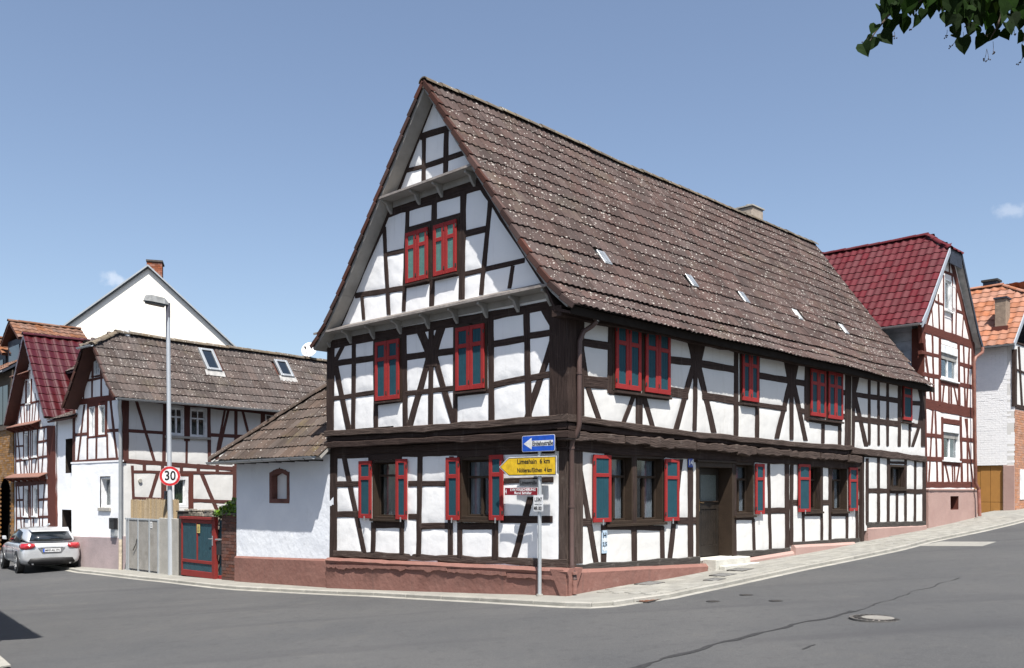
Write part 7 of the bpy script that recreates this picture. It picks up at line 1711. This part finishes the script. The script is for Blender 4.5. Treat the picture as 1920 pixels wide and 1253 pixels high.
# lantern: tapered box pointing over the road, to the left in the picture
hd = (FB and (Vector((-.86, -.50, 0))).normalized()); Rl = Matrix.Rotation(-MF.a, 3, 'Z'); hd = Rl @ hd; hs = Vector((-hd.y, hd.x, 0)); c0 = Vector((lt, at_, zt+.0))
def lq(l, s_, z): return c0 + hd*l*.74 + hs*s_*.85 + Vector((0, 0, z*.85))
top = [lq(-.02, -.07, .06), lq(-.02, .07, .06), lq(.14, .15, .20), lq(.60, .15, .26), lq(.78, .08, .24), lq(.78, -.08, .24), lq(.60, -.15, .26), lq(.14, -.15, .20)]
bot = [lq(-.02, -.07, -.02), lq(-.02, .07, -.02), lq(.14, .17, -.02), lq(.64, .17, .03), lq(.86, .08, .05), lq(.86, -.08, .05), lq(.64, -.17, .03), lq(.14, -.17, -.02)]
mesh('lantern_housing', top+bot, [tuple(range(8)), tuple(range(15, 7, -1))] + [(i, (i+1) % 8, 8+(i+1) % 8, 8+i) for i in range(8)], mat('grey_lantern', (.27, .28, .28), .6, .5, 5), lam, bevel=.012)
mb = MB(); mb.prism([lq(.12, -.14, -.022), lq(.12, .14, -.022), lq(.60, .14, .026), lq(.80, .07, .045), lq(.80, -.07, .045), lq(.60, -.14, .026)], (0, 0, -.05)); mb.build('lantern_diffuser', mat('dull_lantern_glass', (.06, .062, .058), .25, .3, 5), lam, bevel=.01)
sg = thing('speed_limit_sign', 'round red-rimmed 30 sign on the street lamp pole', 'road sign', (MF.ox, MF.oy, 0), MF.a)
FS = Frame(*MF.world(lt-.10, lu).xy, R(20.5)); S30 = Wall(FS, 1, 0, sg); sg.location = (FS.ox, FS.oy, 0); sg.rotation_euler = (0, 0, FS.a); c_ = S30.m(318.5, 893); rr = abs(S30.m(318.5, 874.5)[1]-S30.m(318.5, 911.5)[1])/2
def circ(r_, n=40): return [(c_[0]+r_*math.cos(2*math.pi*k/n), c_[1]+r_*math.sin(2*math.pi*k/n)) for k in range(n)]
bk = plate('sign_plate', circ(rr), GALV, -.006, .0, sg, S30); plate('red_ring', circ(rr*.985), SRR, .0, .002, bk, S30); plate('white_face', circ(rr*.74), WHITES, .002, .0035, bk, S30); plate('white_edge', circ(rr), WHITES, -.001, .001, bk, S30)
text_mesh('numerals', '30', .36, DKB, bk, wall_mtx(S30, c_[0]+.005, c_[1], .0045), width=rr*1.05)
mb = MB(); mb.box((c_[0]-.05, .007, c_[1]-.12), (c_[0]+.05, .10, c_[1]-.08)); mb.box((c_[0]-.05, .007, c_[1]+.08), (c_[0]+.05, .10, c_[1]+.12)); mb.build('sign_bracket', GALV, sg)
cb_ = thing('service_box', 'small dark box strapped to the lamp pole below the 30 sign', 'box', (MF.ox, MF.oy, 0), MF.a)
cc = LWl.m(315, 928); mb = MB(); mb.box((lt-.04, cc[0]+.02, cc[1]-.13), (lt+.1, cc[0]+.16, cc[1]+.11)); mb.build('box_body', SGREY, cb_, bevel=.01); mb = MB(); mb.tube([(lt, cc[0], cc[1]-.02), (lt, cc[0], cc[1]+.02)], .09, 10); mb.build('strap', IRON, cb_)

# ================================================================= CARS
CARP = mat('silver_car_paint', (.55, .565, .58), .35, .08, 3, metal=.45, spec=.6, coat=1.0); CGL = mat('car_glass', (.010, .014, .018), .05, .1, 3, spec=1.0)
TAILR = mat('tail_lamp_red', (.42, .008, .014), .12, .4, 12, spec=.9, coat=1.0); ALLOY = mat('alloy_wheel', (.52, .53, .54), .3, .2, 5, metal=.8); PLA = mat('black_plastic', (.018, .018, .019), .55, .2, 9)
def smooth_loft(name, secs, m, parent, closed_ends=True, sub=2):
    n = len(secs[0]); vs_ = [p for s_ in secs for p in s_]; fs = []
    for i in range(len(secs)-1):
        for k in range(n): fs.append((i*n+k, i*n+(k+1) % n, (i+1)*n+(k+1) % n, (i+1)*n+k))
    fs += [tuple(range(n)), tuple((len(secs)-1)*n+k for k in range(n-1, -1, -1))]
    o = mesh(name, vs_, fs, m, parent, smooth=True)
    md = o.modifiers.new('s', 'SUBSURF'); md.levels = sub; md.render_levels = sub
    bpy.context.view_layer.update()
    me = bpy.data.meshes.new_from_object(o.evaluated_get(bpy.context.evaluated_depsgraph_get())); o.modifiers.clear(); o.data = me
    me.polygons.foreach_set('use_smooth', [True]*len(me.polygons)); return o
# local axes: +y towards the front of the car, x to its right, rear bumper at y=0
def car(name, label, paint, loc, rot, group=None):
    c = thing(name, label, 'car', loc, rot, group)
    L = 4.29
    # stations: y, half width, bottom, waist width factor, shoulder z, deck z
    st_ = [(0.00, .74, .36, .66, .72), (.03, .82, .30, .70, .90), (.14, .875, .24, .80, .985), (.45, .89, .20, .86, 1.01), (1.2, .89, .19, .86, .99), (2.2, .89, .19, .84, .96), (3.05, .89, .19, .80, .93), (3.7, .87, .20, .72, .86), (4.1, .80, .24, .62, .74), (4.26, .66, .30, .55, .62), (4.29, .52, .36, .50, .55)]
    secs = []
    for (y, w_, zb, zs, zd) in st_:
        secs.append([(x*w_, y, z) for x, z in ((-.86, zb), (-.98, zb+.10), (-1.0, (zb+zs)/2), (-.985, zs-.06), (-.93, zs+.06), (-.80, zd), (0, zd+.015), (.80, zd), (.93, zs+.06), (.985, zs-.06), (1.0, (zb+zs)/2), (.98, zb+.10), (.86, zb), (0, zb-.01))])
    body = smooth_loft('body', secs, paint, c)
    # greenhouse
    gs = []
    for (y, w_, zl, zt_, wt) in ((.10, .66, .93, .98, .60), (.20, .74, .95, 1.18, .58), (.42, .79, .95, 1.385, .60), (.75, .80, .94, 1.43, .62), (1.5, .81, .93, 1.445, .64), (2.15, .81, .92, 1.40, .62), (2.75, .79, .92, 1.14, .60), (3.1, .72, .90, .94, .62)):
        gs.append([(-w_, y, zl), (-w_*.97, y, zl+(zt_-zl)*.35), (-wt-.04, y, zl+(zt_-zl)*.86), (-wt+.10, y, zt_-.004), (0, y, zt_+.015), (wt-.10, y, zt_-.004), (wt+.04, y, zl+(zt_-zl)*.86), (w_*.97, y, zl+(zt_-zl)*.35), (w_, y, zl)])
    smooth_loft('cabin', gs, paint, c)
    # glass follows the cabin shape, a few mm proud
    def patch(nm, grid, m, th=.006, par=None):
        r_, k_ = len(grid), len(grid[0]); vs_ = [Vector(p) for row in grid for p in row]; fs = [(i*k_+j, i*k_+j+1, (i+1)*k_+j+1, (i+1)*k_+j) for i in range(r_-1) for j in range(k_-1)]
        o = mesh(nm, vs_, fs, m, par or c, smooth=True, recalc=False); md = o.modifiers.new('t', 'SOLIDIFY'); md.thickness = th; md.offset = 0; return o
    patch('rear_window', [[(-.64, .085, 1.03), (-.35, .045, 1.025), (0, .035, 1.02), (.35, .045, 1.025), (.64, .085, 1.03)], [(-.60, .16, 1.14), (-.33, .125, 1.15), (0, .11, 1.155), (.33, .125, 1.15), (.60, .16, 1.14)], [(-.53, .27, 1.27), (-.3, .24, 1.29), (0, .225, 1.295), (.3, .24, 1.29), (.53, .27, 1.27)]], CGL, .012)
    mb = MB(); mb.prism([(-.56, .20, 1.30), (.56, .20, 1.30), (.60, .50, 1.405), (-.60, .50, 1.405)], (0, 0, .03)); mb.build('roof_spoiler', paint, c, bevel=.012)
    for s_ in (-1, 1):
        patch('side_window', [[(s_*.825, .62, .99), (s_*.835, 1.4, .98), (s_*.835, 2.2, .96), (s_*.80, 2.72, .96)], [(s_*.765, .66, 1.15), (s_*.775, 1.4, 1.19), (s_*.765, 2.1, 1.17), (s_*.745, 2.45, 1.08)], [(s_*.685, .78, 1.27), (s_*.695, 1.4, 1.36), (s_*.69, 1.95, 1.33), (s_*.70, 2.2, 1.22)]], CGL, .012)
        mb = MB(); mb.box((s_*.80, 1.42, .97), (s_*.835, 1.49, 1.36)) if False else mb.prism([(s_*.842, 1.42, .97), (s_*.842, 1.50, .97), (s_*.703, 1.50, 1.37), (s_*.703, 1.42, 1.37)], (s_*-.02, 0, 0)); mb.build('door_pillar', PLA, c)
        g_ = [[(s_*x, y, z) for (x, y, z) in row] for row in ([(.50, .012, .93), (.62, .03, .94), (.74, .075, .94), (.84, .17, .93), (.875, .30, .90)], [(.47, -.002, .86), (.60, .012, .85), (.74, .045, .84), (.86, .14, .83), (.885, .27, .85)], [(.52, -.004, .79), (.62, .008, .76), (.74, .035, .745), (.855, .12, .75), (.885, .22, .80)])]
        patch('tail_lamp', g_, TAILR, .03)
        mb = MB(); mb.prism([(s_*.90, 2.35, .98), (s_*1.03, 2.33, 1.00), (s_*1.04, 2.36, 1.12), (s_*.92, 2.38, 1.12)], (0, .12, 0)); mb.build('door_mirror', paint, c, bevel=.02)
        mb = MB(); mb.tube([(s_*.895, 1.25, .78), (s_*.915, 1.30, .785), (s_*.915, 1.43, .785), (s_*.895, 1.48, .78)], .014, 6); mb.build('door_handle', paint, c)
        for y in (1.40, 2.52):
            mb = MB(); mb.prism([(s_*.893, y, .28), (s_*.899, y, .60), (s_*.893, y, .92)], (0, .008, 0)); mb.build('door_seam', PLA, c)
    for (y, s_) in ((.80, -1), (.80, 1), (3.40, -1), (3.40, 1)):
        mb = MB(); mb.tube([(s_*.70, y, .315), (s_*.895, y, .315)], .365, 28); shade_flat_by_angle(mb.build('wheel_arch', PLA, c))
        mb = MB(); mb.tube([(s_*.68, y, .315), (s_*.70, y, .315), (s_*.89, y, .315), (s_*.905, y, .315)], [.29, .315, .315, .29], 28); t_ = shade_flat_by_angle(mb.build('tyre', BLACK, c))
        mb = MB(); disc_pts = []
        mb.tube([(s_*.88, y, .315), (s_*.912, y, .315)], [.225, .215], 24)
        shade_flat_by_angle(mb.build('rim_dish', mat('dark_rim', (.05,.05,.052), .5, .2, 5, metal=.5), t_))
        mb = MB()
        for k in range(5):
            a_ = 2*math.pi*k/5+.3; dv = Vector((0, math.cos(a_), math.sin(a_))); pv = Vector((0, -math.sin(a_), math.cos(a_))); b_ = Vector((s_*.913, y, .315))
            mb.prism([b_+dv*.03+pv*.03, b_+dv*.215+pv*.045, b_+dv*.215-pv*.045, b_+dv*.03-pv*.03], (s_*.012, 0, 0))
        mb.tube([(s_*.912, y, .315), (s_*.93, y, .315)], .05, 12); mb.build('rim', ALLOY, t_)
        mb = MB(); n = 28
        for k in range(n):
            a_, b_ = 2*math.pi*k/n, 2*math.pi*(k+1)/n
            mb.prism([(s_*.912, y+math.cos(t)*r_, .315+math.sin(t)*r_) for t, r_ in ((a_, .205), (a_, .232), (b_, .232), (b_, .205))], (s_*.008, 0, 0))
        mb.build('rim_lip', ALLOY, t_)
    patch('rear_diffuser', [[(-.62, -.012, .46), (-.3, -.028, .47), (0, -.032, .475), (.3, -.028, .47), (.62, -.012, .46)], [(-.70, .02, .33), (-.3, .0, .33), (0, -.004, .33), (.3, .0, .33), (.70, .02, .33)], [(-.60, .10, .25), (-.3, .08, .25), (0, .07, .25), (.3, .08, .25), (.60, .10, .25)]], PLA, .03)
    mb = MB(); mb.prism([(-.40, -.012, .80), (.40, -.012, .80), (.28, -.012, .62), (-.28, -.012, .62)], (0, .03, 0)); mb.build('plate_recess', mat('recess_shade_paint', (.28,.29,.30), .35, .1, 3, metal=.6), c, bevel=.006)
    mb = MB(); mb.box((-.26, -.030, .655), (.26, -.020, .765)); pl = mb.build('number_plate', WHITES, c, bevel=.003)
    mb = MB(); mb.box((-.26, -.033, .655), (-.215, -.0305, .765)); mb.build('plate_strip', SBLUE, pl)
    text_mesh('plate_letters', 'MKK·AL 191', .085, DKB, pl, Matrix.Translation((.02, -.0335, .71)) @ Matrix.Rotation(R(90), 4, 'X'), width=.42)
    mb = MB(); mb.box((-.33, -.022, .790), (.33, -.008, .812)); mb.build('plate_trim', ALLOY, c, bevel=.004)
    mb = MB(); mb.prism([(-.62, 2.55, 1.16), (.62, 2.55, 1.16), (.66, 3.02, .97), (-.66, 3.02, .97)], (0, 0, .012)); mb.build('windscreen', CGL, c)
    for s_ in (-1, 1):
        mb = MB(); mb.tube([(s_*.55, .02, .29), (s_*.55, .20, .29)], .035, 10); mb.build('exhaust_pipe', ALLOY, c)
    return c
def ground_car(name, label, paint, pix, rotw, group):
    p = ghit(*pix, -KERB); P = MF.world(p.x, p.y); z = ground_w(P.x, P.y)-KERB
    o = car(name, label, paint, (P.x, P.y, z), rotw, group)
    e = Vector((math.sin(-rotw), math.cos(rotw), 0)); zz = ground_w(P.x+e.x*3, P.y+e.y*3)-ground_w(P.x, P.y)
    return o
rot_c = R(38)      # heading away to the left along the street
c1 = ground_car('parked_car', 'silver compact hatchback parked at the kerb, seen from behind', CARP, (97, 1073), rot_c, None)
s_ = .94; c1.scale = (s_, s_, s_)
dk = mat('dark_red_car_paint', (.05, .012, .014), .3, .1, 3, metal=.5, coat=1.0)
fwd = Vector((-math.sin(rot_c), math.cos(rot_c), 0)); sd_ = Vector((math.cos(rot_c), math.sin(rot_c), 0))
p2 = c1.location + fwd*5.6 - sd_*1.5
def copy_tree(o, parent=None):
    q_ = o.copy(); COL.objects.link(q_)
    if parent is not None: q_.parent = parent
    for ch in list(o.children): copy_tree(ch, q_)
    return q_
c2 = copy_tree(c1); c2['label'] = 'dark red car cut by the left edge, parked ahead of the silver one'
c2.location = (p2.x, p2.y, ground_w(p2.x, p2.y)-KERB)
for ch in c2.children:
    if ch.data and ch.data.materials and ch.data.materials[0] == CARP:
        ch.data = ch.data.copy(); ch.data.materials[0] = dk

# ================================================================= OFF-FRAME HOUSE whose eave shades the road at the lower left
tipp = ghit(75, 1196, -KERB); tw = MF.world(tipp.x, tipp.y, tipp.z); hh = 5.2
cw_ = Vector((tw.x, tw.y, 0)) - Vector((LDIR.x, LDIR.y, 0))/(-LDIR.z)*hh
FN = Frame(cw_.x, cw_.y, R(126)); zb = tw.z
nh = thing('neighbour_house', 'plain white house beyond the left edge, its roof corner shading the road', 'house', (FN.ox, FN.oy, 0), FN.a)
# local x runs along its eave away up the street, y into its plot
mb = MB(); mb.box((.30, .50, -1), (9.0, 7.0, zb+hh-.1)); mb.build('wall', PLASTER_G, nh)
NR = RoofPlane((0, 0, 0), (1, 0, 0), (0, 1, 0), [(0, zb+hh), (3.75, zb+hh+4.3)]); NR.tiles(nh, 9.3, TILE2, E=.36, n_ind=0); NR.deck(nh, [(0, 0), (9.3, 0), (9.3, NR.len), (0, NR.len)], .08, SOFFIT)
NR2 = RoofPlane((0, 7.5, 0), (1, 0, 0), (0, -1, 0), [(0, zb+hh), (3.75, zb+hh+4.3)]); NR2.tiles(nh, 9.3, TILE2, E=.36, n_ind=0, name='roof_tile'); NR2.deck(nh, [(0, 0), (9.3, 0), (9.3, NR2.len), (0, NR2.len)], .08, SOFFIT)
mb = MB(); mb.prism([(.30, .5, zb+hh-.1), (.30, 7.0, zb+hh-.1), (.30, 3.75, zb+hh+4.0)], (.2, 0, 0)); mb.prism([(8.8, .5, zb+hh-.1), (8.8, 7.0, zb+hh-.1), (8.8, 3.75, zb+hh+4.0)], (.2, 0, 0)); mb.build('gable_wall', PLASTER_G, nh)

# ================================================================= LINDEN TREE at the upper right
LEAFM = mat('linden_leaf', (.013, .028, .007), .8, .6, 20, col2=(.006, .014, .003), isl=.35, spec=.06)
nt = LEAFM.node_tree; b_ = nt.nodes['Principled BSDF']; tr = nt.nodes.new('ShaderNodeBsdfTranslucent'); tr.inputs[0].default_value = (.022, .042, .006, 1)
mxs = nt.nodes.new('ShaderNodeMixShader'); mxs.inputs[0].default_value = .22; out = nt.nodes['Material Output']
nt.links.new(b_.outputs[0], mxs.inputs[1]); nt.links.new(tr.outputs[0], mxs.inputs[2]); nt.links.new(mxs.outputs[0], out.inputs[0])
BARK = mat('grey_brown_bark', (.09, .07, .055), .95, .8, 8, bump=.8, bscale=20, col2=(.05, .04, .03))
lt_ = thing('linden_tree', 'leafy linden branch hanging into the upper right corner, its trunk out of frame', 'tree', (6.2, 2.4, ground_w(6.2, 2.4)))
LB = lt_.location
def heart(L_=.085, Wd=.072, fold=.012):
    P = [(0, 0), (.30, -.10), (.52, .12), (.50, .40), (.30, .68), (.10, .88), (0, 1.0)]
    vs_ = []; 
    for i, (x, y) in enumerate(P): vs_.append((x*Wd, y*L_, fold*abs(x)*2 + .006*math.sin(y*3)))
    for i, (x, y) in enumerate(P[1:-1]): vs_.append((-x*Wd, y*L_, fold*abs(x)*2 + .006*math.sin(y*3)))
    vs_.append((0, .10*L_, 0)); vs_.append((0, .5*L_, 0.001))
    c0_, c1_ = len(vs_)-2, len(vs_)-1
    R_ = [0, 1, 2, 3, 4, 5, 6]; Ls = [0, 7, 8, 9, 10, 11, 6]; fs = []
    for A_, sgn in ((R_, 1), (Ls, -1)):
        for i in range(6):
            c = c0_ if i < 2 else c1_; f = (A_[i], A_[i+1], c); fs.append(f if sgn > 0 else f[::-1])
        f = (A_[2], c1_, c0_); fs.append(f if sgn > 0 else f[::-1])
    return vs_, fs
hv, hf = heart(); lme = bpy.data.meshes.new('leaf'); lme.from_pydata(hv, [], hf); lme.materials.append(LEAFM)
rl = random.Random(11)
def leaf_mtx(P, L_=1.0, down=True):
    d = Vector((rl.gauss(0, .35), rl.gauss(0, .35), -1.0)).normalized() if down else Vector((rl.gauss(0, 1), rl.gauss(0, 1), rl.gauss(0, .8)-.5)).normalized()
    n = Vector((rl.gauss(0, .45), -1 + rl.gauss(0, .35), rl.gauss(0, .35))); n = (n - d*n.dot(d)).normalized(); x = d.cross(n).normalized()
    return Matrix(((x.x*L_, d.x*L_, n.x*L_, P.x), (x.y*L_, d.y*L_, n.y*L_, P.y), (x.z*L_, d.z*L_, n.z*L_, P.z), (0,0,0,1)))
def at_px(px, py, Y): return Vector(((px-CX)/FPX*Y, Y, EYE+(CY-py)/FPX*Y))
ms = []
# leaves one can tell apart, where the twigs hang: (pixel x, y, size in px)
LV = [(1616, 97, 36), (1640, 84, 36), (1652, 78, 38), (1655, 32, 34), (1642, 58, 28), (1666, 52, 36), (1648, 24, 32), (1664, 8, 36), (1680, 12, 38), (1672, 26, 34), (1692, 34, 36), (1694, 48, 34), (1702, 28, 30), (1684, 40, 34),
      (1718, 40, 28), (1708, 12, 36), (1722, 6, 38), (1738, 10, 34), (1744, 22, 30), (1733, 28, 26), (1752, 4, 28), (1774, 38, 36), (1780, 26, 32), (1788, 60, 30), (1792, 74, 24), (1806, 86, 38), (1796, 30, 30), (1806, 44, 32), (1822, 56, 36), (1828, 60, 32),
      (1850, 82, 36), (1865, 70, 36), (1875, 74, 34), (1868, 46, 34), (1884, 56, 32), (1896, 40, 34), (1854, 36, 34), (1842, 30, 32), (1826, 22, 34), (1812, 14, 34), (1798, 8, 34), (1846, 12, 36), (1866, 14, 36), (1888, 18, 36), (1904, 14, 36), (1914, 44, 34), (1918, 74, 30), (1918, 98, 30), (1908, 30, 34), (1832, 40, 30), (1878, 34, 32)]
Y0 = 5.0
for (px, py, sz) in LV:
    Y = Y0 + rl.gauss(0, .18); m_ = leaf_mtx(at_px(px+rl.gauss(0, 1.5), py-sz*.42, Y), sz/FPX*Y/.085*.84); ms.append(m_)
for k in range(430):          # inner leaves of the same boughs
    px = 1770 + abs(rl.gauss(0, 1))*90 if rl.random() < .7 else 1660+rl.random()*100; py = rl.uniform(-70, 38) if px > 1780 else rl.uniform(-60, 8)
    if px > 1990: continue
    ms.append(leaf_mtx(at_px(px, py-10, Y0+rl.gauss(0, .35)), .7+rl.random()*.4, rl.random() < .75))
inv_ = Matrix.Translation(-LB)
place_many(lt_, 'leaf', lme, [inv_ @ m_ for m_ in ms], LEAFM, 290)
# the rest of the crown, out of frame above and to the right
far_ = []
for k in range(6500):
    c = Vector((5.6, 2.6, 6.3)); d = Vector((rl.gauss(0, 1), rl.gauss(0, 1), rl.gauss(0, .8))); d.normalize(); r_ = rl.random()**.4
    P = c + Vector((d.x*3.0*r_, d.y*2.0*r_, d.z*1.9*r_)); cl = noise.noise(P*1.3)
    if cl < -.05: continue
    if P.y > 1 and in_view(P): continue
    far_.append(inv_ @ leaf_mtx(P, 1.2+rl.random()*.5, rl.random() < .6))
bp_ = [LB + Vector((-.15, .1, 3.7)), Vector((4.6, 3.6, 4.75)), at_px(1930, -60, 5.05)]
for k in range(1700):
    t = rl.random()*2; i = min(1, int(t)); P = bp_[i].lerp(bp_[i+1], t-i) + Vector((rl.gauss(0, .30), rl.gauss(0, .25), rl.gauss(.05, .18)))
    if not in_view(P - Vector((0, 0, .15))): far_.append(inv_ @ leaf_mtx(P, 1.0+rl.random()*.4, rl.random() < .7))
nv = len(hv); H4 = np.c_[np.array(hv), np.ones(nv)]; V = np.concatenate([H4 @ np.array(m_).T[:, :3] for m_ in far_]); Fs = [tuple(a+k*nv for a in f) for k in range(len(far_)) for f in hf]
me = bpy.data.meshes.new('crown_leaves'); me.from_pydata(V.tolist(), [], Fs); o = link('crown_leaves', me, lt_, LEAFM); o['kind'] = 'stuff'
mb = MB(); tz = LB.z; mb.tube([Vector((0, 0, -.2)), Vector((.02, 0, 1.2)), Vector((-.05, .05, 2.6)), Vector((-.2, .1, 4.0)), Vector((-.4, .2, 6.0)), Vector((-.5, .2, 7.4))], [.26, .20, .17, .13, .08, .03], 14); shade_flat_by_angle(mb.build('trunk', BARK, lt_))
def bough(pts, r0, r1, n=7, nm='branch'):
    mb = MB(); k = len(pts); mb.tube([Vector(p)-LB for p in pts], [r0+(r1-r0)*i/(k-1) for i in range(k)], n); mb.build(nm, BARK, lt_)
st0 = LB + Vector((-.15, .1, 3.7))
bough([st0, (4.6, 3.6, 4.75), at_px(1930, -60, 5.05), at_px(1830, -30, 5.0), at_px(1745, -8, 5.0), at_px(1700, 10, 5.0)], .07, .008)
bough([at_px(1760, -12, 5.0), at_px(1700, 0, 4.98), at_px(1665, 30, 4.97), at_px(1640, 62, 4.97), at_px(1622, 92, 4.97)], .010, .002)
bough([at_px(1840, -30, 5.0), at_px(1800, 10, 5.0), at_px(1790, 50, 5.0), at_px(1800, 80, 5.0)], .010, .002)
bough([at_px(1900, -40, 5.0), at_px(1880, 10, 5.0), at_px(1870, 50, 5.0), at_px(1855, 76, 5.0)], .010, .002)
bough([at_px(1980, -40, 5.0), at_px(1930, 20, 5.0), at_px(1918, 80, 5.0)], .010, .002)
for (x0, y0, x1, y1) in ((1850, 92, 1846, 112), (1850, 92, 1854, 112), (1862, 78, 1862, 102), (1806, 60, 1806, 80), (1776, 56, 1774, 68), (1790, 80, 1782, 88), (1920, 100, 1912, 118), (1900, 50, 1902, 66), (1858, 60, 1852, 66), (1628, 70, 1624, 78), (1677, 60, 1677, 72), (1770, 8, 1764, 16), (1712, 50, 1708, 56), (1815, 36, 1813, 48)):
    mb = MB(); p, q_ = at_px(x0, y0, 4.95)-LB, at_px(x1, y1, 4.95)-LB; mb.tube([p, (p+q_)/2+Vector((.002,0,0)), q_], .0012, 4)
    for k in range(4): c = q_+Vector((rl.gauss(0, .009), rl.gauss(0, .009), rl.gauss(0, .005))); mb.tube([q_, c], .0008, 3); mb.tube([c-Vector((0,0,.004)), c, c+Vector((0,0,.004))], [.001, .0045, .001], 6)
    mb.build('seed_cluster', BARK, lt_)
for (py, a_, b_) in ((0, 1655, 1760),):
    pass

# ================================================================= CLIMBER on the pillar and wall behind the gate
VINE = mat('bright_vine_leaf', (.13, .22, .035), .5, .5, 20, col2=(.06, .12, .02), isl=.3)
vn = thing('climbing_plant', 'bright green leafy climber spilling over the brick pillar top', 'plant', (MF.ox, MF.oy, 0), MF.a)
vme = bpy.data.meshes.new('leaf'); vme.from_pydata(hv, [], hf); vme.materials.append(VINE); ms = []
for k in range(700):
    t = rl.random(); px = 408+38*t+rl.gauss(0, 4); top_ = 962-30*t; py = rl.uniform(top_, 968); P = MF.hit(0, .25+rl.gauss(0, .12), px, py)
    if px > 446: continue
    d = Vector((rl.gauss(-.5, .6), rl.gauss(0, .6), rl.gauss(0, .7))).normalized(); n = Vector((rl.gauss(-.5, .5), rl.gauss(0, .5), 1)); n = (n-d*n.dot(d)).normalized(); x = d.cross(n); s_ = .55+rl.random()*.5
    ms.append(Matrix(((x.x*s_, d.x*s_, n.x*s_, P.x), (x.y*s_, d.y*s_, n.y*s_, P.y), (x.z*s_, d.z*s_, n.z*s_, P.z), (0,0,0,1))))
place_many(vn, 'leaf', vme, ms, VINE, 290)
mb = MB(); p = MF.hit(0, .3, 425, 968)
for k in range(6): mb.tube([p+Vector((0,k*.05-.1,-.3)), p+Vector((rl.gauss(0,.1), rl.gauss(-.15,.2), .1)), p+Vector((rl.gauss(0,.15), rl.gauss(-.3,.25), .35))], .006, 5)
mb.build('stem', BARK, vn)
# weeds along the foot of the walls: one tuft each
WEED = mat('dry_green_weed', (.09, .12, .03), .7, .5, 20, col2=(.05, .07, .02), isl=.3)
for i, (px, py, wh) in enumerate(((876, 1111, 'the pink plinth of the corner house'), (332, 1078, 'the blackened gatepost'), (1322, 1064, 'the doorstep'), (1560, 1024, 'the pale pink plinth before the far bay'))):
    P = ghit(px, py); P = MF.world(P.x, P.y, P.z); t_ = thing('weed_tuft', 'tiny green weed tuft at the foot of ' + wh, 'weed', P, 0, 'weeds along the wall feet'); mb = MB()
    for k in range(26):
        a_ = rl.random()*6.28; r_ = rl.random()*.10; b = Vector((math.cos(a_)*r_, math.sin(a_)*r_, 0)); h_ = .03+rl.random()*.05; d = Vector((rl.gauss(0, .02), rl.gauss(0, .02), h_)); w_ = Vector((math.sin(a_*3), math.cos(a_*3), 0))*.006
        mb.add([b-w_, b+w_, b+d], [(0, 1, 2)])
    mb.build('blades', WEED, t_)

# pot plants on the inner sills of two ground-floor windows
for (w__, px, py, lab) in ((G0, 910, 955, 'small green pot plant behind the gable window glass, right of the signpost shutter'), (L0, 1146, 958, 'small green pot plant behind the double window on the long wall')):
    w2_ = Wall(MF, w__.ax, w__.c, None); a, z = w2_.m(px, py); P = w2_.p3(a, z-.02, -.24); P = MF.world(P.x, P.y, P.z)
    t_ = thing('pot_plant', lab, 'pot plant', P, 0, 'pot plants on inner window sills'); mb = MB(); mb.tube([(0, 0, -.10), (0, 0, -.01)], [.04, .055], 10); mb.build('pot', PENT, t_)
    mb = MB()
    for k in range(30):
        a_ = rl.random()*6.28; d = Vector((math.cos(a_)*rl.random()*.11, math.sin(a_)*rl.random()*.04, .02+rl.random()*.12)); s_ = Vector((math.sin(a_)*.015, math.cos(a_)*.01, .012))
        mb.add([d*.5, d+s_, d*1.25, d-s_], [(0, 1, 2, 3)])
    mb.build('leaves', VINE, t_)
